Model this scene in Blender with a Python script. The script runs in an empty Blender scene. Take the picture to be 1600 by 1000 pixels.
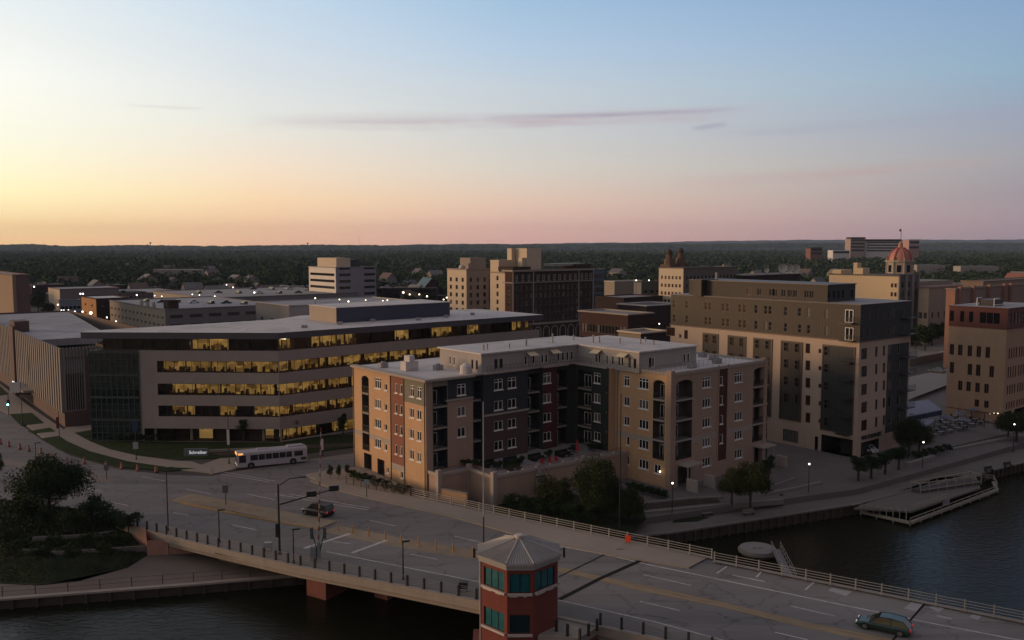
import bpy, math, random
from mathutils import Vector, Matrix
rnd = random.Random(7)
sc = bpy.context.scene
COL = bpy.context.collection
R = math.radians
F, H, PITCH = 1360.0, 37.0, math.atan(115 / 1360)
CP, SP = math.cos(PITCH), math.sin(PITCH)

# ---------------------------------------------------------------- camera
cam = bpy.data.objects.new('camera', bpy.data.cameras.new('camera'))
COL.objects.link(cam); sc.camera = cam
cam.data.sensor_width = 36; cam.data.lens = 36 * F / 1600
cam.location = (0, 0, H); cam.rotation_euler = (math.pi / 2 - PITCH, 0, 0)
cam.data.clip_start = 1; cam.data.clip_end = 30000

# ---------------------------------------------------------------- sky
world = bpy.data.worlds.new('World'); sc.world = world; world.use_nodes = True
nt = world.node_tree; N = nt.nodes; L = nt.links
bg = N['Background']

def lin(c):
    return tuple(((v / 255) / 12.92 if v / 255 <= .04045 else ((v / 255 + .055) / 1.055) ** 2.4) for v in c)

def wn(kind, **kw):
    n = N.new(kind)
    for k, v in kw.items():
        if k == 'op': n.operation = v
        else: setattr(n, k, v)
    return n

def wmath(op, a, b=None, c=None, clamp=False):
    n = N.new('ShaderNodeMath'); n.operation = op; n.use_clamp = clamp
    for i, s in enumerate((a, b, c)):
        if s is None: continue
        if isinstance(s, (int, float)): n.inputs[i].default_value = s
        else: L.new(s, n.inputs[i])
    return n.outputs[0]

tc = wn('ShaderNodeTexCoord'); sep = wn('ShaderNodeSeparateXYZ'); L.new(tc.outputs['Generated'], sep.inputs[0])
X_, Y_, Z_ = sep.outputs
elev = wmath('DIVIDE', wmath('ARCSINE', Z_), R(90))            # 0..1 over 0..90 degrees
azim = wmath('DIVIDE', wmath('ARCTAN2', X_, Y_), R(1))         # degrees, negative to the left
t_el = wmath('POWER', wmath('MAXIMUM', elev, 0.0), 0.5)        # more room near the horizon

def ramp(stops):
    n = N.new('ShaderNodeValToRGB'); cr = n.color_ramp; L.new(t_el, n.inputs[0])
    while len(cr.elements) > 1: cr.elements.remove(cr.elements[-1])
    first = True
    for e, c, g in stops:
        p = math.sqrt(max(e, 0) / 90)
        el = cr.elements[0] if first else cr.elements.new(p)
        el.position = p; first = False
        l = lin(c); g *= 1 + .22 * max(0, 1 - e / 7); el.color = (l[0] * g, l[1] * g, l[2] * g, 1)
    return n.outputs[0]

# colours of the dusk sky at rising elevations, in five directions
sky_cols = [
    (-62, [(0, (255, 190, 110), 1.3), (2, (255, 205, 120), 1.6), (4, (255, 225, 140), 1.9), (7, (255, 240, 175), 1.9), (11, (250, 245, 215), 1.5), (16, (225, 238, 245), 1.1), (30, (178, 180, 192), 1.1), (60, (130, 124, 130), 1.35), (90, (118, 112, 118), 1.4)]),
    (-30, [(0, (255, 196, 132), 1.12), (1.2, (255, 214, 150), 1.14), (3.2, (255, 241, 190), 1.1), (6.2, (255, 253, 230), 1.05), (9.5, (255, 255, 246), 1.04), (12, (246, 250, 246), 1), (15.5, (230, 241, 247), 1), (30, (178, 180, 192), 1.1), (60, (130, 124, 130), 1.35), (90, (118, 112, 118), 1.4)]),
    (-16, [(0, (238, 178, 142), 1.03), (1.2, (250, 200, 156), 1.03), (3, (252, 218, 174), 1.03), (5, (251, 230, 205), 1), (7.8, (238, 238, 230), 1), (11.5, (220, 229, 236), 1), (15.5, (198, 220, 239), 1), (30, (165, 168, 182), 1.1), (60, (126, 121, 127), 1.35), (90, (118, 112, 118), 1.4)]),
    (0, [(0, (212, 156, 148), 1), (1.2, (228, 180, 162), 1), (3, (229, 198, 176), 1), (5, (220, 211, 198), 1), (7, (214, 214, 211), 1), (10, (203, 213, 221), 1), (12.5, (184, 207, 229), 1), (15.5, (164, 196, 224), 1), (30, (142, 146, 164), 1.15), (60, (122, 118, 125), 1.4), (90, (118, 112, 118), 1.4)]),
    (30, [(0, (142, 124, 134), 1), (1.2, (170, 144, 150), 1), (3, (160, 150, 155), 1), (5, (165, 164, 169), 1), (7.5, (158, 169, 188), 1), (10, (148, 178, 200), 1), (12.5, (142, 171, 203), 1), (15.5, (130, 163, 203), 1), (30, (124, 128, 146), 1.2), (60, (116, 112, 120), 1.4), (90, (118, 112, 118), 1.4)]),
    (110, [(0, (110, 98, 100), 1), (6, (132, 114, 116), 1), (14, (124, 114, 120), 1), (30, (116, 112, 120), 1.1), (60, (116, 111, 118), 1.35), (90, (118, 112, 118), 1.4)])]
prev = None
for i, (az, st) in enumerate(sky_cols):
    out = ramp(st)
    if prev is None: prev = out
    else:
        a0 = sky_cols[i - 1][0]
        mr = N.new('ShaderNodeMapRange'); mr.inputs[1].default_value = a0; mr.inputs[2].default_value = az
        L.new(azim, mr.inputs[0])
        mx = N.new('ShaderNodeMix'); mx.data_type = 'RGBA'
        L.new(mr.outputs[0], mx.inputs[0]); L.new(prev, mx.inputs[6]); L.new(out, mx.inputs[7]); prev = mx.outputs[2]
# past the glow, going round behind the camera on the left, the sky dims again
mr = N.new('ShaderNodeMapRange'); mr.inputs[1].default_value = -75; mr.inputs[2].default_value = -165; mr.inputs[3].default_value = 0; mr.inputs[4].default_value = 1
L.new(azim, mr.inputs[0])
mx = N.new('ShaderNodeMix'); mx.data_type = 'RGBA'; L.new(mr.outputs[0], mx.inputs[0]); L.new(prev, mx.inputs[6])
L.new(ramp(sky_cols[-1][1]), mx.inputs[7]); prev = mx.outputs[2]

def streak(prev, az0, az1, e0, slope, thick, col, amount, seed):
    """a thin drawn-out cloud: elevation e0 at az0, tilting by slope, frayed by noise"""
    mid = wmath('MULTIPLY_ADD', wmath('SUBTRACT', azim, az0), slope, e0)
    eld = wmath('MULTIPLY', elev, 90)
    cv = N.new('ShaderNodeCombineXYZ'); L.new(wmath('MULTIPLY', azim, .22), cv.inputs[0]); L.new(wmath('MULTIPLY', eld, 1.6), cv.inputs[1]); cv.inputs[2].default_value = seed
    nz = N.new('ShaderNodeTexNoise'); nz.inputs['Scale'].default_value = 1.0; nz.inputs['Detail'].default_value = 5; L.new(cv.outputs[0], nz.inputs[0])
    off = wmath('MULTIPLY', wmath('SUBTRACT', nz.outputs[0], .5), thick * 1.3)
    d = wmath('DIVIDE', wmath('ABSOLUTE', wmath('ADD', wmath('SUBTRACT', eld, mid), off)), thick)
    body = wmath('SUBTRACT', 1, d, clamp=True)
    w = abs(az1 - az0) / 2; am = (az0 + az1) / 2
    ends = wmath('SUBTRACT', 1.0, wmath('POWER', wmath('DIVIDE', wmath('ABSOLUTE', wmath('SUBTRACT', azim, am)), w), 3), clamp=True)
    fr = wmath('MULTIPLY_ADD', nz.outputs[0], 1.6, -.2, clamp=True)
    fac = wmath('MULTIPLY', wmath('MULTIPLY', wmath('MULTIPLY', body, ends), fr), amount, clamp=True)
    m = N.new('ShaderNodeMix'); m.data_type = 'RGBA'; L.new(fac, m.inputs[0]); L.new(prev, m.inputs[6]); m.inputs[7].default_value = (*lin(col), 1)
    return m.outputs[2]

prev = streak(prev, -17, 16.5, 7.72, .021, .62, (192, 172, 180), .85, 2)
prev = streak(prev, -2, 15, 8.25, .018, .22, (170, 160, 178), 1.1, 5)
prev = streak(prev, 11.4, 13.8, 7.4, .1, .3, (160, 158, 176), .9, 9)
prev = streak(prev, 10, 30, 3.9, .05, .5, (196, 160, 158), .55, 12)
prev = streak(prev, 12, 34, 7.0, .02, .5, (164, 168, 184), .5, 14)
prev = streak(prev, -24, -19, 8.3, .01, .15, (215, 212, 208), .5, 20)
below = N.new('ShaderNodeMix'); below.data_type = 'RGBA'
L.new(wmath('GREATER_THAN', Z_, -.002), below.inputs[0]); below.inputs[6].default_value = (.02, .022, .025, 1); L.new(prev, below.inputs[7])
L.new(below.outputs[2], bg.inputs[0]); bg.inputs[1].default_value = 1.0

# the low glow the sun leaves behind, beyond the left edge of the picture
sl = bpy.data.lights.new('sun', 'SUN'); sl.energy = 2.3; sl.angle = R(14); sl.color = (1, .6, .34)
sun = bpy.data.objects.new('sun', sl); COL.objects.link(sun)
SUN_AZ, SUN_EL = -88, 4.5
sd = Vector((math.sin(R(SUN_AZ)) * math.cos(R(SUN_EL)), math.cos(R(SUN_AZ)) * math.cos(R(SUN_EL)), math.sin(R(SUN_EL))))
sun.rotation_euler = sd.to_track_quat('Z', 'Y').to_euler()

sc.view_settings.view_transform = 'Standard'; sc.view_settings.look = 'None'
sc.view_settings.exposure = 0; sc.view_settings.gamma = 1
sc.render.engine = 'CYCLES'
sc.cycles.max_bounces = 5; sc.cycles.diffuse_bounces = 2; sc.cycles.glossy_bounces = 2; sc.cycles.transparent_max_bounces = 8
sc.cycles.volume_bounces = 0
# ---------------------------------------------------------------- survey: turning sightings into places
def ray(px, py):
    dx, dy = (px - 800) / F, -(py - 500) / F
    return Vector((dx, CP + dy * SP, -SP + dy * CP))
def at(px, py, z=0.0):
    d = ray(px, py); t = (z - H) / d.z
    return Vector((d.x * t, d.y * t, z))
def zof(x, y, py):
    d = ray(800, py)
    return H + y * d.z / d.y
def gz(x, y):
    """street level: flat, then the bridge climbs about two metres"""
    s = (x + 24) * .848 + (y - 97) * -.53
    t = min(1, max(0, (s + 35) / 80)); return 2.0 * t * t * (3 - 2 * t)
def on(px, py, dz=0.0):
    z = 0
    for _ in range(12):
        p = at(px, py, z + dz); z = gz(p.x, p.y)
    return Vector((p.x, p.y, z + dz))
GA = 39.6; GC, GS = math.cos(R(GA)), math.sin(R(GA))      # the street grid

# ---------------------------------------------------------------- materials
MATS = {}
def mat(name, col, rough=.8, var=.12, scale=.6, bump=0, metal=0, emit=None, es=0, spec=.4, var2=.06, stretch=None, coat=0, cracks=0, seams=0, streak=0):
    if name in MATS: return MATS[name]
    m = bpy.data.materials.new(name); m.use_nodes = True; MATS[name] = m
    n = m.node_tree.nodes; l = m.node_tree.links; b = n['Principled BSDF']
    b.inputs['Roughness'].default_value = rough; b.inputs['Metallic'].default_value = metal
    b.inputs['Specular IOR Level'].default_value = spec
    if coat: b.inputs['Coat Weight'].default_value = coat
    tcn = n.new('ShaderNodeTexCoord'); mp = n.new('ShaderNodeMapping'); l.new(tcn.outputs['Object'], mp.inputs[0])
    if stretch: mp.inputs['Scale'].default_value = stretch[0]; mp.inputs['Rotation'].default_value = (0, 0, R(stretch[1]))
    nz = n.new('ShaderNodeTexNoise'); nz.inputs['Scale'].default_value = scale; nz.inputs['Detail'].default_value = 6; nz.inputs['Roughness'].default_value = .65
    l.new(mp.outputs[0], nz.inputs[0])
    nz2 = n.new('ShaderNodeTexNoise'); nz2.inputs['Scale'].default_value = scale * .13; nz2.inputs['Detail'].default_value = 3; l.new(tcn.outputs['Object'], nz2.inputs[0])
    def mth(op, a, bb):
        q = n.new('ShaderNodeMath'); q.operation = op
        for i, s in enumerate((a, bb)):
            if isinstance(s, (int, float)): q.inputs[i].default_value = s
            else: l.new(s, q.inputs[i])
        return q.outputs[0]
    k = mth('ADD', mth('MULTIPLY', mth('SUBTRACT', nz.outputs[0], .5), var * 4), mth('MULTIPLY', mth('SUBTRACT', nz2.outputs[0], .5), var2 * 4))
    k = mth('ADD', k, 1.0)
    if streak:                                   # rain streaks and dirt running down a wall
        mp2 = n.new('ShaderNodeMapping'); mp2.inputs['Scale'].default_value = (1.6, 1.6, .16); l.new(tcn.outputs['Object'], mp2.inputs[0])
        n3 = n.new('ShaderNodeTexNoise'); n3.inputs['Scale'].default_value = 1; n3.inputs['Detail'].default_value = 5; l.new(mp2.outputs[0], n3.inputs[0])
        k = mth('ADD', k, mth('MULTIPLY', mth('SUBTRACT', n3.outputs[0], .5), streak * 4))
        sx = n.new('ShaderNodeSeparateXYZ'); l.new(tcn.outputs['Object'], sx.inputs[0])
        k = mth('SUBTRACT', k, mth('MULTIPLY', mth('GREATER_THAN', mth('FRACT', mth('MULTIPLY', sx.outputs[2], 1.55), 0), .86), streak * 1.1))
    if cracks:                                   # sealed cracks and slab patches
        vo = n.new('ShaderNodeTexVoronoi'); vo.feature = 'DISTANCE_TO_EDGE'; vo.inputs['Scale'].default_value = .16
        nw = n.new('ShaderNodeVectorMath'); nw.operation = 'MULTIPLY_ADD'; l.new(nz.outputs['Color'], nw.inputs[0]); nw.inputs[1].default_value = (5, 5, 5); l.new(tcn.outputs['Object'], nw.inputs[2]); l.new(nw.outputs[0], vo.inputs[0])
        k = mth('SUBTRACT', k, mth('MULTIPLY', mth('LESS_THAN', vo.outputs['Distance'], .018), cracks))
        v2 = n.new('ShaderNodeTexVoronoi'); v2.distance = 'CHEBYCHEV'; v2.inputs['Scale'].default_value = .11; l.new(mp.outputs[0], v2.inputs[0])
        s2 = n.new('ShaderNodeSeparateColor'); l.new(v2.outputs['Color'], s2.inputs[0]); k = mth('ADD', k, mth('MULTIPLY', mth('SUBTRACT', s2.outputs[0], .5), cracks * .5))
    if seams:
        sx = n.new('ShaderNodeSeparateXYZ'); l.new(tcn.outputs['Object'], sx.inputs[0])
        k = mth('SUBTRACT', k, mth('MULTIPLY', mth('GREATER_THAN', mth('FRACT', mth('MULTIPLY', sx.outputs[0], .42), 0), .93), seams))
        v2 = n.new('ShaderNodeTexNoise'); v2.inputs['Scale'].default_value = .16; v2.inputs['Detail'].default_value = 4; l.new(tcn.outputs['Object'], v2.inputs[0])
        k = mth('SUBTRACT', k, mth('MULTIPLY', mth('GREATER_THAN', v2.outputs[0], .56), seams * .9))
    vm = n.new('ShaderNodeVectorMath'); vm.operation = 'SCALE'; vm.inputs[0].default_value = col; l.new(k, vm.inputs['Scale'])
    l.new(vm.outputs[0], b.inputs['Base Color'])
    if bump:
        bp = n.new('ShaderNodeBump'); bp.inputs['Strength'].default_value = bump; bp.inputs['Distance'].default_value = .05
        l.new(nz.outputs[0], bp.inputs['Height']); l.new(bp.outputs[0], b.inputs['Normal'])
    if emit:
        b.inputs['Emission Color'].default_value = (*emit, 1); b.inputs['Emission Strength'].default_value = es
    m['_k'] = 1
    return m

def ribbed(name, col, axis_scale=3.0, rough=.6, dark=.55, metal=.2):
    """standing-seam or corrugated cladding: vertical ribs along both local axes"""
    m = mat(name, col, rough, .06, .5, metal=metal)
    n = m.node_tree.nodes; l = m.node_tree.links; b = n['Principled BSDF']
    tcn = n.new('ShaderNodeTexCoord'); s = n.new('ShaderNodeSeparateXYZ'); l.new(tcn.outputs['Object'], s.inputs[0])
    def mth(op, a, bb):
        q = n.new('ShaderNodeMath'); q.operation = op
        for i, t in enumerate((a, bb)):
            if isinstance(t, (int, float)): q.inputs[i].default_value = t
            else: l.new(t, q.inputs[i])
        return q.outputs[0]
    w = mth('FRACT', mth('MULTIPLY', mth('ADD', s.outputs[0], s.outputs[1]), axis_scale), 0)
    g = mth('GREATER_THAN', w, .82)
    k = mth('SUBTRACT', 1.0, mth('MULTIPLY', g, 1 - dark))
    vm = n.new('ShaderNodeVectorMath'); vm.operation = 'SCALE'
    l.new(b.inputs['Base Color'].links[0].from_socket, vm.inputs[0]); l.new(k, vm.inputs['Scale']); l.new(vm.outputs[0], b.inputs['Base Color'])
    return m

def glassy(name, tint, alpha_keep=.75):
    m = bpy.data.materials.new(name); m.use_nodes = True; n = m.node_tree.nodes; l = m.node_tree.links
    n.remove(n['Principled BSDF']); out = n['Material Output']
    tr = n.new('ShaderNodeBsdfTransparent'); tr.inputs[0].default_value = (*[alpha_keep * t for t in tint], 1)
    gl = n.new('ShaderNodeBsdfGlossy'); gl.inputs['Roughness'].default_value = .03
    fr = n.new('ShaderNodeFresnel'); fr.inputs[0].default_value = 1.5
    mx = n.new('ShaderNodeMixShader'); l.new(fr.outputs[0], mx.inputs[0]); l.new(tr.outputs[0], mx.inputs[1]); l.new(gl.outputs[0], mx.inputs[2]); l.new(mx.outputs[0], out.inputs[0])
    MATS[name] = m; return m

def leaf(name, col, var=.45, scale=.5):
    m = mat(name, col, .75, var, scale, spec=.15, var2=.15)
    return m

asphalt = mat('asphalt', (.184, .17, .162), .9, .17, .3, .2, var2=.18, spec=.2, stretch=((.12, 1.6, 1), 32), cracks=.26)
asphalt2 = mat('side street asphalt', (.15, .14, .135), .9, .08, .3, var2=.12, spec=.2, cracks=.2)
concrete = mat('sidewalk concrete', (.29, .245, .2), .88, .06, .6, var2=.1, spec=.2)
concrete_dark = mat('weathered concrete', (.16, .15, .14), .9, .12, .5, var2=.12, spec=.2)
kerbm = mat('kerb concrete', (.27, .24, .2), .88, .08, .8, spec=.2)
beam = mat('bridge fascia concrete', (.27, .235, .2), .85, .1, .5, var2=.12, streak=.07)
redwall = mat('rose render', (.36, .2, .15), .85, .1, .5, var2=.1)
redpier = mat('red pier concrete', (.2, .075, .06), .85, .12, .4, var2=.12)
white_paint = mat('white road paint', (.46, .44, .42), .8, .3, 1.6, var2=.2)
yellow_paint = mat('yellow road paint', (.3, .2, .09), .8, .22, .8, var2=.15)
yellow_worn = mat('worn yellow median paint', (.25, .195, .13), .85, .2, .6, var2=.15)
patchm = mat('pale patch concrete', (.34, .33, .33), .85, .1, .8)
jointm = mat('steel expansion joint', (.025, .022, .02), .95, .1, 2, spec=.05)
grass = mat('mown grass', (.026, .04, .013), .95, .35, .7, .3, spec=.1, var2=.2)
scrub = mat('rough bank grass', (.022, .028, .013), .95, .5, .5, .6, spec=.1, var2=.3)
mulch = mat('planting bed', (.04, .028, .02), .95, .4, .8)
black_metal = mat('black painted metal', (.02, .02, .022), .5, .05, 1)
dark_metal = mat('dark bronze metal', (.04, .037, .035), .5, .05, 1)
pale_metal = mat('galvanised rail', (.29, .285, .275), .5, .08, 1.5, metal=.3)
white_frame = mat('white window frame', (.8, .77, .72), .6, .03, 2)
dark_frame = mat('dark window frame', (.035, .033, .035), .5, .05, 2)
brown_frame = mat('brown window frame', (.09, .06, .045), .5, .05, 2)
glass_dark = mat('dark window glass', (.012, .012, .014), .06, .3, .3, spec=.5)
glass_blind = mat('window glass over pale blinds', (.12, .11, .1), .15, .25, .8, spec=.5)
glass_brown = mat('brown window glass', (.035, .017, .014), .12, .4, .3, spec=.35)
glass_teal = mat('teal window glass', (.012, .11, .13), .08, .45, .5, spec=.6, var2=.3)
glass_blue = mat('blue curtain glass', (.02, .035, .04), .06, .35, .15, spec=.6, var2=.3)
membrane = mat('pale roof membrane', (.54, .505, .48), .85, .06, .3, var2=.1, spec=.2, seams=.14)
membrane_grey = mat('grey roof membrane', (.31, .295, .3), .85, .1, .2, var2=.15, spec=.2, seams=.18)
lampglow = mat('lit lamp globe', (.9, .85, .7), .5, 0, 1, emit=(1, .82, .55), es=3.5)
lampwhite = mat('lit white lamp', (.9, .9, .9), .5, 0, 1, emit=(1, .93, .82), es=3.5)

# ---------------------------------------------------------------- mesh tools
class MB:
    def __init__(s): s.v = []; s.f = []; s.m = []; s.T = None
    def vert(s, p):
        p = Vector(p)
        if s.T is not None: p = s.T @ p
        s.v.append(p[:]); return len(s.v) - 1
    def face(s, pts, mi=0):
        s.f.append([s.vert(p) for p in pts]); s.m.append(mi)
    def box(s, x0, y0, z0, x1, y1, z1, mi=0):
        i = [s.vert(p) for p in ((x0, y0, z0), (x1, y0, z0), (x1, y1, z0), (x0, y1, z0), (x0, y0, z1), (x1, y0, z1), (x1, y1, z1), (x0, y1, z1))]
        for q in ((3, 2, 1, 0), (4, 5, 6, 7), (0, 1, 5, 4), (1, 2, 6, 5), (2, 3, 7, 6), (3, 0, 4, 7)):
            s.f.append([i[k] for k in q]); s.m.append(mi)
    def taper(s, cx, cy, z0, z1, a0, b0, a1, b1, mi=0, dx=0):
        i = [s.vert(p) for p in ((cx - a0, cy - b0, z0), (cx + a0, cy - b0, z0), (cx + a0, cy + b0, z0), (cx - a0, cy + b0, z0), (cx + dx - a1, cy - b1, z1), (cx + dx + a1, cy - b1, z1), (cx + dx + a1, cy + b1, z1), (cx + dx - a1, cy + b1, z1))]
        for q in ((3, 2, 1, 0), (4, 5, 6, 7), (0, 1, 5, 4), (1, 2, 6, 5), (2, 3, 7, 6), (3, 0, 4, 7)):
            s.f.append([i[k] for k in q]); s.m.append(mi)
    def prism(s, poly, z0, z1, mi=0, side=None):
        """poly: (x,y) or (x,y,z); with z the heights are offsets from it"""
        n = len(poly); g = lambda p: (p[2] if len(p) > 2 else 0)
        a = [s.vert((p[0], p[1], g(p) + z0)) for p in poly]; b = [s.vert((p[0], p[1], g(p) + z1)) for p in poly]
        s.f.append(a[::-1]); s.m.append(mi if side is None else side); s.f.append(b); s.m.append(mi)
        for k in range(n):
            j = (k + 1) % n; s.f.append([a[k], a[j], b[j], b[k]]); s.m.append(mi if side is None else side)
    def cyl(s, x, y, z0, z1, r0, r1=None, n=10, mi=0, cap=True):
        r1 = r0 if r1 is None else r1
        a = [s.vert((x + r0 * math.cos(6.2832 * k / n), y + r0 * math.sin(6.2832 * k / n), z0)) for k in range(n)]
        b = [s.vert((x + r1 * math.cos(6.2832 * k / n), y + r1 * math.sin(6.2832 * k / n), z1)) for k in range(n)]
        for k in range(n):
            j = (k + 1) % n; s.f.append([a[k], a[j], b[j], b[k]]); s.m.append(mi)
        if cap: s.f.append(a[::-1]); s.m.append(mi); s.f.append(b); s.m.append(mi)
    def bar(s, p, q, r=.04, r1=None, n=6, mi=0):
        p, q = Vector(p), Vector(q); d = (q - p)
        if d.length < 1e-6: return
        d.normalize(); u = d.orthogonal().normalized(); w = d.cross(u); r1 = r if r1 is None else r1
        a = [s.vert(p + (u * math.cos(6.2832 * k / n) + w * math.sin(6.2832 * k / n)) * r) for k in range(n)]
        b = [s.vert(q + (u * math.cos(6.2832 * k / n) + w * math.sin(6.2832 * k / n)) * r1) for k in range(n)]
        for k in range(n):
            j = (k + 1) % n; s.f.append([a[k], a[j], b[j], b[k]]); s.m.append(mi)
        s.f.append(a[::-1]); s.m.append(mi); s.f.append(b); s.m.append(mi)
    def ball(s, c, r, n=8, mi=0, sz=1):
        rings = []
        for j in range(1, n // 2):
            t = math.pi * j / (n // 2)
            rings.append([s.vert((c[0] + r * math.sin(t) * math.cos(6.2832 * k / n), c[1] + r * math.sin(t) * math.sin(6.2832 * k / n), c[2] + sz * r * math.cos(t))) for k in range(n)])
        top, bot = s.vert((c[0], c[1], c[2] + sz * r)), s.vert((c[0], c[1], c[2] - sz * r))
        for k in range(n):
            j = (k + 1) % n
            s.f.append([top, rings[0][k], rings[0][j]]); s.m.append(mi); s.f.append([bot, rings[-1][j], rings[-1][k]]); s.m.append(mi)
            for a, b in zip(rings, rings[1:]): s.f.append([a[k], b[k], b[j], a[j]]); s.m.append(mi)
    def strip(s, A, B, nu=1, dz=0.0, mi=0, surf=True):
        """ruled sheet between two polylines of equal length, laid on the street surface"""
        for i in range(len(A) - 1):
            seg = max(1, int(max((Vector(A[i + 1][:2]) - Vector(A[i][:2])).length, (Vector(B[i + 1][:2]) - Vector(B[i][:2])).length) / 2.0)) if surf else 1
            for k in range(seg):
                for u in range(nu):
                    ps = []
                    for kk, uu in ((k, u), (k + 1, u), (k + 1, u + 1), (k, u + 1)):
                        a = Vector(A[i][:2]).lerp(Vector(A[i + 1][:2]), kk / seg); b = Vector(B[i][:2]).lerp(Vector(B[i + 1][:2]), kk / seg)
                        p = a.lerp(b, uu / nu); ps.append((p.x, p.y, gz(p.x, p.y) + dz))
                    s.face(ps, mi)
    def mesh(s, name, mats, smooth=False):
        me = bpy.data.meshes.new(name); me.from_pydata(s.v, [], s.f)
        for m in (mats if isinstance(mats, (list, tuple)) else [mats]): me.materials.append(m)
        me.polygons.foreach_set('material_index', s.m)
        if smooth: me.polygons.foreach_set('use_smooth', [True] * len(s.f))
        me.update(); return me
    def build(s, name, mats, parent=None, loc=(0, 0, 0), rz=0, smooth=False):
        return link(name, s.mesh(name, mats, smooth), parent, loc, rz)

def link(name, me, parent=None, loc=(0, 0, 0), rz=0):
    o = bpy.data.objects.new(name, me); COL.objects.link(o); o.parent = parent
    o.location = loc; o.rotation_euler = (0, 0, rz); return o
def empty(name, loc, rz=0, parent=None):
    o = bpy.data.objects.new(name, None); o.empty_display_size = .5; COL.objects.link(o); o.parent = parent
    o.location = loc; o.rotation_euler = (0, 0, rz); return o
def tag(o, label=None, cat=None, group=None, kind=None):
    if label: o['label'] = label
    if cat: o['category'] = cat
    if group: o['group'] = group
    if kind: o['kind'] = kind
    return o
def copy_tree(o, parent=None):
    c = o.copy(); COL.objects.link(c); c.parent = parent
    for ch in list(o.children): copy_tree(ch, c)
    return c
def struct(name, mb, m, **k): return tag(mb.build(name, m, **k), kind='structure')

# ---------------------------------------------------------------- windows, shared meshes
WC = {}
def window_mesh(w, h, cols=2, transom=0, fw=.09, glass=None, frame=None, sill=True, rows=1):
    key = (round(w, 2), round(h, 2), cols, transom, fw, glass.name, frame.name, sill, rows)
    if key not in WC:
        g = MB(); g.box(-w / 2, 0, 0, w / 2, .05, h)
        f = MB()
        f.box(-w / 2, -.06, 0, -w / 2 + fw, 0, h); f.box(w / 2 - fw, -.06, 0, w / 2, 0, h)
        f.box(-w / 2 + fw, -.06, h - fw, w / 2 - fw, 0, h); f.box(-w / 2 + fw, -.06, 0, w / 2 - fw, 0, fw)
        for i in range(1, cols):
            x = -w / 2 + w * i / cols; f.box(x - fw / 2, -.05, fw, x + fw / 2, 0, h - fw)
        if transom: f.box(-w / 2 + fw, -.045, h - transom - fw / 2, w / 2 - fw, 0, h - transom + fw / 2)
        for i in range(1, rows):
            z = h * i / rows; f.box(-w / 2 + fw, -.045, z - fw / 2, w / 2 - fw, 0, z + fw / 2)
        if sill: f.box(-w / 2 - .12, -.22, -.13, w / 2 + .12, 0, 0)
        WC[key] = (g.mesh('window', glass), f.mesh('frame', frame))
    return WC[key]

class Bld:
    """one building: a root Empty, its walls in one mesh, windows and other parts under it"""
    def __init__(s, name, label, cat, x, y, deg=GA, group=None, z=0.0):
        s.root = tag(empty(name, (x, y, z), R(deg)), label, cat, group)
        s.o = Vector((x, y)); s.deg = deg; s.wall = MB(); s.mats = []; s.faces = []; s.wins = []; s.z = z
    def mi(s, m):
        if m not in s.mats: s.mats.append(m)
        return s.mats.index(m)
    def loc(s, x, y):
        d = Vector((x, y)) - s.o; c, n = math.cos(R(s.deg)), math.sin(R(s.deg)); return (d.x * c + d.y * n, -d.x * n + d.y * c)
    def wld(s, u, v):
        c, n = math.cos(R(s.deg)), math.sin(R(s.deg)); return (s.o.x + u * c - v * n, s.o.y + u * n + v * c)
    def part(s, name, mb, m, **k): return mb.build(name, m, parent=s.root, **k)
    def face(s, x, y, ang, length, z0, z1, m): return Face(s, x, y, ang, length, z0, z1, m)
    def finish(s, keep=100):
        if s.wall.f: s.part('wall', s.wall, s.mats)
        if len(s.wins) > keep:
            s.wins.sort(key=lambda w: (Vector(s.wld(w[0][0], w[0][1]))).length - w[3] * 3)
        me_f = None
        for i, (loc, rz, mm, area) in enumerate(s.wins):
            if i < keep:
                w = link('window', mm[0], s.root, loc, rz); link('frame', mm[1], w)
            else:
                if me_f is None: me_f = MB()
                me_f.T = Matrix.Translation(loc) @ Matrix.Rotation(rz, 4, 'Z')
                for q, me in enumerate(mm):
                    vs = [v.co.copy() for v in me.vertices]
                    for p in me.polygons: me_f.face([vs[k] for k in p.vertices], q)
                mats2 = [mm[0].materials[0], mm[1].materials[0]]
        if me_f is not None:
            me_f.T = None; o = me_f.build('window', mats2, parent=s.root); o['kind'] = 'stuff'
        return s.root

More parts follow.
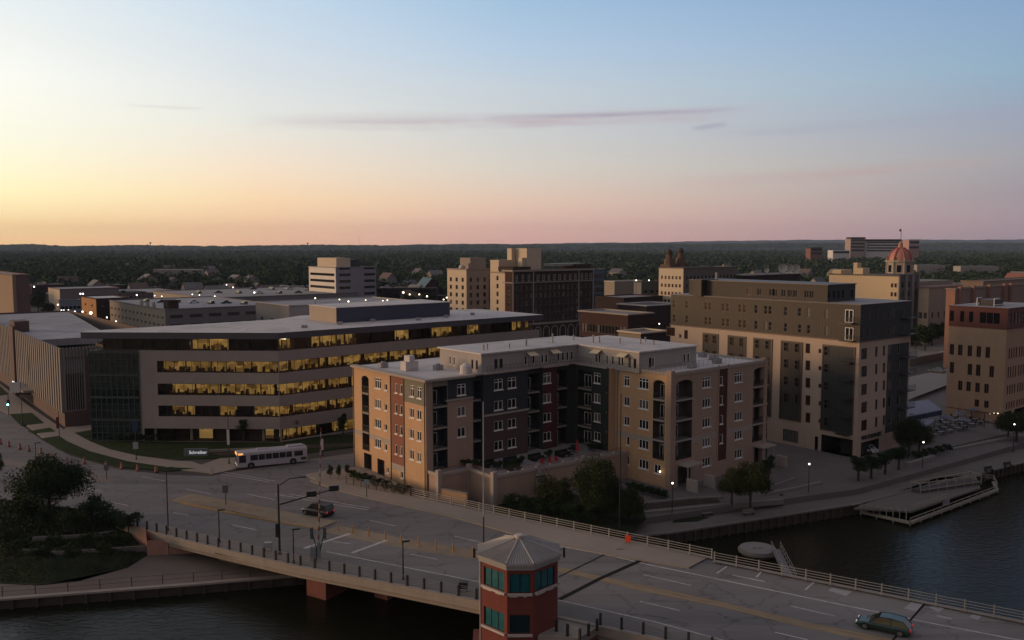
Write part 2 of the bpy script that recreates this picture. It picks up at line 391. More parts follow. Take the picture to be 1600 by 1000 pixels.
class Face:
    """a wall seen left to right: a = 0 at its left end; openings are cut through and lined"""
    def __init__(s, b, x, y, ang, length, z0, z1, m):
        s.b, s.x, s.y, s.ang, s.len, s.z0, s.z1, s.m = b, x, y, ang, length, z0, z1, m; s.ops = []; s.zones = []
    def pt(s, a, d, z):
        c, n = math.cos(R(s.ang)), math.sin(R(s.ang)); return (s.x + a * c - d * n, s.y + a * n + d * c, z)
    def a(s, px, z=8.0):
        """how far along the wall the sight line through column px meets it at height z"""
        x0, y0 = s.b.wld(*s.pt(0, 0, 0)[:2]); x1, y1 = s.b.wld(*s.pt(1, 0, 0)[:2]); k = (px - 800) / F
        g = lambda x, y: x - k * (y * CP + (H - z) * SP)
        g0, g1 = g(x0, y0), g(x1, y1); return -g0 / (g1 - g0)
    def zone(s, a0, a1, z0, z1, m): s.zones.append((a0, a1, z0, z1, m))
    def cut(s, a0, a1, z0, z1, depth=.16, lining=None): s.ops.append((a0, a1, z0, z1, depth, lining))
    def win(s, c, z, w, h, cols=2, transom=0, glass=None, frame=None, depth=.12, fw=.1, sill=True, rows=1):
        s.cut(c - w / 2, c + w / 2, z, z + h, depth)
        if glass is None or glass is glass_dark: glass = rnd.choice((glass_dark, glass_dark, glass_dark, glass_blind))
        s.b.wins.append((s.pt(c, depth, z), R(s.ang), window_mesh(w, h, cols, transom, fw, glass or glass_dark, frame or white_frame, sill, rows), w * h))
    def done(s):
        W, mi = s.b.wall, s.b.mi
        xs = sorted({round(v, 3) for v in [0, s.len] + [o[i] for o in s.ops for i in (0, 1)] + [o[i] for o in s.zones for i in (0, 1)] if -1e-6 <= v <= s.len + 1e-6})
        zs = sorted({round(v, 3) for v in [s.z0, s.z1] + [o[i] for o in s.ops for i in (2, 3)] + [o[i] for o in s.zones for i in (2, 3)] if s.z0 - 1e-6 <= v <= s.z1 + 1e-6})
        for x0, x1 in zip(xs, xs[1:]):
            if x1 - x0 < 1e-4: continue
            for z0, z1 in zip(zs, zs[1:]):
                if z1 - z0 < 1e-4: continue
                cx, cz = (x0 + x1) / 2, (z0 + z1) / 2
                if any(o[0] < cx < o[1] and o[2] < cz < o[3] for o in s.ops): continue
                m = s.m
                for q in s.zones:
                    if q[0] < cx < q[1] and q[2] < cz < q[3]: m = q[4]
                W.face([s.pt(x0, 0, z0), s.pt(x1, 0, z0), s.pt(x1, 0, z1), s.pt(x0, 0, z1)], mi(m))
        for a0, a1, z0, z1, d, lin_ in s.ops:
            k = mi(lin_ or s.m); p = s.pt
            W.face([p(a0, 0, z0), p(a0, d, z0), p(a0, d, z1), p(a0, 0, z1)], k); W.face([p(a1, 0, z0), p(a1, d, z0), p(a1, d, z1), p(a1, 0, z1)], k)
            W.face([p(a0, 0, z0), p(a1, 0, z0), p(a1, d, z0), p(a0, d, z0)], k); W.face([p(a0, 0, z1), p(a1, 0, z1), p(a1, d, z1), p(a0, d, z1)], k)
            if d > .8: W.face([p(a0, d, z0), p(a1, d, z0), p(a1, d, z1), p(a0, d, z1)], k)
    def recess(s, a0, a1, z0, z1, floors, depth=1.6, lining=None, arch=False, slab=None, rail=True, door=True, glass=None, frame=None, floor_h=3.25):
        """a stack of inset balconies: slab, railing and glazed door on every floor"""
        s.cut(a0, a1, z0, z1, depth, lining)
        T = Matrix.Translation(s.pt(a0, 0, 0)) @ Matrix.Rotation(R(s.ang), 4, 'Z'); w = a1 - a0
        for fz in floors:
            m = MB(); m.T = None
            if fz > z0 + .2: m.box(.01, -.1, fz - .28, w - .01, depth - .01, fz, 0)
            if rail:
                m.box(.02, -.04, fz + 1.0, w - .02, .02, fz + 1.06, 1); m.box(.02, -.03, fz + .08, w - .02, .01, fz + .12, 1)
                n = max(3, int(w / .16))
                for i in range(n + 1):
                    x = .03 + (w - .06) * i / n; m.box(x - .015, -.025, fz + .12, x + .015, .005, fz + 1.0, 1)
            m.build('balcony', [slab or kerbm, black_metal], parent=s.b.root, loc=s.pt(a0, 0, 0), rz=R(s.ang))
            if door:
                dw = min(1.7, w * .6)
                s.b.wins.append((s.pt((a0 + a1) / 2 - w * .12, depth - .08, fz + .03), R(s.ang), window_mesh(round(dw, 1), 2.15, 2, 0, .09, glass or glass_dark, frame or white_frame, False), 3))
        if arch:
            W = s.b.wall; k = s.b.mi(s.m); r = w / 2; hh = .55; c = (a0 + a1) / 2; n = 8
            for side in (-1, 1):
                for i in range(n):
                    t0, t1 = i / n, (i + 1) / n
                    x0, x1 = c + side * r * t0, c + side * r * t1
                    y0, y1 = z1 - hh * (1 - math.sqrt(1 - t0 * t0)), z1 - hh * (1 - math.sqrt(max(0, 1 - t1 * t1)))
                    W.face([s.pt(x0, 0, y0), s.pt(x1, 0, y1), s.pt(x1, 0, z1), s.pt(x0, 0, z1)], k)
                    W.face([s.pt(x0, 0, y0), s.pt(x1, 0, y1), s.pt(x1, .3, y1), s.pt(x0, .3, y0)], k)
# ---------------------------------------------------------------- ground, water, banks
PL = -1.0                                        # plaza level beside the river
WK = -1.9                                        # riverwalk level
def xy(p): return (p[0], p[1])
B0 = at(665, 596, 17)                            # near corner of the courtyard apartments
def grid(u, v): return (B0.x + u * GC - v * GS, B0.y + u * GS + v * GC)

NE = [on(187, 817), on(470, 885), on(745, 938), on(962, 983)]
d_ = (NE[3] - NE[1]); d_.normalize(); NE = NE[:1] + [NE[1], NE[2], NE[3], NE[3] + d_ * 30, NE[3] + d_ * 70]
FE = [on(643, 776), on(820, 815), on(980, 848), on(1112, 875)]
FE2 = [on(1116, 880), on(1600, 976)]
d2 = (FE2[1] - FE2[0]).normalized(); FE2 = [FE2[0], FE2[1], FE2[1] + d2 * 45]
FEall = [on(455, 737)] + [FE[0], FE[1], FE[2], FE[3], FE2[0], FE2[1], FE2[2]]

front = [(-2500, 40), (-200, 100), xy(at(-60, 774)), xy(at(0, 780)), xy(at(120, 795)), xy(NE[0])] + [(-17, 124.2), (B0.x - .5, B0.y - .5), grid(150, 0), grid(900, -100), grid(4000, -2200)]
g = MB()
for a, b in zip(front, front[1:]):
    fa = (a[0] * 12, 14000); fb = (b[0] * 12, 14000)
    g.face([(a[0], a[1], -.05), (b[0], b[1], -.05), (fb[0], fb[1], -.05), (fa[0], fa[1], -.05)])
    g.face([(a[0], a[1], -.05), (b[0], b[1], -.05), (b[0], b[1], -4), (a[0], a[1], -4)])
cityground = mat('city ground', (.085, .078, .07), .95, .25, .05, var2=.3, spec=.1)
struct('ground', g, cityground)

water = bpy.data.materials.new('river water'); water.use_nodes = True
n_ = water.node_tree.nodes; l_ = water.node_tree.links; b_ = n_['Principled BSDF']
b_.inputs['Base Color'].default_value = (.010, .011, .005, 1); b_.inputs['Roughness'].default_value = .2; b_.inputs['IOR'].default_value = 1.33; b_.inputs['Specular IOR Level'].default_value = .17
tc_ = n_.new('ShaderNodeTexCoord'); mp_ = n_.new('ShaderNodeMapping'); mp_.inputs['Scale'].default_value = (.8, 1.6, 1); mp_.inputs['Rotation'].default_value = (0, 0, R(20)); l_.new(tc_.outputs['Object'], mp_.inputs[0])
na = n_.new('ShaderNodeTexNoise'); na.inputs['Scale'].default_value = 1.1; na.inputs['Detail'].default_value = 5; na.inputs['Distortion'].default_value = .6; l_.new(mp_.outputs[0], na.inputs[0])
bp_ = n_.new('ShaderNodeBump'); bp_.inputs['Strength'].default_value = .5; bp_.inputs['Distance'].default_value = .16; l_.new(na.outputs[0], bp_.inputs['Height']); l_.new(bp_.outputs[0], b_.inputs['Normal'])
g = MB(); g.face([(-400, -250, -3.5), (500, -250, -3.5), (500, 330, -3.5), (-400, 330, -3.5)])
struct('water', g, water)

edge = [xy(at(985, 838, WK)), xy(at(1050, 832, WK)), xy(at(1340, 787, WK)), xy(at(1600, 722, WK)), xy(at(1760, 680, WK)), xy(at(1950, 640, WK))]
inner = [xy(at(960, 815, PL)), xy(at(1030, 806, PL)), xy(at(1340, 764, PL)), xy(at(1600, 692, PL)), xy(at(1760, 655, PL)), xy(at(1950, 622, PL))]
back = [(-14, 124), grid(2, .0), grid(45, 0), grid(90, 0), grid(140, 0), grid(190, 0)]
plaza_m = mat('plaza paving', (.14, .128, .122), .9, .12, .5, var2=.12, spec=.15)
g = MB()
for i in range(5):
    g.face([(*inner[i], PL), (*inner[i + 1], PL), (*back[i + 1], PL), (*back[i], PL)])
    g.face([(*inner[i], PL), (*inner[i + 1], PL), (*inner[i + 1], WK), (*inner[i], WK)])
struct('plaza', g, plaza_m)
walk_m = mat('riverwalk paving', (.15, .138, .125), .9, .12, .7, var2=.12, spec=.15)
g = MB()
for i in range(5):
    g.face([(*edge[i], WK), (*edge[i + 1], WK), (*inner[i + 1], WK), (*inner[i], WK)])
uw = [xy(at(475, 898, -2.3)), xy(at(300, 913, -2.3)), xy(at(0, 936, -2.3)), xy(at(-120, 942, -2.3)), (-200, 75)]
struct('riverwalk', g, walk_m)
# bank under the bridge
g = MB()
ab = [xy(at(230, 868, -2.3)), xy(at(330, 863, -2.3)), (-14, 124)]
g.face([(*uw[0], -2.3), (*edge[0], -2.3), (*back[0], -2.3), (*ab[1], -2.3), (*ab[0], -2.3), (*uw[1], -2.3)])
toe = [xy(at(230, 868, -2.3)), xy(at(200, 887, -2.3)), xy(at(120, 909, -2.3)), xy(at(60, 915, -2.3)), xy(at(0, 912, -2.3)), xy(at(-120, 914, -2.3)), (-200, 82)]
g.face([(*p, -2.3) for p in [uw[1], ab[0]] + toe[1:] + [uw[4], uw[3], uw[2]]])
struct('path', g, mat('lower path paving', (.15, .125, .105), .9, .1, .5, var2=.15, spec=.15))

# seawalls of steel sheet and timber
def seawall(name, pts, z0, z1, label, m, every=1.2, cap=None):
    r = tag(empty(name, (*pts[0], 0)), label, 'seawall'); o = Vector((*pts[0], 0))
    w, c = MB(), MB()
    for a, b in zip(pts, pts[1:]):
        a, b = Vector((*a, 0)) - o, Vector((*b, 0)) - o; d = b - a; n = Vector((d.y, -d.x, 0)).normalized(); k = max(1, int(d.length / every))
        w.face([a + Vector((0, 0, z0)), b + Vector((0, 0, z0)), b + Vector((0, 0, z1)), a + Vector((0, 0, z1))])
        for i in range(k):
            p = a + d * ((i + .5) / k) + n * .02
            w.T = Matrix.Translation(p) @ Matrix.Rotation(math.atan2(d.y, d.x), 4, 'Z')
            w.box(-.16, -.28, z0, .16, 0, z1 - .15); w.T = None
        q = [a + n * .3, b + n * .3, b - n * .35, a - n * .35]
        c.prism([(p.x, p.y) for p in q], z1 - .12, z1 + .1)
    w.build('sheet', m, parent=r); c.build('cap', cap or concrete_dark, parent=r)
    return r
pile_m = mat('weathered piling', (.055, .045, .035), .9, .3, 1.2, var2=.2)
seawall('seawall', edge, -4.5, WK, 'dark piled seawall along the riverwalk in front of the apartments and plaza', pile_m, 1.4)
seawall('seawall', uw[::-1], -4.5, -2.3, 'low dark seawall under the railing of the lower path at bottom left', pile_m, 2.4, beam)

# the grassy bank at lower left, with two low retaining walls
bank_top = [(-200, 100), xy(at(-60, 774)), xy(at(0, 780)), xy(at(60, 786)), xy(at(120, 795)), xy(at(187, 812))]
bank_foot = [toe[6], toe[5], toe[4], toe[3], toe[1], toe[0]]
g = MB(); nn = 14
def bank(i, t, s_):
    a = Vector(bank_top[i]).lerp(Vector(bank_top[i + 1]), s_); b = Vector(bank_foot[i]).lerp(Vector(bank_foot[i + 1]), s_)
    p = a.lerp(b, t); z = -2.3 * (t ** .9) + .02
    if 0 < t < 1: z += .12 * math.sin(p.x * .9 + p.y * .7) * math.sin(p.x * .31)
    return (p.x, p.y, z)
for i in range(5):
    for k in range(8):
        for j in range(nn):
            g.face([bank(i, j / nn, k / 8), bank(i, j / nn, (k + 1) / 8), bank(i, (j + 1) / nn, (k + 1) / 8), bank(i, (j + 1) / nn, k / 8)])
struct('river_bank', g, scrub)
for px, label in (([(50, 840), (90, 838), (140, 835), (187, 829)], 'upper of the two low retaining walls on the grassy bank by the bridge'), ([(30, 858), (90, 862), (160, 858), (228, 853)], 'lower of the two low retaining walls on the grassy bank by the bridge')):
    m = MB(); z = -.75 if px[0][1] < 850 else -1.3
    P_ = [at(x, y, z) for x, y in px]
    for a, b in zip(P_, P_[1:]):
        n = Vector((-(b - a).y, (b - a).x, 0)).normalized() * .35
        m.prism([(a.x, a.y), (b.x, b.y), (b.x + n.x, b.y + n.y), (a.x + n.x, a.y + n.y)], z - 1.0, z)
    tag(m.build('retaining_wall', concrete_dark), label, 'wall')

# ---------------------------------------------------------------- roads
def patch(name, pts, m, dz, thick=0, kind='structure', z=None):
    g = MB(); P_ = [on(x, y) if z is None else at(x, y, z) for x, y in pts]
    if thick: g.prism([tuple(p) for p in P_], dz - thick, dz)
    else: g.face([(p.x, p.y, p.z + dz) for p in P_])
    return tag(g.build(name, m), kind=kind)
# the wide street, level on the left
patch('road', [(-420, 560), (-60, 600), (0, 628), (30, 662), (66, 688), (110, 712), (180, 732), (260, 742), (330, 744), (372, 736), (480, 718), (560, 707), (700, 688), (760, 700), (570, 732), (490, 742), (455, 746), (187, 817), (120, 795), (0, 780), (-60, 774), (-500, 760)], asphalt, .0)
# the road over the bridge, laid on its slope
g = MB(); g.strip([NE[0], NE[1], NE[2], NE[3], NE[4], NE[5]], [FEall[0], FEall[1], FEall[3], FEall[4], FEall[6], FEall[7]], 12, .012)
bridge_road = struct('road', g, asphalt)

patch('lawn', [(133, 686), (160, 682), (560, 680), (640, 670), (640, 684), (560, 698), (480, 708), (410, 712), (350, 716), (280, 718), (215, 711), (170, 701)], grass, .1, .12)
patch('lawn', [(116, 678), (150, 672), (152, 681), (130, 684)], grass, .1, .12)
patch('pavement', [(0, 600), (52, 640), (100, 672), (104, 668), (152, 664), (152, 671), (116, 677), (140, 690), (172, 703), (215, 713), (275, 721), (300, 722), (330, 732), (330, 740), (262, 733), (190, 722), (130, 708), (96, 690), (66, 684), (40, 664), (14, 648), (0, 640), (-60, 615), (-60, 580)], concrete, .12, .14)
patch('verge', [(66, 686), (92, 682), (104, 690), (140, 706), (200, 722), (262, 731), (305, 733), (262, 737), (190, 731), (130, 716), (90, 702)], grass, .15, .15)
patch('verge', [(15, 648), (50, 646), (69, 662), (33, 666)], grass, .15, .1)
patch('verge', [(44, 675), (78, 669), (87, 675), (55, 678)], grass, .15, .1)
patch('verge', [(-40, 610), (0, 604), (14, 617), (-20, 622)], grass, .15, .1)
patch('forecourt', [(300, 731), (345, 716), (400, 713), (372, 732), (330, 741)], concrete, .05, .07)
patch('planting_bed', [(325, 706), (400, 700), (470, 697), (560, 692), (560, 697), (470, 703), (410, 708), (345, 713)], mulch, .14, .1)
m = MB(); P_ = [at(x, y, .55) for x, y in [(325, 703), (400, 700), (480, 696)]]
for a, b in zip(P_, P_[1:]):
    n = Vector((-(b - a).y, (b - a).x, 0)).normalized() * .35; m.prism([(a.x, a.y), (b.x, b.y), (b.x + n.x, b.y + n.y), (a.x + n.x, a.y + n.y)], 0, .55)
tag(m.build('planter_wall', kerbm), 'low pale planter wall behind the bus in front of the office', 'wall')
# corner sidewalk round the apartments, then along the far side of the bridge
far_kerb = [on(486, 752), on(535, 768), on(600, 784), on(700, 806), on(840, 845), on(960, 869), on(1078, 888)]
far_rail = [on(566, 738), on(590, 752), on(643, 776), on(700, 789), on(820, 815), on(980, 848), on(1104, 874)]
g = MB(); g.strip(far_kerb, far_rail, 4, .15)
g.strip(far_kerb, [p + Vector((-.14, -.18, 0)) for p in far_kerb], 1, .145, 1)
for a, b in zip(far_kerb, far_kerb[1:]):
    k = max(1, int((b - a).length / 2)); o_ = Vector((-.14, -.18, 0))
    for i in range(k):
        p, q = a.lerp(b, i / k) + o_, a.lerp(b, (i + 1) / k) + o_
        zp, zq = gz(p.x, p.y), gz(q.x, q.y); g.face([(p.x, p.y, zp), (q.x, q.y, zq), (q.x, q.y, zq + .145), (p.x, p.y, zp + .145)], 1)
struct('pavement', g, [concrete, kerbm])
patch('pavement', [(486, 748), (478, 742), (500, 738), (566, 729), (640, 765), (640, 776), (600, 778), (535, 764)], concrete, .13, .15)
# kerb along the near side
near_in = [on(187, 812), on(300, 826), on(420, 846), on(510, 866), on(745, 913), on(872, 940), on(960, 960), on(1090, 1006), on(1200, 1035)]
g = MB(); g.strip([NE[0], NE[0].lerp(NE[1], .4), NE[0].lerp(NE[1], .82), NE[1].lerp(NE[2], .15), NE[2], NE[2].lerp(NE[3], .6), NE[3], NE[3] + d_ * 8, NE[3] + d_ * 14], near_in, 2, .14)
for a, b in zip(near_in, near_in[1:]):
    k = max(1, int((b - a).length / 2))
    for i in range(k):
        p, q = a.lerp(b, i / k), a.lerp(b, (i + 1) / k); zp, zq = gz(p.x, p.y), gz(q.x, q.y)
        g.face([(p.x, p.y, zp), (q.x, q.y, zq), (q.x, q.y, zq + .14), (p.x, p.y, zp + .14)], 1)
struct('pavement', g, [concrete_dark, kerbm])
# raised median on the left, painted median after it
def ribbon(name, pts, w, m, dz, h=0):
    g = MB(); P_ = [on(x, y) for x, y in pts]; A, B = [], []
    for i, p in enumerate(P_):
        d = (P_[min(i + 1, len(P_) - 1)] - P_[max(0, i - 1)]); d.z = 0; n = Vector((-d.y, d.x, 0)).normalized() * w / 2
        A.append(p - n); B.append(p + n)
    g.strip(A, B, 1, dz)
    if h:
        for E_ in (A, B):
            for a, b in zip(E_, E_[1:]):
                g.face([(a.x, a.y, gz(a.x, a.y)), (b.x, b.y, gz(b.x, b.y)), (b.x, b.y, gz(b.x, b.y) + dz), (a.x, a.y, gz(a.x, a.y) + dz)])
        for q in (0, -1): g.face([(A[q].x, A[q].y, gz(A[q].x, A[q].y)), (B[q].x, B[q].y, gz(B[q].x, B[q].y)), (B[q].x, B[q].y, gz(B[q].x, B[q].y) + dz), (A[q].x, A[q].y, gz(A[q].x, A[q].y) + dz)])
    return tag(g.build(name, m), kind='structure')
ribbon('median', [(283, 778), (340, 788), (400, 799), (450, 810), (512, 822)], 3.6, yellow_worn, .17, 1)
ribbon('median_kerb', [(283, 786), (340, 798), (400, 810), (450, 819), (498, 826)], .35, yellow_paint, .18, 1)
ribbon('road_marking', [(516, 826), (600, 843), (680, 857), (752, 868)], 3.0, yellow_worn, .018)
ribbon('road_marking', [(872, 889), (1000, 920), (1140, 948), (1262, 979), (1420, 1010), (1600, 1050)], 1.1, yellow_worn, .018)
for o in (0, 6): ribbon('road_marking', [(862, 884 + o), (936, 901 + o), (1020, 919 + o), (1140, 945 + o), (1262, 974 + o), (1412, 1004 + o), (1600, 1045 + o)], .28, yellow_paint, .026)
ribbon('road_marking', [(0, 720), (60, 730), (150, 749), (180, 752)], 2.6, mat('pale median', (.2, .16, .13), .9, .1, .6), .012)
def line(pts, w=.16): ribbon('road_marking', pts, w, white_paint, .022)
for pts in ([(430, 772), (575, 797)], [(452, 772), (578, 794)], [(577, 813), (618, 822)], [(710, 838), (752, 848)], [(520, 846), (548, 850)], [(642, 866), (683, 874)], [(222, 745), (258, 752)],
            [(136, 763), (160, 768)], [(172, 784), (200, 790)], [(290, 764), (330, 772)], [(270, 801), (294, 805)], [(1005, 898), (1080, 915)], [(1000, 940), (1062, 954)], [(1235, 947), (1305, 963)], [(1210, 988), (1262, 1000)],
            [(340, 736), (430, 752)], [(345, 741), (420, 753)], [(60, 757), (22, 754)], [(8, 739), (34, 737)], [(362, 820), (400, 828)], [(386, 772), (430, 781)]): line(pts)
line([(510, 862), (600, 880), (747, 909)]); line([(872, 938), (948, 955), (1020, 971), (1098, 992), (1180, 1014)], .2)
line([(860, 851), (956, 869), (1020, 884), (1150, 911), (1300, 942), (1450, 973), (1600, 1002)], .22); line([(200, 815), (300, 832), (400, 850)], .14)
line([(472, 858), (547, 834)], .5); line([(550, 864), (605, 844)], .5)
line([(137, 758), (146, 757)], .6)
for pts in ([(1120, 896), (1136, 885)], [(1145, 899), (1195, 909)], [(1182, 902), (1190, 893)], [(1258, 922), (1272, 910)]): line(pts, .2)
for q in ([(1293, 923), (1300, 919), (1332, 925), (1322, 932)], [(1412, 951), (1424, 941), (1444, 944), (1434, 957)], [(1450, 949), (1470, 946), (1476, 952), (1466, 957)], [(1514, 964), (1520, 960), (1534, 963), (1528, 969)], [(1465, 961), (1488, 966), (1486, 969), (1463, 964)]):
    patch('pavement_patch', q, patchm, .03)
ribbon('expansion_joint', [(874, 937), (936, 905), (1008, 873)], .55, jointm, .034)
ribbon('expansion_joint', [(866, 905), (938, 870), (983, 846)], .2, jointm, .03)
ribbon('expansion_joint', [(1392, 1004), (1420, 972), (1448, 940)], .2, jointm, .03)

# ---------------------------------------------------------------- the bridge itself
br = tag(empty('road_bridge', (NE[1].x, NE[1].y, 0)), 'long concrete road bridge over the dark river on red piers', 'bridge'); bo = Vector((NE[1].x, NE[1].y, 0))
def rel(p, dz=0): return (p[0] - bo.x, p[1] - bo.y, gz(p[0], p[1]) + dz)
nrm = Vector((-.5, -.86, 0)); g = MB()
def sub(Pl):
    out = []
    for a, b in zip(Pl, Pl[1:]):
        k = max(1, int((b - a).length / 3)); out += [a.lerp(b, i / k) for i in range(k)]
    return out + [Pl[-1]]
ne = sub(NE)
prof = [(0, .16), (.5, .16), (.5, -.75), (.15, -.95), (.15, -1.3), (-.4, -1.3)]
for a, b in zip(ne, ne[1:]):
    for (o0, z0), (o1, z1) in zip(prof, prof[1:]):
        g.face([rel(a + nrm * o0, z0), rel(b + nrm * o0, z0), rel(b + nrm * o1, z1), rel(a + nrm * o1, z1)])
g.build('fascia', beam, parent=br)
fe = sub([FE[0], FE[1], FE[2], FE[3]]); fe2 = sub(FE2); g = MB()
for E_ in (fe, fe2):
    for a, b in zip(E_, E_[1:]):
        n = Vector((.55, .83, 0)) * .45; g.face([rel(a, .15), rel(b, .15), rel(b + n, .15), rel(a + n, .15)]); g.face([rel(a + n, .15), rel(b + n, .15), rel(b + n, -1.2), rel(a + n, -1.2)])
g.build('fascia', beam, parent=br)
# soffit and girders
g = MB(); S_ = [NE[1].lerp(NE[2], t) for t in (-.6, 0, .5, 1)] + [NE[3], NE[4], NE[5]]; T_ = [FE[0], FE[0].lerp(FE[1], .5), FE[1], FE[2], FE[3], FE2[1], FE2[2]]
for (a, b), (c, d) in zip(zip(S_, S_[1:]), zip(T_, T_[1:])): g.face([rel(a, -.5), rel(b, -.5), rel(d, -.5), rel(c, -.5)])
for t in (.03, .2, .4, .6, .8, .97):
    for (a, b), (c, d) in zip(zip(S_, S_[1:]), zip(T_, T_[1:])):
        p, q = a.lerp(c, t), b.lerp(d, t); n = (q - p).normalized(); s_ = Vector((-n.y, n.x, 0)) * .25
        for e in (-1, 1): g.face([rel(p + s_ * e, -.5), rel(q + s_ * e, -.5), rel(q + s_ * e, -1.5), rel(p + s_ * e, -1.5)])
        g.face([rel(p - s_, -1.5), rel(q - s_, -1.5), rel(q + s_, -1.5), rel(p + s_, -1.5)])
g.build('girder', mat('dark girder steel', (.06, .045, .04), .7, .15, .6), parent=br)
across = (FE[0] - NE[1]); across = Vector((.52, .85, 0))
def pier(c, w, depth0, depth1, name='pier'):
    g = MB(); d = Vector((.855, -.52, 0)); n = Vector((.52, .855, 0)); p = Vector((c.x - bo.x, c.y - bo.y, 0))
    zt = gz(c.x, c.y) - 1.15
    q = [p - d * w + n * depth0, p + d * w + n * depth0, p + d * w + n * depth1, p - d * w + n * depth1]
    g.prism([(v.x, v.y) for v in q], -5, zt); g.build(name, redpier, parent=br)
pc = at(497, 930, -3.3)
pier(pc, 1.5, -.3, 3.2); 
pier(at(597, 932, -3.3), .95, -.2, 1.6)
for t in (9, 16, 23): pier(pc + Vector((.52, .855, 0)) * t, 1.3, 0, 2.2)
g = MB(); d = Vector((.855, -.52, 0)); n = Vector((.52, .855, 0)); p = Vector((pc.x - bo.x, pc.y - bo.y, 0)); zt = gz(pc.x, pc.y)
q = [p - d * 1.3 + n * .4, p + d * 1.3 + n * .4, p + d * 1.3 + n * 26, p - d * 1.3 + n * 26]; g.prism([(v.x, v.y) for v in q], zt - 2.3, zt - 1.5); g.build('pier_cap', redpier, parent=br)
# abutment and its wing wall
g = MB(); A0 = Vector((*ab[0], 0)) - bo; A1 = Vector((*ab[1], 0)) - bo; Wt = NE[0] - bo; Wt.z = 0
def quadw(p, q, zp0, zq0, zp1, zq1): g.face([(p.x, p.y, zp0), (q.x, q.y, zq0), (q.x, q.y, zq1), (p.x, p.y, zp1)])
quadw(A0, A1, -2.3, -2.3, -.35, -.15); quadw(A1, Vector((-14, 124, 0)) - bo, -2.3, -2.3, -.15, 0)
E0 = at(228, 829, .3) - bo; E0.z = 0
quadw(Wt, E0, -1.6, -2.3, .3, .45); quadw(E0, A0, -2.3, -2.3, .45, -.3)
quadw(E0, at(262, 836, .3) - bo, -2.3, -2.3, .4, .2)
n = Vector((.2, .5, 0))
g.build('abutment', redwall, parent=br)

# railings
def railing(name, pts, label, post_every, post, rail_z, railr, mats, cat='railing', base=.15, surf=True, post_h=1.1, group=None):
    o = Vector((pts[0][0], pts[0][1], 0)); r = tag(empty(name, o[:]), label, cat, group)
    rl = MB(); n_posts = 0; z_ = (lambda x, y: gz(x, y)) if surf is True else (lambda x, y: surf)
    pm = MB(); post(pm); pme = pm.mesh('post', mats)
    for a, b in zip(pts, pts[1:]):
        a, b = Vector((a[0], a[1], 0)), Vector((b[0], b[1], 0)); d = b - a; k = max(1, round(d.length / post_every)); ang = math.atan2(d.y, d.x)
        for i in range(k + (1 if b == Vector((pts[-1][0], pts[-1][1], 0)) else 0)):
            p = a + d * (i / k); link('post', pme, r, (p.x - o.x, p.y - o.y, z_(p.x, p.y) + base), ang)
        for i in range(k):
            p, q = a + d * (i / k), a + d * ((i + 1) / k)
            for h in rail_z:
                rl.bar((p.x - o.x, p.y - o.y, z_(p.x, p.y) + base + h), (q.x - o.x, q.y - o.y, z_(q.x, q.y) + base + h), railr, n=4, mi=1 if len(mats) > 1 else 0)
    rl.build('rail', mats, parent=r); return r
def slab_post(m): m.box(-.09, -.16, 0, .09, .04, 1.12); m.box(-.13, -.2, 0, .13, .08, .06)
def slim_post(m): m.box(-.06, -.04, 0, .06, .1, 1.15); m.box(-.12, -.09, 0, .12, .14, .05)
grey_rail = mat('grey cable rail', (.2, .2, .2), .5, .05, 2, metal=.3)
railing('bridge_railing', [xy(NE[0]), xy(NE[1]), xy(NE[2]), xy(NE[2] + d_ * 3.2)], 'long railing of black slab posts on the near side left of the red tower', 2.05, slab_post, (.25, .48, .7, .92, 1.08), .018, [black_metal, grey_rail])
railing('bridge_railing', [xy(NE[3] + d_ * -1.5), xy(NE[4])], 'short railing of black slab posts right of the red tower', 2.05, slab_post, (.25, .48, .7, .92, 1.08), .018, [black_metal, grey_rail])
railing('bridge_railing', [xy(p) for p in FE], 'pale four rail railing on the far side of the bridge nearest the apartments', 2.55, slim_post, (.22, .5, .78, 1.06), .034, [pale_metal])
railing('bridge_railing', [xy(p) for p in FE2], 'pale four rail railing on the far side of the bridge beside the open river', 2.5, slim_post, (.22, .5, .78, 1.06), .034, [pale_metal])
def fence_post(m): m.box(-.05, -.05, 0, .05, .05, 1.25)
railing('planter_fence', [xy(on(541, 757)), xy(on(588, 767)), xy(on(643, 777))], 'dark picket fence with planting at the foot of the apartments by the bridge', 1.6, fence_post, (.1, .35, .6, .85, 1.15), .03, [dark_metal])
def thin_post(m): m.box(-.04, -.04, 0, .04, .04, 1.15)
railing('path_railing', [(p[0], p[1] + .5) for p in uw[::-1][1:]], 'thin dark railing along the lower riverside path at bottom left', 3.6, thin_post, (.55, 1.1), .025, [dark_metal], surf=-2.3, base=.1)
# ---------------------------------------------------------------- courtyard apartments by the bridge
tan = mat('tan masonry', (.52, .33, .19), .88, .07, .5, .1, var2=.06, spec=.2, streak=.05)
tan_shade = mat('shade toned tan masonry', (.37, .265, .2), .88, .08, .5, var2=.08, spec=.2, streak=.05)  # tan darkened and greyed, painting shade on walls turned from the glow
rust = mat('rust siding', (.24, .105, .07), .85, .06, .6, spec=.2, streak=.06)
grey_side = mat('grey green siding', (.2, .19, .145), .85, .05, .6, spec=.2)
slate = mat('slate blue siding', (.042, .048, .054), .85, .06, .5, spec=.2, streak=.07)
green_side = mat('dark green siding', (.034, .041, .039), .85, .06, .5, spec=.2, streak=.07)
maroon = mat('maroon siding', (.085, .033, .028), .85, .06, .5, spec=.2, streak=.06)
brown_side = mat('brown siding', (.1, .068, .06), .85, .06, .5, spec=.2, streak=.06)
cast = mat('cast stone band', (.36, .31, .27), .88, .06, .6, spec=.2)
ph_side = mat('pale penthouse siding', (.36, .33, .31), .88, .04, .5, spec=.2, streak=.04)
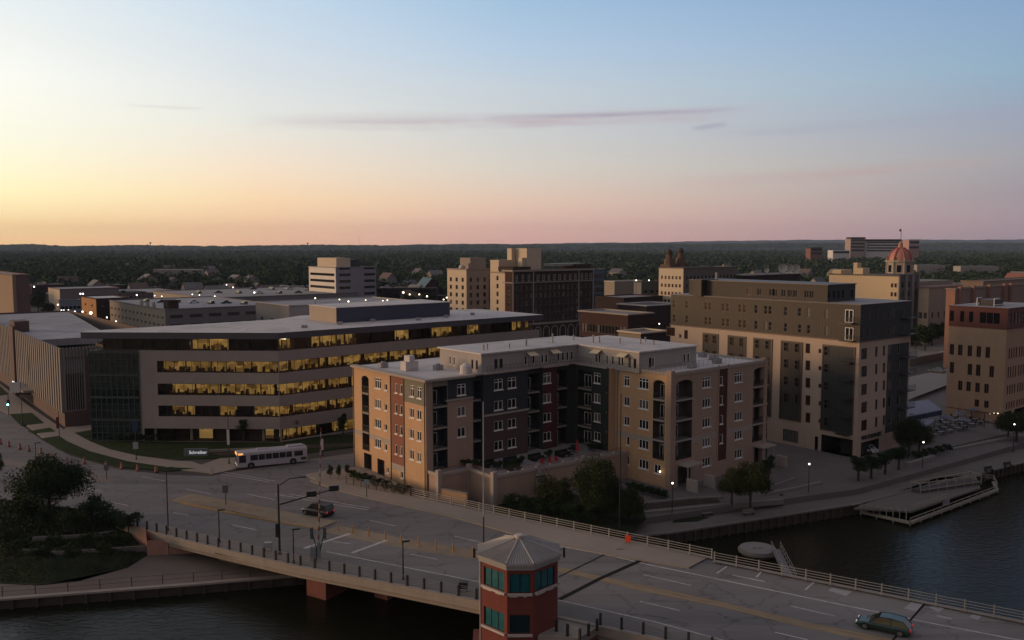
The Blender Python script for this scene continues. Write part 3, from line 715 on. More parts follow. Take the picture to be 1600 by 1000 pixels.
recess_m = mat('recessed balcony wall', (.1, .085, .075), .88, .06, .5, spec=.2)
RT, PHT, LV = 17.0, 20.0, [1.2, 4.45, 7.7, 10.95, 14.2]
FL = [3.25, 6.5, 9.75, 13.0]
A = Bld('courtyard_apartments', 'five storey tan, rust and slate apartment building round a courtyard beside the bridge', 'apartment building', B0.x, B0.y)
def row(f, pxs, levels, w, cols=2, h=1.5, transom=False, **k):
    for c in pxs:
        for z in levels: f.win(f.a(c, z), z, w, h + (.25 if transom and z > 14 else 0), cols, .5 if transom and z > 14 else 0, **k)
# street face, left to right: far corner to near corner
W1 = A.face(0, 21.9, -90, 21.9, -2.5, RT, tan); a = W1.a
z0_, z1_ = a(611), a(632)
W1.zone(z0_, z1_, 2.9, RT, rust); W1.zone(z1_, 21.9, 13.2, RT, grey_side); W1.zone(0, a(611), 5.6, 6.4, cast); W1.zone(z0_, z1_, 1.9, 2.9, cast)
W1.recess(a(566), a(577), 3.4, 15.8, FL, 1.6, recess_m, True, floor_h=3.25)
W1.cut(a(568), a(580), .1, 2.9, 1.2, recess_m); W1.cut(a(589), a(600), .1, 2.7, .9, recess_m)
row(W1, [590.5], LV[1:], 1.9, 3, transom=True); row(W1, [603], LV[1:], .75, 1, 1.1); row(W1, [619, 627], LV[1:], .65, 1); W1.win(a(606, 1), .9, .7, 1, 1)
row(W1, [643.5, 655], LV[1:], 1.15, 2, transom=True); W1.win(a(628, 1), .9, .7, 1.1, 1)
W1.done()
S1 = A.face(0, 0, 0, 8.8, -2.5, RT, tan_shade); a = S1.a
S1.zone(a(676), 8.8, 13.7, RT, slate); S1.zone(a(676), a(700), 3, RT, grey_side)
S1.recess(a(677), a(699), 3.0, 16, FL, 1.7, slate, slab=kerbm)
row(S1, [721], LV[2:], 1.6, 2, transom=True); S1.done()
S1b = A.face(8.8, .9, 0, 2.3, 2.5, RT - .4, slate); S1b.recess(.15, 2.2, 3.0, 16, FL, 1.4, slate); S1b.done()
W_ = A.wall; W_.face([(8.8, 0, -2.5), (8.8, .9, -2.5), (8.8, .9, RT), (8.8, 0, RT)], A.mi(tan))
S2 = A.face(11.1, .3, 0, 9.2, 2.5, RT, slate); a = S2.a
S2.zone(0, 9.2, 2.5, 10.3, brown_side); row(S2, [779, 800], LV[1:], 1.75, 2, transom=True, fw=.09)
S2.done()
m = MB(); m.box(11.0, .12, 10.2, 20.4, .32, 10.5); A.part('trim_band', m, cast); m = MB(); m.box(3.6, -.2, 13.55, 8.75, 0, 13.8); A.part('trim_band', m, cast)
S3 = A.face(20.3, .9, 0, 3.3, 2.5, RT, green_side); S3.recess(.5, 3.0, 3.0, 16, FL, 1.5, green_side); S3.done()
S4 = A.face(23.6, .3, 0, 3.2, 2.5, RT, maroon); a = S4.a; row(S4, [855], LV[1:], 1.7, 2, transom=True, fw=.09); S4.done()
S5 = A.face(26.8, .7, 0, 4.2, 2.5, RT, green_side); S5.recess(.3, 2.6, 3.0, 16, FL, 1.5, green_side); S5.done()
for x in (11.1, 20.3, 23.6, 26.8):
    W_.face([(x, .3, 2.5), (x, .95, 2.5), (x, .95, RT), (x, .3, RT)], A.mi(slate))
W2 = A.face(31, .7, -90, 8.4, 2.5, RT, green_side); a = W2.a
W2.recess(a(903), a(924), 3, 16, FL, 1.3, green_side); row(W2, [933], LV[1:], 1.5, 2, transom=True, fw=.09)
W2.recess(a(948), min(a(960), 7.9), 3, 16, FL, 1.3, green_side); W2.done()
W3 = A.face(32.6, -7.6, -90, 11.9, -3, RT + .2, tan); a = W3.a
W_.face([(31, -7.7, -3), (32.6, -7.7, -3), (32.6, -7.7, RT), (31, -7.7, RT)], A.mi(tan))
W3.zone(0, a(1041), 5.6, 6.6, cast); W3.zone(0, 1.2, 15.8, RT + .2, cast)
row(W3, [979], LV[2:], 1.2, 2, transom=True); row(W3, [1005.5], LV, 2.1, 3, transom=True); row(W3, [981], LV[:2], .7, 1); W3.win(a(1027, 1), 1.0, 1.4, 1.5, 2)
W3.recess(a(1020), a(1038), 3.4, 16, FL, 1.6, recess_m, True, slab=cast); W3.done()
S6 = A.face(32.6, -19.5, 0, 25.6, -3, RT + .2, tan_shade); a = S6.a
S6.zone(a(1055), a(1121), 5.6, 6.6, cast); S6.zone(a(1136), 25.6, 5.6, 6.6, cast); S6.zone(a(1121), a(1136), 1.6, RT + .2, maroon)
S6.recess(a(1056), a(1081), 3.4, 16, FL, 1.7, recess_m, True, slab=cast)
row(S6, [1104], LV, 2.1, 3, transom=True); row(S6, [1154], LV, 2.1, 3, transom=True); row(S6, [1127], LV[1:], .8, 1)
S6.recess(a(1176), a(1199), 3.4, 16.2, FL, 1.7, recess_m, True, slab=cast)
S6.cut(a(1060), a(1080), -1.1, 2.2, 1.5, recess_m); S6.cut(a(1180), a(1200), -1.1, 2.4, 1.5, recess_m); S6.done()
# plain rear walls
mi = A.mi(tan_shade)
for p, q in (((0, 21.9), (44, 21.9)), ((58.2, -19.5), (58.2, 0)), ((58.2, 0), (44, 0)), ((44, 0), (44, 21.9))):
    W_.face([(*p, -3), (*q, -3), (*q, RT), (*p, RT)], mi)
for (x, y) in ((32.45, -19.65), (57.2, -19.65)): m = MB(); m.box(x, y, -2, x + .9, y + .9, RT + .7); A.part('pier', m, tan_shade)
m = MB(); m.box(32.35, -8.3, -2, 33.1, -7.6, RT + .7); A.part('pier', m, tan_shade)
for px in (1121, 1136): x = 32.6 + S6.a(px); m = MB(); m.box(x - .15, -19.62, 1.6, x + .15, -19.5, RT + .6); A.part('pilaster', m, tan_shade)
for v in (21.9 - W1.a(611), 21.9 - W1.a(632), 21.6, .3): m = MB(); m.bar((-.06, v, 0), (-.06, v, RT - .3), .06); A.part('downpipe', m, [dark_metal])
# roof, cornice, penthouse
roof_poly = [(0, 0), (8.8, 0), (8.8, .9), (11.1, .9), (11.1, .3), (20.3, .3), (20.3, .9), (23.6, .9), (23.6, .3), (26.8, .3), (26.8, .7), (31, .7), (31, -7.6), (32.6, -7.6), (32.6, -19.5), (58.2, -19.5), (58.2, 0), (44, 0), (44, 21.9), (0, 21.9)]
m = MB(); m.prism([(x * 1.0, y, ) for x, y in roof_poly], RT - .12, RT - .02); A.part('roof', m, membrane)
m = MB()
def coping(a, b, w=.7, t=.32, z=RT, out=.55):
    a, b = Vector((*a, 0)), Vector((*b, 0)); d = (b - a).normalized(); n = Vector((d.y, -d.x, 0))
    q = [a + n * out - d * 0, b + n * out, b - n * (w - out), a - n * (w - out)]; m.prism([(p.x, p.y) for p in q], z - .1, z + t - .1)
coping((0, 21.9), (0, -.5), 1.1, .35, RT, .45); coping((.65, 0), (8.9, 0), 1.1, .35, RT, .5); coping((8.9, .6), (11.1, .6), .5, .25, RT, .3)
coping((11.1, .3), (20.3, .3), .6, .28, RT, .35); coping((20.3, .8), (23.4, .8), .5, .25, RT, .3); coping((23.4, .3), (29, .3), .9, .4, RT, .5); coping((29, .7), (31, .7), .5, .25, RT, .2)
coping((31, .7), (31, -7.4), .6, .28, RT, .35); coping((32.6, -7.6), (32.6, -19.5), .5, .5, RT, .1); coping((32.6, -19.5), (58.2, -19.5), .5, .5, RT, .1); coping((58.2, -19.5), (58.2, 0), .5, .4, RT, .2)
A.part('coping', m, cast)
PW = A.face(11.3, 12.5, -90, 11.4, RT - .3, PHT, ph_side); a = PW.a
for px in (703, 709, 738, 745): PW.win(PW.a(px, 18), 17.5, .55, 1.5, 1, glass=glass_brown, frame=dark_frame, sill=False)
PW.done()
PS = A.face(11.3, 1.1, 0, 20.9, RT - .3, PHT, ph_side)
for px in (775, 783, 822, 834, 848, 854, 873, 880, 887, 894): PS.win(PS.a(px, 18), 17.5, .65, 1.55, 1, frame=dark_frame, sill=False)
PS.done()
PW2 = A.face(32.2, 1.1, -90, 14.3, RT - .3, PHT, ph_side)
for px in (931, 936, 948, 957, 967, 972, 984, 992): PW2.win(PW2.a(px, 18), 17.4, .6, 1.6, 1, frame=dark_frame, sill=False)
PW2.done()
PS2 = A.face(32.2, -13.2, 0, 14.4, RT - .3, PHT, ph_side)
for px in (1016, 1021, 1070, 1076): PS2.win(PS2.a(px, 18), 17.4, .65, 1.6, 1, frame=dark_frame, sill=False)
PS2.done()
for p, q in (((46.6, -13.2), (46.6, 8)), ((46.6, 8), (40, 8)), ((40, 8), (40, 12.5)), ((40, 12.5), (11.3, 12.5))): W_.face([(*p, RT - .3), (*q, RT - .3), (*q, PHT), (*p, PHT)], A.mi(ph_side))
m = MB(); m.prism([(11.0, .8), (32, .8), (31.9, -13.5), (46.9, -13.5), (46.9, 8.3), (40.3, 8.3), (40.3, 12.8), (11.0, 12.8)], PHT, PHT + .22); A.part('roof', m, membrane)
for u, v, w_ in ((21.5, .6, 0), (26.6, .6, 0)):
    m = MB(); m.face([(u - .9, 1.08, PHT - .3), (u + .9, 1.08, PHT - .3), (u + 1, -.1, PHT - .85), (u - 1, -.1, PHT - .85)]); m.face([(u - .9, 1.08, PHT - .36), (u + .9, 1.08, PHT - .36), (u + 1, -.1, PHT - .91), (u - 1, -.1, PHT - .91)]); A.part('awning', m, mat('cream awning', (.6, .5, .34), .8, .03, 1))
for v in (-3.9, -10):
    m = MB(); m.face([(32.15, v - .9, PHT - .3), (32.15, v + .9, PHT - .3), (31.0, v + 1, PHT - .85), (31.0, v - 1, PHT - .85)]); m.face([(32.15, v - .9, PHT - .36), (32.15, v + .9, PHT - .36), (31.0, v + 1, PHT - .91), (31.0, v - 1, PHT - .91)]); A.part('awning', m, MATS['cream awning'])
for u, v, hh in ((14, 4, .8), (15.2, 4.6, .8), (19, 3.5, .7), (23, 4, .9), (24, 5, 1.0), (30, 5, 1.5), (36, 1, 1.2), (37, .5, .9), (38.5, -3, .8), (40.5, -6, .9), (41, -8.5, .7), (36, 6, .8), (44, -4, .7)):
    m = MB(); m.cyl(0, 0, 0, hh, .13, n=8); m.cyl(0, 0, hh, hh + .15, .22, .1, n=8); A.part('roof_vent', m, pale_metal, loc=(u, v, PHT + .2))
m = MB(); m.box(-1.2, -.8, 0, 1.2, .8, 1.5); m.box(-.5, -.8, 1.5, .5, .8, 2.4); A.part('chimney', m, membrane, loc=(4.6, 11.5, RT))
m = MB(); m.cyl(0, 0, 0, 1.2, 1.0, .95, 14); m.cyl(0, 0, 1.2, 1.7, .95, .3, 14); A.part('roof_tank', m, membrane, loc=(9.4, 2.6, RT))
for u, v in ((3, 17), (6, 14), (42, -16), (50, -15), (53, -12), (55, -8), (8.5, 9)):
    m = MB(); m.box(-.7, -.5, 0, .7, .5, .8); m.cyl(0, 0, .8, 1.0, .35, n=10); A.part('roof_unit', m, membrane_grey, loc=(u, v, RT))
rl = MB()
for i in range(26):
    u = 12 + i * .78; rl.bar((u, .45, RT), (u, .45, RT + 1.05), .02, n=4)
rl.bar((12, .45, RT + 1.05), (31, .45, RT + 1.05), .025, n=4); rl.bar((12, .45, RT + .55), (31, .45, RT + .55), .018, n=4)
for i in range(26):
    v = .3 - i * .75; rl.bar((31.9, v, RT), (31.9, v, RT + 1.05), .02, n=4)
rl.bar((31.9, .3, RT + 1.05), (31.9, -18.5, RT + 1.05), .025, n=4); rl.bar((31.9, .3, RT + .55), (31.9, -18.5, RT + .55), .018, n=4)
for i in range(20):
    u = 33 + i * 1.2; rl.bar((u, -16, RT), (u, -16, RT + 1.05), .02, n=4)
rl.bar((33, -16, RT + 1.05), (56, -16, RT + 1.05), .025, n=4)
A.part('roof_railing', rl, dark_metal)
for px, u in ((1072, 1), (1188, 1)):
    u = 32.6 + S6.a(px); m = MB(); m.box(u - 1.9, -21.6, 2.5, u + 1.9, -19.4, 2.75); m.bar((u - 1.6, -21.3, -1), (u - 1.6, -21.3, 2.5), .1); m.bar((u + 1.6, -21.3, -1), (u + 1.6, -21.3, 2.5), .1); A.part('entrance_canopy', m, cast)
    for q in (-2.1, 2.1): m = MB(); m.box(u + q - .2, -23.6, -1.0, u + q + .2, -21.6, .9); A.part('gate_pier', m, cast)
# terrace in the courtyard
TZ = 3.1
tp = [(0.3, -.2), (0.3, -2.8), (5.9, -2.8), (5.9, -8.8), (32.6, -10.6), (32.6, .9), (12, .9), (10.5, 0)]
m = MB(); m.prism(tp, -2.5, TZ, 0, 1); A.part('terrace', m, [mat('terrace paving', (.24, .225, .22), .9, .15, .7, var2=.12), tan_shade])
m = MB()
for p, q in (((0.3, -2.8), (5.9, -2.8)), ((5.9, -2.8), (5.9, -8.8)), ((5.9, -8.8), (32.4, -10.6)), ((.3, -.2), (.3, -2.8))):
    p, q = Vector((*p, 0)), Vector((*q, 0)); d = (q - p).normalized(); n = Vector((d.y, -d.x, 0)) * .18
    m.prism([((v).x, v.y) for v in (p + n, q + n, q - n, p - n)], TZ, TZ + .45)
for x, y in ((.3, -2.8), (5.9, -2.8), (5.9, -8.8), (14, -9.4), (23, -10)): m.box(x - .35, y - .35, -2.5, x + .35, y + .35, TZ + 1.0)
A.part('parapet', m, cast)
m = MB()
for p, q in (((0.5, -2.8), (5.6, -2.8)), ((5.9, -3.2), (5.9, -8.4)), ((6.3, -8.85), (31.5, -10.55))):
    p, q = Vector((*p, 0)), Vector((*q, 0)); k = int((q - p).length / .35)
    for i in range(k + 1): c = p.lerp(q, i / k); m.bar((c.x, c.y, TZ + .4), (c.x, c.y, TZ + 1.15), .018, n=4)
    m.bar((p.x, p.y, TZ + 1.15), (q.x, q.y, TZ + 1.15), .03, n=4)
A.part('terrace_railing', m, mat('rust red railing', (.16, .05, .035), .6, .1, 2))
A.finish()
m = MB(); P_ = [at(680, 762, 1.4), at(729, 771, 1.4)]
d = (P_[1] - P_[0]).normalized(); n = Vector((-d.y, d.x, 0)) * .35
m.prism([(v.x, v.y) for v in (P_[0], P_[1], P_[1] + n, P_[0] + n)], -1.2, 1.3); m.prism([(v.x, v.y) for v in (P_[0] - n * .2, P_[1] - n * .2, P_[1] + n * 1.2, P_[0] + n * 1.2)], 1.3, 1.45, 1)
tag(m.build('planter_wall', [tan, kerbm]), 'tan masonry planter wall beside the bridge railing in front of the apartments', 'wall')

# ---------------------------------------------------------------- grey banded office building with lit floors
office_pan = mat('taupe metal panel', (.31, .27, .252), .6, .05, .35, metal=.05, var2=.04, streak=.03)
office_dark = mat('dark roof fascia', (.075, .07, .085), .6, .05, .4)
ph_blue = mat('shade toned penthouse cladding', (.06, .065, .1), .7, .06, .4)  # cladding colour carries the dark blue of its shaded side
ph_tan = mat('glow toned penthouse cladding', (.3, .24, .19), .7, .06, .4)  # same cladding with the evening light put into its colour
room_back = bpy.data.materials.new('glowing office back wall'); room_back.use_nodes = True  # back wall emits in patches, standing in for room lamps
n_ = room_back.node_tree.nodes; l_ = room_back.node_tree.links; b_ = n_['Principled BSDF']
tc_ = n_.new('ShaderNodeTexCoord'); mp_ = n_.new('ShaderNodeMapping'); mp_.inputs['Scale'].default_value = (.5, .5, .9); l_.new(tc_.outputs['Object'], mp_.inputs[0])
vo = n_.new('ShaderNodeTexVoronoi'); vo.distance = 'CHEBYCHEV'; vo.inputs['Scale'].default_value = 1.3; l_.new(mp_.outputs[0], vo.inputs[0])
cr = n_.new('ShaderNodeValToRGB'); l_.new(vo.outputs['Color'], cr.inputs[0]); e = cr.color_ramp.elements
e[0].position = .1; e[0].color = (.07, .035, .01, 1); e[1].position = .85; e[1].color = (.47, .29, .09, 1); q = e.new(.45); q.color = (.27, .16, .045, 1)
l_.new(cr.outputs[0], b_.inputs['Emission Color']); b_.inputs['Emission Strength'].default_value = .5; b_.inputs['Base Color'].default_value = (.3, .22, .1, 1)
room_dark = mat('unlit office interior', (.05, .035, .025), .9, .2, .6)
room_clut = mat('office furniture', (.2, .13, .06), .8, .3, 1)
clear = glassy('clear office glazing', (1, .93, .8), .9)
MC = at(438, 692, 0)
OF = Bld('office_building', 'long grey banded office building with yellow lit window strips and a wide pale flat roof', 'office building', MC.x, MC.y, 0)
LW = Vector((-35.5, 1.3)); angL = math.degrees(math.atan2(-1.3, 35.5)); lenL = LW.length
fL = OF.face(LW.x, LW.y, angL, lenL, 0, 17.5, office_pan)
fR = OF.face(0, 0, 40.4, 66, 0, 17.5, office_pan)
aL = fL.a(219)
interior, mull, glz, lampm, clut = MB(), MB(), MB(), MB(), MB()
def band(f, a0, a1, z0, z1, lit=1.0, depth=5.5, dark_spans=(), ceil_lamps=False, ins=.25, cut=True, step=1.6):
    if cut: f.cut(a0, a1, z0, z1, ins)
    T = Matrix.Translation(f.pt(0, 0, 0)) @ Matrix.Rotation(R(f.ang), 4, 'Z')
    for m_ in (interior, mull, glz, lampm, clut): m_.T = T
    glz.face([(a0, ins, z0), (a1, ins, z0), (a1, ins, z1), (a0, ins, z1)])
    interior.face([(a0, ins, z0), (a1, ins, z0), (a1, depth, z0), (a0, depth, z0)], 1); interior.face([(a0, ins, z1), (a1, ins, z1), (a1, depth, z1), (a0, depth, z1)], 1)
    x = a0
    while x < a1 - .01:
        w = min(step * rnd.choice((1, 2, 2, 3)), a1 - x); dk = any(p < x + w / 2 < q for p, q in dark_spans) or rnd.random() > lit
        dd = rnd.uniform(1.4, 3.2)
        interior.face([(x, dd, z0), (x + w, dd, z0), (x + w, dd, z1), (x, dd, z1)], 1 if dk else 0)
        interior.face([(x, dd * .7, z0), (x, depth, z0), (x, depth, z1), (x, dd * .7, z1)], 1)
        if not dk:
            for _ in range(int(w * 1.7)):
                cx = x + rnd.random() * w; hh = rnd.uniform(.3, 1.15); clut.box(cx, ins + .25 + rnd.random() * .8, z0, min(cx + rnd.uniform(.1, .4), a1), ins + 1.3, z0 + hh)
            if ceil_lamps and rnd.random() < .75:
                cx = x + w * .3; lampm.box(cx, 1.2, z1 - .22, cx + 1.3, 1.5, z1 - .1)
        x += w
    k = max(2, round((a1 - a0) / step))
    for i in range(k + 1):
        xx = a0 + (a1 - a0) * i / k; mull.box(xx - .035, ins - .08, z0, xx + .035, ins - .01, z1)
    mull.box(a0, ins - .07, z0, a1, ins - .01, z0 + .07); mull.box(a0, ins - .07, z1 - .08, a1, ins - .01, z1)
    for m_ in (interior, mull, glz, lampm, clut): m_.T = None
for z0, z1, dk in ((13.3, 15.5, ((aL, fL.a(262)),)), (9.0, 11.2, ((aL, fL.a(266)),)), (4.9, 7.0, ((aL, fL.a(268)), (fL.a(300), fL.a(345)), (fL.a(370), fL.a(392))))):
    band(fL, fL.a(247), lenL - .1, z0, z1, 1.0, dark_spans=dk); band(fR, .1, 65.4, z0, z1, .97)
band(fR, .4, 65.4, .3, 2.5, .7, ins=.5)
band(fL, fL.a(262), lenL - .5, .2, 2.2, .45, ins=3.0, cut=False)
fL.cut(aL + .6, lenL - .02, .15, 2.6, 3.0, room_dark)
fL.zone(0, aL, 0, 17.5, office_dark); fL.cut(0, aL, 0, 17.5, .05)
fL.done(); fR.done()
# top floor, all glass under the roof slab
for f, a0, a1 in ((fL, 1.0, lenL - .05), (fR, .05, 64.0)):
    band(f, a0, a1, 17.5, 19.8, .5 if f is fR else .4, ceil_lamps=True, ins=.35, cut=False, step=1.9, dark_spans=((0, fL.a(285, 19)),) if f is fL else ())
# curtain-wall tower at the left end
cg = MB(); T = Matrix.Translation(fL.pt(0, 0, 0)) @ Matrix.Rotation(R(angL), 4, 'Z'); cg.T = T; mull.T = T; interior.T = T; lampm.T = T
x0c, x1c = -.6, aL
cg.face([(x0c, -.1, .2), (x1c, -.1, .2), (x1c, -.1, 17.3), (x0c, -.1, 17.3)]); cg.face([(x0c, -.1, .2), (x0c, 14, .2), (x0c, 14, 17.3), (x0c, -.1, 17.3)])
mull2 = MB(); mull2.T = T
for z in (1.7, 2.9, 6.0, 7.2, 10.2, 11.5, 14.5, 15.8): mull2.box(x0c, -.18, z - .05, x1c, -.1, z + .05)
for z in (.2, 4.3, 8.6, 12.9, 17.2): mull2.box(x0c - .08, -.24, z - .3, x1c, -.1, z + .15); mull.box(x0c - .2, -.1, z - .3, x0c - .08, 14, z + .1)
for z in (.2, 4.3, 8.6, 12.9, 17.2): interior.box(x0c + .1, 0.1, z - .25, x1c, 9, z, 1)
k = 9
for i in range(k + 1): xx = x0c + (x1c - x0c) * i / k; mull2.box(xx - .07, -.2, .2, xx + .07, -.1, 17.3)
for i in range(8): mull.box(x0c - .16, i * 1.9, .2, x0c - .06, i * 1.9 + .07, 17.3)
interior.face([(x0c, 6, .2), (x1c, 6, .2), (x1c, 6, 17), (x0c, 6, 17)], 1)
for i in range(9): lampm.box(x0c + 1 + rnd.random() * 8, 2 + rnd.random() * 3, (4.0, 8.3, 12.6)[i % 3] - .12, x0c + 1.12 + rnd.random() * 8 * 0 + 1, 2.2, (4.0, 8.3, 12.6)[i % 3] - .04) if i < 0 else None
for m_ in (cg, mull, interior, lampm, mull2): m_.T = None
OF.part('mullion', mull2, mat('grey green mullion', (.04, .052, .052), .5, .1, 1))
OF.part('curtain_wall', cg, mat('green curtain glazing', (.009, .022, .022), .07, .6, .35, spec=.6, var2=.5))
OF.part('glazing', glz, clear); OF.part('mullion', mull, dark_frame)
OF.part('interior', interior, [room_back, room_dark]); OF.part('furniture', clut, room_clut)
OF.part('ceiling_lamp', lampm, mat('lit ceiling strip', (1, 1, .9), .5, 0, 1, emit=(1, .88, .55), es=3.5))
dR = Vector((math.cos(R(40.4)), math.sin(R(40.4)))); nR = Vector((-dR.y, dR.x)); dL = Vector((math.cos(R(angL)), math.sin(R(angL)))); nL = Vector((-dL.y, dL.x))
P1 = LW - dL * 1.4 - nL * 1.2; P2 = -nL * 1.2 * .9 + Vector((.3, 0)); P3 = dR * 66.5 - nR * .9; P4 = dR * 66.5 + nR * 24; P5 = dR * 18 + nR * 30; P6 = Vector(OF.loc(*at(430, 499, 21).xy)); P7 = LW + Vector((-1.6, 1.5)); P5 = Vector(OF.loc(*at(470, 493, 21).xy))
m = MB(); m.prism([P1, P2, P3, P4, P5, P6, P7], 19.8, 21.0, 0, 1); OF.part('roof', m, [membrane, office_dark])
m = MB(); q = [LW + nL * .3, Vector((.3, .4)), dR * 64 + nR * .6, dR * 64 + nR * 22, P5 - Vector((1, 1)), P6 - Vector((.5, 1.5)), LW + Vector((.6, 1.6))]
m.prism(q, 15.6, 17.45); m.prism([q[2], q[3], q[4], q[5], q[6], q[6] + Vector((.1, .1)), q[4] - Vector((.1, .1)), q[3] - Vector((.1, .1))], 0, 15.6); OF.part('core', m, office_dark)
m = MB(); q = [dR * 12 + nR * 14, dR * 62 + nR * 14, dR * 62 + nR * 24, dR * 12 + nR * 24]
pc0 = at(526, 505, 21); u0, v0 = OF.loc(pc0.x, pc0.y); uv = Vector((u0, v0))
def uvline(px, d, base, z=21): # how far from base along d the column px lies
    x0, y0 = OF.wld(*base); x1, y1 = OF.wld(*(Vector(base) + d)); k = (px - 800) / F; g = lambda x, y: x - k * (y * CP + (H - z) * SP); return -g(x0, y0) / (g(x1, y1) - g(x0, y0))
lr = uvline(703, dR, uv); ll = uvline(484, nR, uv)
q = [uv, uv + dR * lr, uv + dR * lr + nR * ll, uv + nR * ll]
m.prism(q, 21, 24.1); n_f = len(m.m)
m.m[2 + 3 - 0] = 0
OF.part('penthouse', m, ph_blue)
m = MB(); e_ = Vector(nR) * .0; m.prism([q[0] - dR * .06 - nR * .0, q[0] - dR * .01, q[3] - dR * .01, q[3] - dR * .06], 21, 24.15); OF.part('penthouse_lit_side', m, ph_tan)  # thin sheet over the left side carries the lit tone
m = MB(); m.prism([q[0] - dR * .2 - nR * .2, q[1] + dR * .2 - nR * .2, q[2] + dR * .2 + nR * .2, q[3] - dR * .2 + nR * .2], 24.15, 24.3); OF.part('penthouse_roof', m, membrane)
for i in range(6):
    p = dR * (8 + i * 9) + nR * (5 + (i % 3) * 2); m = MB(); m.box(-.5, -.5, 0, .5, .5, .55); OF.part('roof_unit', m, membrane_grey, loc=(p.x, p.y, 21))
for i in range(5):
    m = MB(); p = LW * (1 - (i + .5) / 5) * .98 + nL * 1.2; m.bar((p.x, p.y, .1), (p.x, p.y, 2.6), .28, n=10); OF.part('column', m, kerbm)
OF.finish()

# the street sign in front of it
pS = at(308, 712, .12); sg = tag(empty('monument_sign', (pS.x, pS.y, .1), R(4)), 'low grey monument sign with white lit lettering on the office lawn', 'sign')
m = MB(); m.box(-2.2, -.25, 0, 1.9, .25, 1.3); m.build('panel', mat('brushed sign metal', (.14, .15, .16), .5, .05, 1), parent=sg)
def text(body, size, m, parent, loc, rot, ext=.02, name='lettering', align='CENTER'):
    c = bpy.data.curves.new(name, 'FONT'); c.body = body; c.size = size; c.extrude = ext; c.align_x = align
    o = bpy.data.objects.new(name, c); COL.objects.link(o); bpy.context.view_layer.update()
    me = bpy.data.meshes.new_from_object(o.evaluated_get(bpy.context.evaluated_depsgraph_get())); me.name = name; bpy.data.objects.remove(o)
    me.materials.clear(); me.materials.append(m); o = bpy.data.objects.new(name, me); COL.objects.link(o); o.parent = parent; o.location = loc; o.rotation_euler = rot; return o
text('Schreiber', .8, mat('lit white lettering', (.9, .9, .9), .5, 0, 1, emit=(.9, .95, 1), es=.45), sg, (.25, -.29, .42), (R(90), 0, 0))

# ---------------------------------------------------------------- ribbed concrete hall on the left
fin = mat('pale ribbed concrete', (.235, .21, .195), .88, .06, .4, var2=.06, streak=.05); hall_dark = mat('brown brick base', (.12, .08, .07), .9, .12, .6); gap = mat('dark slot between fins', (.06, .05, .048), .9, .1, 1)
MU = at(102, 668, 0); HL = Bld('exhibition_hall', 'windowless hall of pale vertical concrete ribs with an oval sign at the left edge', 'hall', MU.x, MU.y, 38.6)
fw_ = HL.face(0, 120, -90, 120, 3.0, 16.1, mat('dark panel behind ribs', (.09, .08, .075), .9, .08, .4)); fw_.done(); fb = HL.face(0, 120, -90, 120, 0, 3.0, hall_dark)  # wall behind the ribs is darker than the ribs
fb.cut(fb.a(22, 2), fb.a(52, 2), .1, 2.7, 2.2, gap); fb.done()
m = MB()
for i in range(45):
    v = .2 + i * 2.35; m.box(-.45, v, 3.0, 0, v + 1.15, 16.3)
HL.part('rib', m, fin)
vpx = lambda px: 120 - fw_.a(px, 9)
m = MB(); m.box(-.9, vpx(28), 0, 0, vpx(22), 17.2); HL.part('pilaster', m, hall_dark)
fs = HL.face(0, 0, 0, 8.5, 3.2, 16.1, fin)
x_ = fs.a(134); n = 8
for i in range(n): a0 = .5 + i * (x_ - .7) / n; fs.cut(a0, a0 + (x_ - .7) / n * .55, 3.4, 14.4, .5, gap)
fs.zone(x_, fs.a(143), 3.2, 16.1, hall_dark)
for i in range(3): a0 = fs.a(145) + i * .55; fs.cut(a0, a0 + .3, 3.4, 14.4, .4, gap)
fs.done(); fs2 = HL.face(0, 0, 0, 8.5, 0, 3.2, hall_dark); fs2.done()
m = MB()
for i in range(12): m.box(.1 + i * .62, -.2, 14.4, .45 + i * .62, 0, 16.4)
HL.part('parapet_fin', m, fin)
ra, rb = HL.loc(*at(66, 531, 15.6).xy), HL.loc(*at(150, 526, 15.6).xy)
m = MB(); m.prism([(.3, ra[1]), rb, (rb[0] + 4, rb[1] + 8), (26, 120), (.3, 120)], 14.0, 15.6); HL.part('roof', m, [membrane_grey])
m = MB(); m.prism([(.1, .1), (8.4, .1), (8.4, 9), (26, 9), (26, 60), (.1, 60)], 10.6, 11.0); HL.part('court', m, [gap])
for p, q in (((8.5, 0), (8.5, 9)), ((8.5, 9), (26, 9)), ((26, 9), (26, 120)), ((26, 120), (0, 120))): HL.wall.face([(*p, 0), (*q, 0), (*q, 16.1), (*p, 16.1)], HL.mi(hall_dark))
m = MB(); m.box(-.3, vpx(27), 15.2, 3, vpx(20), 18.3); HL.part('stair_box', m, hall_dark)
vv = vpx(47); m = MB(); n = 20
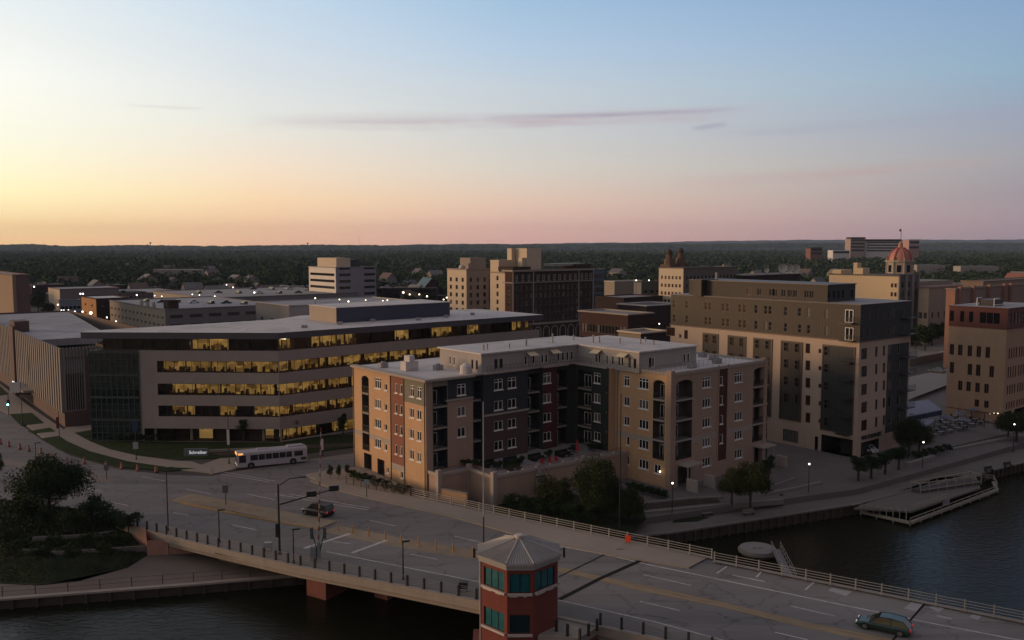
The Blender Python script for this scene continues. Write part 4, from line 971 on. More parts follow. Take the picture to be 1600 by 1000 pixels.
for k in range(n):
    t0, t1 = 6.2832 * k / n, 6.2832 * (k + 1) / n
    for r0, r1, x in ((.0, 1.5, -.55), (1.5, 1.85, -.62)):
        m.face([(x, vv + math.cos(t0) * r0 * .8, 9.5 + math.sin(t0) * r0 * 1.3), (x, vv + math.cos(t1) * r0 * .8, 9.5 + math.sin(t1) * r0 * 1.3), (x, vv + math.cos(t1) * r1 * .8, 9.5 + math.sin(t1) * r1 * 1.3), (x, vv + math.cos(t0) * r1 * .8, 9.5 + math.sin(t0) * r1 * 1.3)], 0 if r0 else 1)
    m.face([(-.62, vv + math.cos(t0) * 1.48, 9.5 + math.sin(t0) * 2.4), (-.62, vv + math.cos(t1) * 1.48, 9.5 + math.sin(t1) * 2.4), (-.3, vv + math.cos(t1) * 1.48, 9.5 + math.sin(t1) * 2.4), (-.3, vv + math.cos(t0) * 1.48, 9.5 + math.sin(t0) * 2.4)], 1)
HL.part('oval_sign', m, [kerbm, black_metal])
m = MB(); m.box(-2.5, vpx(53), 3.3, -.3, vpx(34), 3.8); HL.part('entrance_canopy', m, kerbm)
m = MB(); m.box(-2.4, vpx(42), 3.85, -2.2, vpx(35), 4.4); HL.part('lit_sign', m, mat('lit white sign', (.9, .9, .9), .5, 0, 1, emit=(1, .95, .9), es=.9))
HL.finish()
# ---------------------------------------------------------------- the riverfront block with dark upper storeys
PT = at(1337, 716, PL)
rib_brown = ribbed('ribbed brown metal cladding', (.043, .035, .028), 1.6, .6, .6, .1)
rib_dark = ribbed('ribbed charcoal cladding', (.036, .038, .04), 1.6, .6, .6, .1)
stucco = mat('warm beige stucco', (.45, .35, .275), .88, .05, .4, var2=.06, spec=.2, streak=.04)
RB = Bld('riverfront_block', 'tall beige riverfront block with dark ribbed upper storeys and tall dark window bays', 'apartment building', PT.x, PT.y, 38.5)
T0, T1, T2 = -1.5, zof(PT.x, PT.y, 534), zof(PT.x, PT.y, 477)
LWd = 44.0
fw = RB.face(0, LWd, -90, LWd, T0, T2, stucco); a = lambda px, z=14: fw.a(px, z)
LWx = a(1040, T1)
fw.zone(0, LWd, T1, T2, rib_brown)
s0 = (T2 - T1)
for px in (1044, 1053, 1073, 1103, 1109, 1130, 1137, 1156, 1163, 1181, 1196, 1203, 1227, 1249, 1263, 1291):
    for z in (T1 + .6, T1 + 3.7):
        if 0 < a(px, z) - .5 and a(px, z) < LWd - .5: fw.win(a(px, z), z, .75, 1.75, 1, glass=glass_dark, frame=dark_frame, sill=False, rows=2)
rows_ = [zof(PT.x, PT.y, y) for y in (548, 573, 601, 632, 665)]
rib_bay = ribbed('ribbed dark bay cladding', (.05, .043, .035), 1.6, .6, .6, .1)
def bay(p0, p1, zb, zt, win_px=(), m=rib_bay):
    a0, a1 = a(p0), a(p1); fw.zone(a0, a1, zb, zt, m)
    for q in (a0 - .18, a1): pass
    RB.part('bay_panel', _box(fw, a0, a1, zb, zt), [m, brown_frame])
    for px in win_px:
        for z in FLR:
            if zb < z and z + 1.7 < zt:
                RB.wins.append((fw.pt(a(px, z), -.16, z), R(-90), window_mesh(.8, 1.7, 1, 0, .07, glass_dark, brown_frame, False, 2), 1.4))
def _box(f, a0, a1, z0, z1, d=.1):
    m = MB(); m.T = Matrix.Translation(f.pt(0, 0, 0)) @ Matrix.Rotation(R(f.ang), 4, 'Z')
    m.box(a0, -d, z0, a1, .02, z1, 0)
    for x0, x1, q0, q1 in ((a0 - .2, a0, z0 - .2, z1 + .2), (a1, a1 + .2, z0 - .2, z1 + .2), (a0, a1, z1, z1 + .2), (a0, a1, z0 - .2, z0)): m.box(x0, -d - .06, q0, x1, .02, q1, 1)
    m.T = None; return m
FLR = [3.9, 7.2, 10.5, 13.8, 17.0]
ztb = zof(PT.x, PT.y, 545)
bay(1099, 1121, 6, ztb, (1104, 1116)); bay(1138, 1164, 6, ztb, (1143, 1158)); bay(1178, 1205, 4.0, ztb, (1183, 1199)); bay(1221, 1252, 4.0, ztb, (1228, 1245)); bay(1286, 1334, 3.3, ztb, (1291,), rib_dark)
for z in FLR: fw.win(a(1262, z), z, 1.0, 1.9, 1, glass=glass_brown, frame=brown_frame, sill=False); fw.win(a(1281, z), z + .3, .6, .8, 1, glass=glass_brown, frame=brown_frame, sill=False)
fw.win(a(1048, 19), 17.6, 2.4, 1.9, 2, glass=glass_brown, frame=brown_frame, sill=False); fw.win(a(1063, 19), 17.4, .6, .8, 1, glass=glass_brown, frame=brown_frame, sill=False); fw.win(a(1072, 19), 17.3, 1, 1.9, 1, glass=glass_brown, frame=brown_frame, sill=False)
fw.win(a(1235, 0), -.4, 3.4, 2.3, 4, glass=glass_dark, frame=dark_frame, sill=False); fw.cut(a(1283, 0), a(1332, 0), -1.0, 2.2, 6, mat('dark garage opening', (.03, .025, .022), .9, .2, .5)); fw.cut(a(1273, 0), a(1278, 0), -1, 1.6, .4, rib_dark)
fw.done()
for z in [z - .9 for z in FLR] :                       # hanging balconies in the last bay
    m = MB(); m.T = Matrix.Translation(fw.pt(0, 0, 0)) @ Matrix.Rotation(R(-90), 4, 'Z'); a0, a1 = a(1314), a(1333)
    m.box(a0, -1.4, z, a1, -.1, z + .18)
    for i in range(12): x = a0 + (a1 - a0) * i / 11; m.box(x - .02, -1.4, z + .18, x + .02, -1.36, z + 1.15)
    m.box(a0, -1.42, z + 1.15, a1, -1.34, z + 1.2); m.T = None; RB.part('balcony', m, [dark_metal])
for z in (T1 + .1, T1 + 3.3):
    m = MB(); m.T = Matrix.Translation(fw.pt(0, 0, 0)) @ Matrix.Rotation(R(-90), 4, 'Z'); a0, a1 = a(1317, z), a(1337, z)
    m.box(a0, -1.4, z - .2, a1, -.02, z)
    for i in range(12): x = a0 + (a1 - a0) * i / 11; m.box(x - .02, -1.4, z, x + .02, -1.36, z + 1)
    m.box(a0, -1.42, z + 1, a1, -1.34, z + 1.05); m.T = None; RB.part('balcony', m, [dark_metal])
    RB.wins.append((fw.pt((a0 + a1) / 2, -.06, z), R(-90), window_mesh(1.6, 2.3, 2, 0, .1, glass_dark, white_frame, False, 1), 4))
fs = RB.face(0, 0, 0, 18.2, T0, T2, stucco); b = lambda px, z=14: fs.a(px, z)
fs.zone(0, 18.2, T1, T2, rib_dark); fs.zone(b(1386), b(1419), 2.2, ztb, rib_dark)
for z in FLR: fs.win(b(1350, z), z - .2, 1.9, 2.0, 2, glass=glass_brown, frame=brown_frame, sill=False); [fs.win(b(px, z), z - .1, .8, 1.9, 1, glass=glass_dark, frame=brown_frame, sill=False) for px in (1369, 1381)]
for z in FLR: [fs.win(b(px, z), z - .1, .9, 1.9, 1, glass=glass_dark, frame=dark_frame, sill=False) for px in (1390, 1403)]
for px in (1348, 1357, 1370, 1381, 1389, 1396, 1411):
    for z in (T1 + .6, T1 + 3.7): fs.win(b(px, z), z, .7, 1.7, 1, glass=glass_dark, frame=dark_frame, sill=False)
fs.cut(b(1345, 0), b(1373, 0), -1, 1.6, 4, MATS['dark garage opening'])
fs.done()
for z in [z - .9 for z in FLR] + [T1 + .3, T1 + 3.4]:
    m = MB(); a0, a1 = b(1404, 10), 18.4
    m.box(a0, -1.3, z, a1, 0, z + .16)
    for i in range(12): x = a0 + (a1 - a0) * i / 11; m.box(x - .02, -1.3, z + .16, x + .02, -1.26, z + 1.1)
    m.box(a0, -1.32, z + 1.1, a1, -1.25, z + 1.15); RB.part('balcony', m, [dark_metal])
for p, q in (((18.2, 0), (18.2, LWd)), ((18.2, LWd), (0, LWd))): RB.wall.face([(*p, T0), (*q, T0), (*q, T2), (*p, T2)], RB.mi(rib_dark))
m = MB(); m.prism([(-.1, -.1), (18.3, -.1), (18.3, LWd + .1), (-.1, LWd + .1)], T2 - .05, T2 + .12, 0, 1); m.box(-.14, -.14, T1 - .1, 18.34, LWd + .14, T1 + .12, 1); RB.part('roof', m, [membrane_grey, brown_frame])
# top storey set back
TV0, TV1 = LWd - a(1287, T2), LWd - a(1150, T2)
T3 = zof(*RB.wld(1.2, TV0), 446)
f2 = RB.face(1.2, LWd - 4, -90, LWd - 4 - TV0, T2, T3, mat('brown roof storey', (.055, .044, .036), .7, .06, .5)); c = lambda px: f2.a(px, T2 + 1)
for px in (1170, 1186, 1205, 1211, 1224, 1234, 1242, 1260, 1268): f2.win(c(px), T2 + .7, .95, 1.5, 2, glass=glass_dark, frame=dark_frame, sill=False)
f2.done(); f3 = RB.face(1.2, TV0, 0, 9.5, T2, T3, rib_dark)
for px in (1295, 1303, 1310, 1317, 1331): f3.win(f3.a(px, T2 + 1), T2 + .7, .8, 1.5, 1, glass=glass_dark, frame=dark_frame, sill=False)
f3.done(); RB.wall.face([(10.7, TV0, T2), (10.7, LWd - 4, T2), (10.7, LWd - 4, T3), (10.7, TV0, T3)], RB.mi(rib_dark))
m = MB(); m.prism([(1, TV0 - .2), (10.9, TV0 - .2), (10.9, LWd - 4), (1, LWd - 4)], T3, T3 + .15); RB.part('roof', m, brown_frame)
m = MB(); m.box(-.5, LWd - a(1098, T2) - 0, T2, 5, LWd - a(1086, T2), zof(*RB.wld(0, 34), 437)); RB.part('stair_tower', m, [rib_brown])
m = MB(); m.cyl(0, 0, 0, 1.6, .25, n=8); RB.part('roof_vent', m, pale_metal, loc=(4, LWd - 9, T3 + .1))
text('WATERMARK', 1.15, black_metal, RB.root, (b(1361, 2), -.12, 2.05), (R(90), 0, 0), .05)
RB.finish()

# ---------------------------------------------------------------- red topped building on the right
PR_ = at(1566, 662, PL); red_clad = mat('dark red cladding', (.12, .034, .027), .6, .08, .5); buff = mat('buff masonry', (.4, .27, .18), .88, .07, .5, spec=.2, streak=.05)
RD = Bld('red_topped_building', 'buff riverside building with a dark red glazed top storey at the right edge', 'office building', PR_.x, PR_.y, 39)
q1, q2 = zof(PR_.x, PR_.y, 515), zof(PR_.x, PR_.y, 483)
fw2 = RD.face(0, 14, -90, 14, T0, q1, buff); x0 = fw2.a(1480, 10); Lr = 14 - x0
RD.wall = MB(); fw2 = RD.face(0, Lr, -90, Lr, T0, q1, buff); a = fw2.a
zz = [zof(PR_.x, PR_.y, y) for y in (562, 592, 618, 641)]
for pxs, z, h in (((1487, 1500, 1515, 1529, 1543), zz[0], 2.4), ((1487, 1515, 1528, 1549), zz[1], 2.5), ((1500, 1513, 1527, 1541), zz[2], 2.1), ((1526, 1541), zz[3], 1.6)):
    for px in pxs: fw2.win(a(px, z), z, .95, h, 2, glass=glass_brown, frame=brown_frame, sill=False)
fw2.done(); fs3 = RD.face(0, 0, 0, 22, T0, q1, buff)
for z, h in ((zz[0], 2.3), (zz[1] - .1, 2.5), (zz[2] - .1, 2.1), (zz[3] - .1, 1.6)):
    for i in range(11): fs3.win(1.9 + i * 1.25 + (i // 4) * .4, z, .65, h, 1, glass=glass_brown, frame=brown_frame, sill=False)
fs3.cut(.8, 4.5, -.8, 1.4, .8, gap); fs3.cut(6, 12, -.8, 1.4, .8, gap); fs3.done()
ft = RD.face(-.15, Lr, -90, Lr + .15, q1, q2, red_clad); a = ft.a
for px, w in ((1487, 1.0), (1503, 1.0), (1517, 1.0), (1546, 4.2)): ft.win(min(a(px, q1 + 1), Lr - w / 2 - .3), q1 + 1.0, w, 2.5, 1 if w < 2 else 3, glass=glass_dark, frame=red_clad, sill=False)
ft.done(); ft2 = RD.face(-.15, -.15, 0, 22, q1, q2, red_clad)
for i in range(12): ft2.win(1.4 + i * 1.7, q1 + 1.0, 1.1, 2.5, 1, glass=glass_dark, frame=red_clad, sill=False)
ft2.done()
for p, q in (((22, 0), (22, Lr)), ((22, Lr), (0, Lr))): RD.wall.face([(*p, T0), (*q, T0), (*q, q2), (*p, q2)], RD.mi(buff))
m = MB(); m.prism([(-.3, -.3), (22.1, -.3), (22.1, Lr + .2), (-.3, Lr + .2)], q2, q2 + .2, 0, 1); RD.part('roof', m, [membrane_grey, red_clad])
m = MB(); m.box(4, 4.5, q2 + .2, 9, 7.5, q2 + 1.6); RD.part('roof_unit', m, dark_metal); m = MB()
for y in (4.2, 7.8):
    m.bar((3.5, y, q2 + .2), (3.5, y, q2 + 1.9), .09); m.bar((3.5, y, q2 + 1.9), (6, y, q2 + 1.9), .09); m.bar((3.5, y, q2 + .5), (8, y, q2 + .5), .09)
RD.part('roof_pipe', m, mat('white pipe', (.7, .68, .66), .5, .03, 1))
RD.finish()

# ---------------------------------------------------------------- city blocks behind
def grid_block(name, label, cat, px, Z, left, right, top, wallL, wallR, roofm=membrane_grey, winL=None, winR=None, base=0.0, back=None, group=None, deg=GA, trim=None, glass=glass_dark, frame=dark_frame, cop=.4, extra=None, top_z=None):
    """corner seen in column px at depth Z; its left and right faces end in columns left and right"""
    X = (px - 800) / F * (Z * CP + (H - 12) * SP); b = Bld(name, label, cat, X, Z, deg, group); top_ = top_z if top_z is not None else zof(X, Z, top)
    def span(ang, x, y, pxe, d):
        f = b.face(x, y, ang, d, base, top_, wallL); return abs(f.a(pxe, (top_ + base) / 2))
    lr = span(0, 0, 0, right, 1) if right > px else (back or 12)
    lv = span(90, 0, 0, left, 1) if left < px else (back or 12)
    lr, lv = max(2, min(lr, 160)), max(2, min(lv, 160))
    fl = b.face(0, lv, -90, lv, base, top_, wallL); fr = b.face(0, 0, 0, lr, base, top_, wallR or wallL)
    for f, spec in ((fl, winL), (fr, winR)):
        if not spec: continue
        n, zs, w, h = spec[:4]; marg = spec[4] if len(spec) > 4 else .04; cols = spec[5] if len(spec) > 5 else 2
        for i in range(n):
            for z in zs:
                if z + h < top_ - .2: f.win(f.len * (marg + (1 - 2 * marg) * (i + .5) / n), z, min(w, f.len * (1 - 2 * marg) / n * .92), h, cols, glass=glass, frame=frame, sill=False, depth=.2, fw=.1)
    fl.done(); fr.done()
    for p, q in (((lr, 0), (lr, lv)), ((lr, lv), (0, lv))): b.wall.face([(*p, base), (*q, base), (*q, top_), (*p, top_)], b.mi(wallR or wallL))
    m = MB(); m.prism([(0, 0), (lr, 0), (lr, lv), (0, lv)], top_ - .3, top_ - .15); b.part('roof', m, roofm)
    m = MB(); t = trim or (wallR or wallL)
    for x0, y0, x1, y1 in ((-cop / 2, -cop / 2, lr + cop / 2, cop / 2), (-cop / 2, cop / 2, cop / 2, lv + cop / 2), (lr - cop / 2, cop / 2, lr + cop / 2, lv + cop / 2), (cop / 2, lv - cop / 2, lr - cop / 2, lv + cop / 2)): m.box(x0, y0, top_ - .16, x1, y1, top_ + .25)
    b.part('parapet', m, t)
    b.fl, b.fr, b.top, b.lr, b.lv = fl, fr, top_, lr, lv
    if extra: extra(b)
    b.finish(); return b
cream = mat('cream masonry', (.56, .46, .34), .88, .05, .3, spec=.2); cream_shade = mat('shade toned cream masonry', (.3, .25, .21), .88, .05, .3, spec=.2)  # the darker cream paints shade on faces turned from the glow
brick = mat('dark red brick', (.06, .034, .03), .9, .12, .5, spec=.15); brick2 = mat('brown brick', (.05, .034, .03), .9, .12, .5, spec=.15)
stone = mat('pale terracotta trim', (.3, .26, .22), .88, .05, .5); greyc = mat('grey precast', (.2, .19, .19), .88, .05, .4); tanb = mat('tan brick', (.27, .19, .13), .9, .08, .4)
beige = mat('beige concrete', (.3, .26, .21), .9, .06, .4); bluegl = mat('blue glass cladding', (.05, .1, .16), .2, .2, .3)
Z3 = lambda n, z0=1.2, h=3.3: [z0 + h * i for i in range(n)]

# brown brick hotel with pale trim
def hotel_extra(b):
    t = b.top; m = MB()
    m.box(-.5, -.5, t - .2, b.lr + .5, 0, t + .5); m.box(-.25, -.25, 6.6, b.lr + .2, 0, 7.4); m.box(-.2, -.2, t - 4.6, b.lr + .1, 0, t - 4.2)
    for x in (0, b.lr * .235, b.lr * .8, b.lr - .5): m.box(x, -.18, 7.4, x + .5, 0, t - .2)
    m.box(-.5, 0, t - .2, 0, 6, t + .5); m.box(-.2, 0, t - 4.6, 0, 6, t - 4.2)
    b.part('stone_trim', m, stone)
    m = MB()
    for i in range(9):
        x = b.lr * (.04 + .92 * (i + .5) / 9); n = 8
        for k in range(n):
            t0, t1 = math.pi * k / n, math.pi * (k + 1) / n; r0, r1 = 1.35, 1.75; zc = 4.2
            m.face([(x + math.cos(t0) * r0, -.15, zc + math.sin(t0) * r0), (x + math.cos(t0) * r1, -.15, zc + math.sin(t0) * r1), (x + math.cos(t1) * r1, -.15, zc + math.sin(t1) * r1), (x + math.cos(t1) * r0, -.15, zc + math.sin(t1) * r0)])
        m.box(x - 1.75, -.15, 0, x - 1.35, 0, 4.2); m.box(x + 1.35, -.15, 0, x + 1.75, 0, 4.2)
    b.part('arcade', m, stone)
    m = MB(); m.box(b.lr * .8, 1, t, b.lr - .5, 10, t + 2.2); m.box(1, 1, t, b.lr * .23, 10, t + 1.6); b.part('roof_house', m, brick2)
    m = MB(); x0 = b.fr.a(839, t + 4); x1 = x0 + 7.5
    m.box(x0, 6, t - .2, x1, 13, zof(*b.wld(x0, 6), 388)); b.part('tower', m, [cream]); m = MB(); m.box(x0 - 2, 6.5, t, x0, 9, t + 5); b.part('tower_annexe', m, cream)
    m = MB(); m.box(b.lr * .55, 3, t + 1.6, b.lr * .95, 9, t + 2.6); b.part('roof_plant', m, pale_metal)
    zz0 = t - 3.8
    for i in range(3): b.wins.append(((b.lr * .235 * (i + .6) / 3.3, -.12, zz0), 0, window_mesh(1.2, 2.4, 1, 0, .25, glass_dark, stone, True, 2), 9))
    for i in range(8): b.wins.append(((b.lr * .26 + b.lr * .53 * (i + .5) / 8, -.12, zz0), 0, window_mesh(1.3, 2.2, 1, 0, .22, glass_dark, stone, True, 2), 9))
    for i in range(3): b.wins.append(((b.lr * .815 + b.lr * .17 * (i + .5) / 3, -.12, zz0), 0, window_mesh(1.2, 2.4, 1, 0, .25, glass_dark, stone, True, 2), 9))
HT = grid_block('brick_hotel', 'old dark brick hotel with pale trim, arched base and a cream rooftop tower', 'hotel', 801, 330, 789, 927, 424, brick, brick2, membrane_grey, (1, Z3(7, 1.5, 3.1), 1.3, 1.8), (17, Z3(5, 8.2, 3.0), 1.1, 1.7, .02, 2), trim=stone, frame=mat('grey stone frame', (.26, .24, .22), .8, .05, 1), extra=hotel_extra)
grid_block('cream_tower_block', 'tall narrow cream block with one column of windows left of the dark hotel', 'office building', 789, 338, 766, 800, 426, cream, cream_shade, membrane_grey, (1, Z3(8, 2, 3.1), 1.3, 1.8, .3), None, extra=lambda b: b.part('tower', (lambda m: (m.box(.3, b.lv * .45, 0, 9, b.lv + .3, zof(*b.wld(0, b.lv), 406)), m.box(7.2, b.lv * .5, 10, 9, b.lv * .8, zof(*b.wld(7, b.lv * .5), 388)), m)[-1])(MB()), cream))
grid_block('cream_office_block', 'squat cream office block with a dark side and white rooftop dish', 'office building', 729, 350, 699, 764, 421, cream, cream_shade, membrane, (3, Z3(8, 1.0, 3.1), 1.5, 1.7), (3, Z3(8, 1.0, 3.1), 1.3, 1.7), extra=lambda b: (b.part('roof_house', (lambda m: (m.box(b.lr * .3, 2, b.top, b.lr, 9, b.top + 4.6), m.box(b.lr * .15, 1, b.top, b.lr * .32, 4, b.top + 2.4), m)[-1])(MB()), cream_shade), b.part('roof_dish', (lambda m: (m.ball((1.5, 5, b.top + .8), 1.4, 10, 0, .7), m)[-1])(MB()), membrane)))
# white banded mid-rise
def band_extra(b):
    b.part('penthouse', (lambda m: (m.box(4, b.lv * .2, b.top, b.lr * .5, b.lv * .9, b.top + 5.2), m)[-1])(MB()), [cream]); m = MB(); m.box(b.lr * .5 + .05, b.lv * .25, b.top, b.lr * .78, b.lv * .85, b.top + 4.4); b.part('plant_room', m, [dark_metal])
wb = mat('white banded precast', (.62, .57, .51), .8, .04, .3); wbr = mat('shade toned banded precast', (.26, .25, .28), .8, .04, .3)  # darker precast puts shade into the colour of the right face
MR = grid_block('banded_office_tower', 'pale six storey office with dark horizontal window bands standing before the dark trees', 'office building', 525, 490, 483, 588, 418, wb, wbr, membrane_grey, (1, Z3(7, 2.0, 3.65), 60, 1.5, .01, 8), None, extra=lambda b: (band_extra(b), [b.wins.append(((b.lr * x, -.05, z), 0, window_mesh(b.lr * .27, 1.4, 5, 0, .12, glass_dark, dark_frame, False), 9)) for x in (.22, .83) for z in Z3(7, 2.0, 3.65)]))
# parking decks with lamps
def ramp_extra(b):
    for f, n in ((b.fr, 5),):
        pass
    m = MB(); m.prism([(2, 2), (2 + 4, 2), (2 + 4, 8), (2, 8)], b.top, b.top + 3.2); m.prism([(1.8, 1.8), (6.2, 1.8), (6.2, 8.2), (1.8, 8.2)], b.top + 3.2, b.top + 3.5); b.part('stair_head', m, brick)
RA = grid_block('parking_ramp', 'cream and grey parking ramp with rows of dark openings behind the office roof', 'parking ramp', 258, 340, 172, 436, 484, beige, greyc, membrane_grey, (14, [2, 5.2, 8.4], 2.2, 1.1, .01, 1), (6, [1.5, 4.9, 8.6], 5.2, 1.5, .01, 1), glass=gap, frame=greyc, extra=ramp_extra)
m = MB()
for i in range(3):
    v = 12 + i * 8; m.prism([(-.3, v), (.2, v), (.2, v + 3), (-.3, v + 3)], RA.top, RA.top + 1.6); m.prism([(-.3, v + .8), (.2, v + .8), (.2, v + 2.2), (-.3, v + 2.2)], RA.top + 1.6, RA.top + 2.4)
RA.part('gable', m, beige)
RA2 = grid_block('parking_ramp', 'low white parking ramp with dark doors and a red corner beyond the office roof', 'parking ramp', 452, 330, 400, 640, 478, greyc, mat('white block wall', (.42, .4, .38), .85, .05, .4), membrane_grey, (3, [3, 7], 2.5, 1.8), (22, [3.5, 8.0], 1.6, 2.2), glass=gap, frame=brick)
RA3 = grid_block('parking_deck', 'long pale rooftop parking deck dotted with lamps behind the ramp', 'parking ramp', 330, 440, 240, 560, 466, beige, greyc, mat('stained deck', (.24, .22, .215), .9, .15, .15, var2=.2), (6, [2, 5.5], 3, 1.4), (20, [2, 5.5], 3, 1.4), glass=gap, frame=greyc)
grid_block('fluted_tower', 'tall brown fluted brick block at the far left edge', 'apartment building', 24, 330, -30, 48, 430, tanb, mat('plum brown brick', (.15, .1, .095), .9, .06, .4), membrane_grey, extra=lambda b: b.part('pilaster', (lambda m: (m.box(-.6, -.6, 0, .6, .6, b.top + .4), m)[-1])(MB()), tanb))
grid_block('pale_store', 'low pale flat roofed store with a cream end near the left edge', 'shop', 93, 520, 76, 186, 452, cream, mat('mauve block', (.2, .16, .16), .9, .05, .5), membrane_grey, None, (9, [1], 2.5, 2))
grid_block('blue_white_store', 'small blue grey storefront under the pale store at left', 'shop', 92, 455, 88, 128, 470, greyc, mat('pale blue render', (.2, .23, .27), .9, .05, .5), membrane_grey, None, (5, [1, 4], 1.6, 1.6))
OB = grid_block('brown_lit_building', 'brown building with a glow-tinted wall and a bright white flat roof left of the ramp', 'building', 150, 400, 128, 202, 467, mat('glow toned brick', (.4, .2, .08), .9, .08, .4), brick2, membrane, (2, [5, 9], 2.5, 1), (3, [9], 1.5, 1))  # amber of the left wall is evening light put into the brick
grid_block('flat_brick_block', 'long low mauve brick block behind the white roofed building on the left', 'building', 190, 540, 150, 290, 459, tanb, mat('mauve brick', (.17, .12, .12), .9, .05, .5), membrane_grey, None, (14, [5], 1.5, 1.2))
grid_block('blue_glass_block', 'narrow blue glass block just right of the dark hotel', 'office building', 926, 460, 915, 945, 421, bluegl, bluegl, membrane_grey, None, (3, Z3(6, 2, 3.6), 3.2, 2.4), glass=glass_blue)
grid_block('beige_low_block', 'beige two storey block with tall slot windows right of the blue glass block', 'building', 960, 430, 944, 1003, 440, beige, beige, membrane, None, (6, [3.5], 1.1, 8), trim=membrane)
grid_block('grey_low_block', 'grey green low block with dark openings and two roof lamps beside the cream bank', 'building', 1002, 410, 990, 1034, 441, greyc, mat('moss grey concrete', (.12, .12, .1), .9, .06, .4), membrane_grey, None, (3, [11, 15], 2.3, 1.2))
grid_block('brick_warehouse', 'two storey dark brick commercial block with a pale cornice between hotel and riverfront block', 'shop building', 981, 262, 905, 1019, 492, brick, brick, mat('dull lilac roof', (.2, .17, .18), .9, .1, .3), (14, [1.5, 6.0, 10], 1.6, 2.6), (6, [1.5, 6.0, 10], 1.6, 2.6), trim=stone, cop=.9)
grid_block('flat_roof_shop', 'small flat roofed shop with a cream outlined side wall just behind the apartment roof', 'shop', 1001, 232, 966, 1041, 521, mat('putty wall', (.24, .2, .15), .9, .05, .5), brick2, mat('dull brown roof', (.15, .125, .11), .9, .1, .4), None, (4, [2, 7], 2.4, 2.6), trim=cream, cop=.7)
grid_block('dark_low_roofs', 'dark low warehouse with a bright white roof strip beyond the brick block', 'warehouse', 1010, 330, 965, 1062, 478, brick2, brick2, mat('dark gravel roof', (.09, .08, .08), .95, .2, .4), (6, [6], 1.5, 1.5), (6, [6], 1.5, 1.5), trim=membrane, cop=.8)
grid_block('lilac_roof_shed', 'low shed with a dull lilac roof between hotel and cream bank', 'warehouse', 975, 370, 930, 1035, 466, brick2, brick2, mat('lilac grey roof', (.22, .19, .2), .9, .1, .4), None, (5, [4], 2, 2))
CB = grid_block('cream_bank', 'cream office block with rows of small square windows before the twin church towers', 'office building', 1067, 380, 1029, 1152, 419, cream, mat('shade toned bank masonry', (.15, .135, .115), .9, .06, .4), mat('dark grey roof', (.15, .145, .145), .95, .1, .4), (6, Z3(7, 1.5, 3.5), 1.1, 1.5, .06, 1), (14, Z3(7, 1.5, 3.5), 1.1, 1.5, .03, 1), glass=glass_brown)  # right face coloured dark to paint the bank's shaded side
LR = grid_block('long_white_parapet_block', 'long low block with a white parapet and satellite dishes behind the riverfront block', 'broadcast building', 1165, 400, 1140, 1250, 430, brick2, brick2, mat('brown gravel roof', (.13, .11, .1), .95, .2, .4), None, (8, [8], 2, 1.5), trim=membrane, cop=.9)
for i, (px, r) in enumerate(((1193, 1.2), (1218, 2.2), (1230, 2.0), (1241, 2.0))):
    X = (px - 800) / F * 408; t = tag(empty('satellite_dish', (X, 404 + i, LR.top)), ['small white satellite dish left of the three on the white parapet roof', 'leftmost of the three large satellite dishes on the white parapet roof', 'middle large satellite dish on the white parapet roof', 'rightmost large satellite dish on the white parapet roof'][i], 'satellite dish', 'satellite dishes on the long low roof')
    m = MB(); n = 12
    for k in range(n):
        t0, t1 = 6.2832 * k / n, 6.2832 * (k + 1) / n
        for r0, r1 in ((0, .5), (.5, 1)):
            m.face([(math.cos(t) * q * r, -.5 * q * q * r, r + 1 + math.sin(t) * q * r) for t, q in ((t0, r0), (t1, r0), (t1, r1), (t0, r1))])
    m.bar((0, 0, r + 1), (0, -r * .9, r + 1), .06); m.build('reflector', membrane, parent=t); m = MB(); m.bar((0, .2, 0), (0, .1, r + 1), .15); m.build('mast', dark_metal, parent=t)
CR = grid_block('cream_department_store', 'large blank cream lit block with a stepped top left of the domed courthouse', 'office building', 1402, 320, 1294, 1434, 431, mat('warm cream masonry', (.55, .43, .28), .88, .04, .3), mat('shade toned fluted masonry', (.1, .095, .095), .9, .05, .4), membrane_grey, None, (3, Z3(7, 2, 3.3), 1.8, 2, .06, 2),  # shade of the right face is put into its dark masonry colour
    extra=lambda b: (b.part('stepped_block', (lambda m: (m.box(-.05, b.lv * .82, b.top - .2, 8, b.lv * .95, b.top + 1.8), m.box(-.05, b.lv * .5, b.top - .2, 5, b.lv * .64, b.top + 2.6), m.box(0, b.lv * .585, b.top, 3, b.lv * .64, b.top + 4.6), m)[-1])(MB()), MATS['warm cream masonry']), b.part('pilaster', (lambda m: ([m.box(b.lr * q, -.4, 2, b.lr * q + .9, 0, b.top) for q in (0, .3, .36, .62, .68, .94)], m)[-1])(MB()), greyc),
                     [b.wins.append(((-.05, b.lv * q, z), R(-90), window_mesh(1.0, 1.7, 1, 0, .1, glass_brown, cream, False), 9)) for q in (.035, .085) for z in Z3(7, 2, 3.3)], [b.wins.append(((-.05, b.lv * q, 21.2), R(-90), window_mesh(1.0, 1.7, 1, 0, .1, glass_brown, cream, False), 9)) for q in (.9, .93)]))
grid_block('white_classical_building', 'small cream classical building with a pale parapet right of the cream block', 'library', 1450, 325, 1434, 1500, 449, cream, cream_shade, membrane_grey, (2, [5, 10], 1.2, 2.2), (5, [5, 10], 1.2, 2.2), trim=mat('rosy parapet', (.36, .25, .22), .9, .05, .5), cop=1.0)
grid_block('brown_low_block', 'low tan block with a brown roof between the riverfront block and the red topped building', 'building', 1440, 430, 1415, 1482, 470, tanb, tanb, mat('rust brown roof', (.2, .13, .1), .9, .1, .3), None, (3, [4], 2, 1.5))
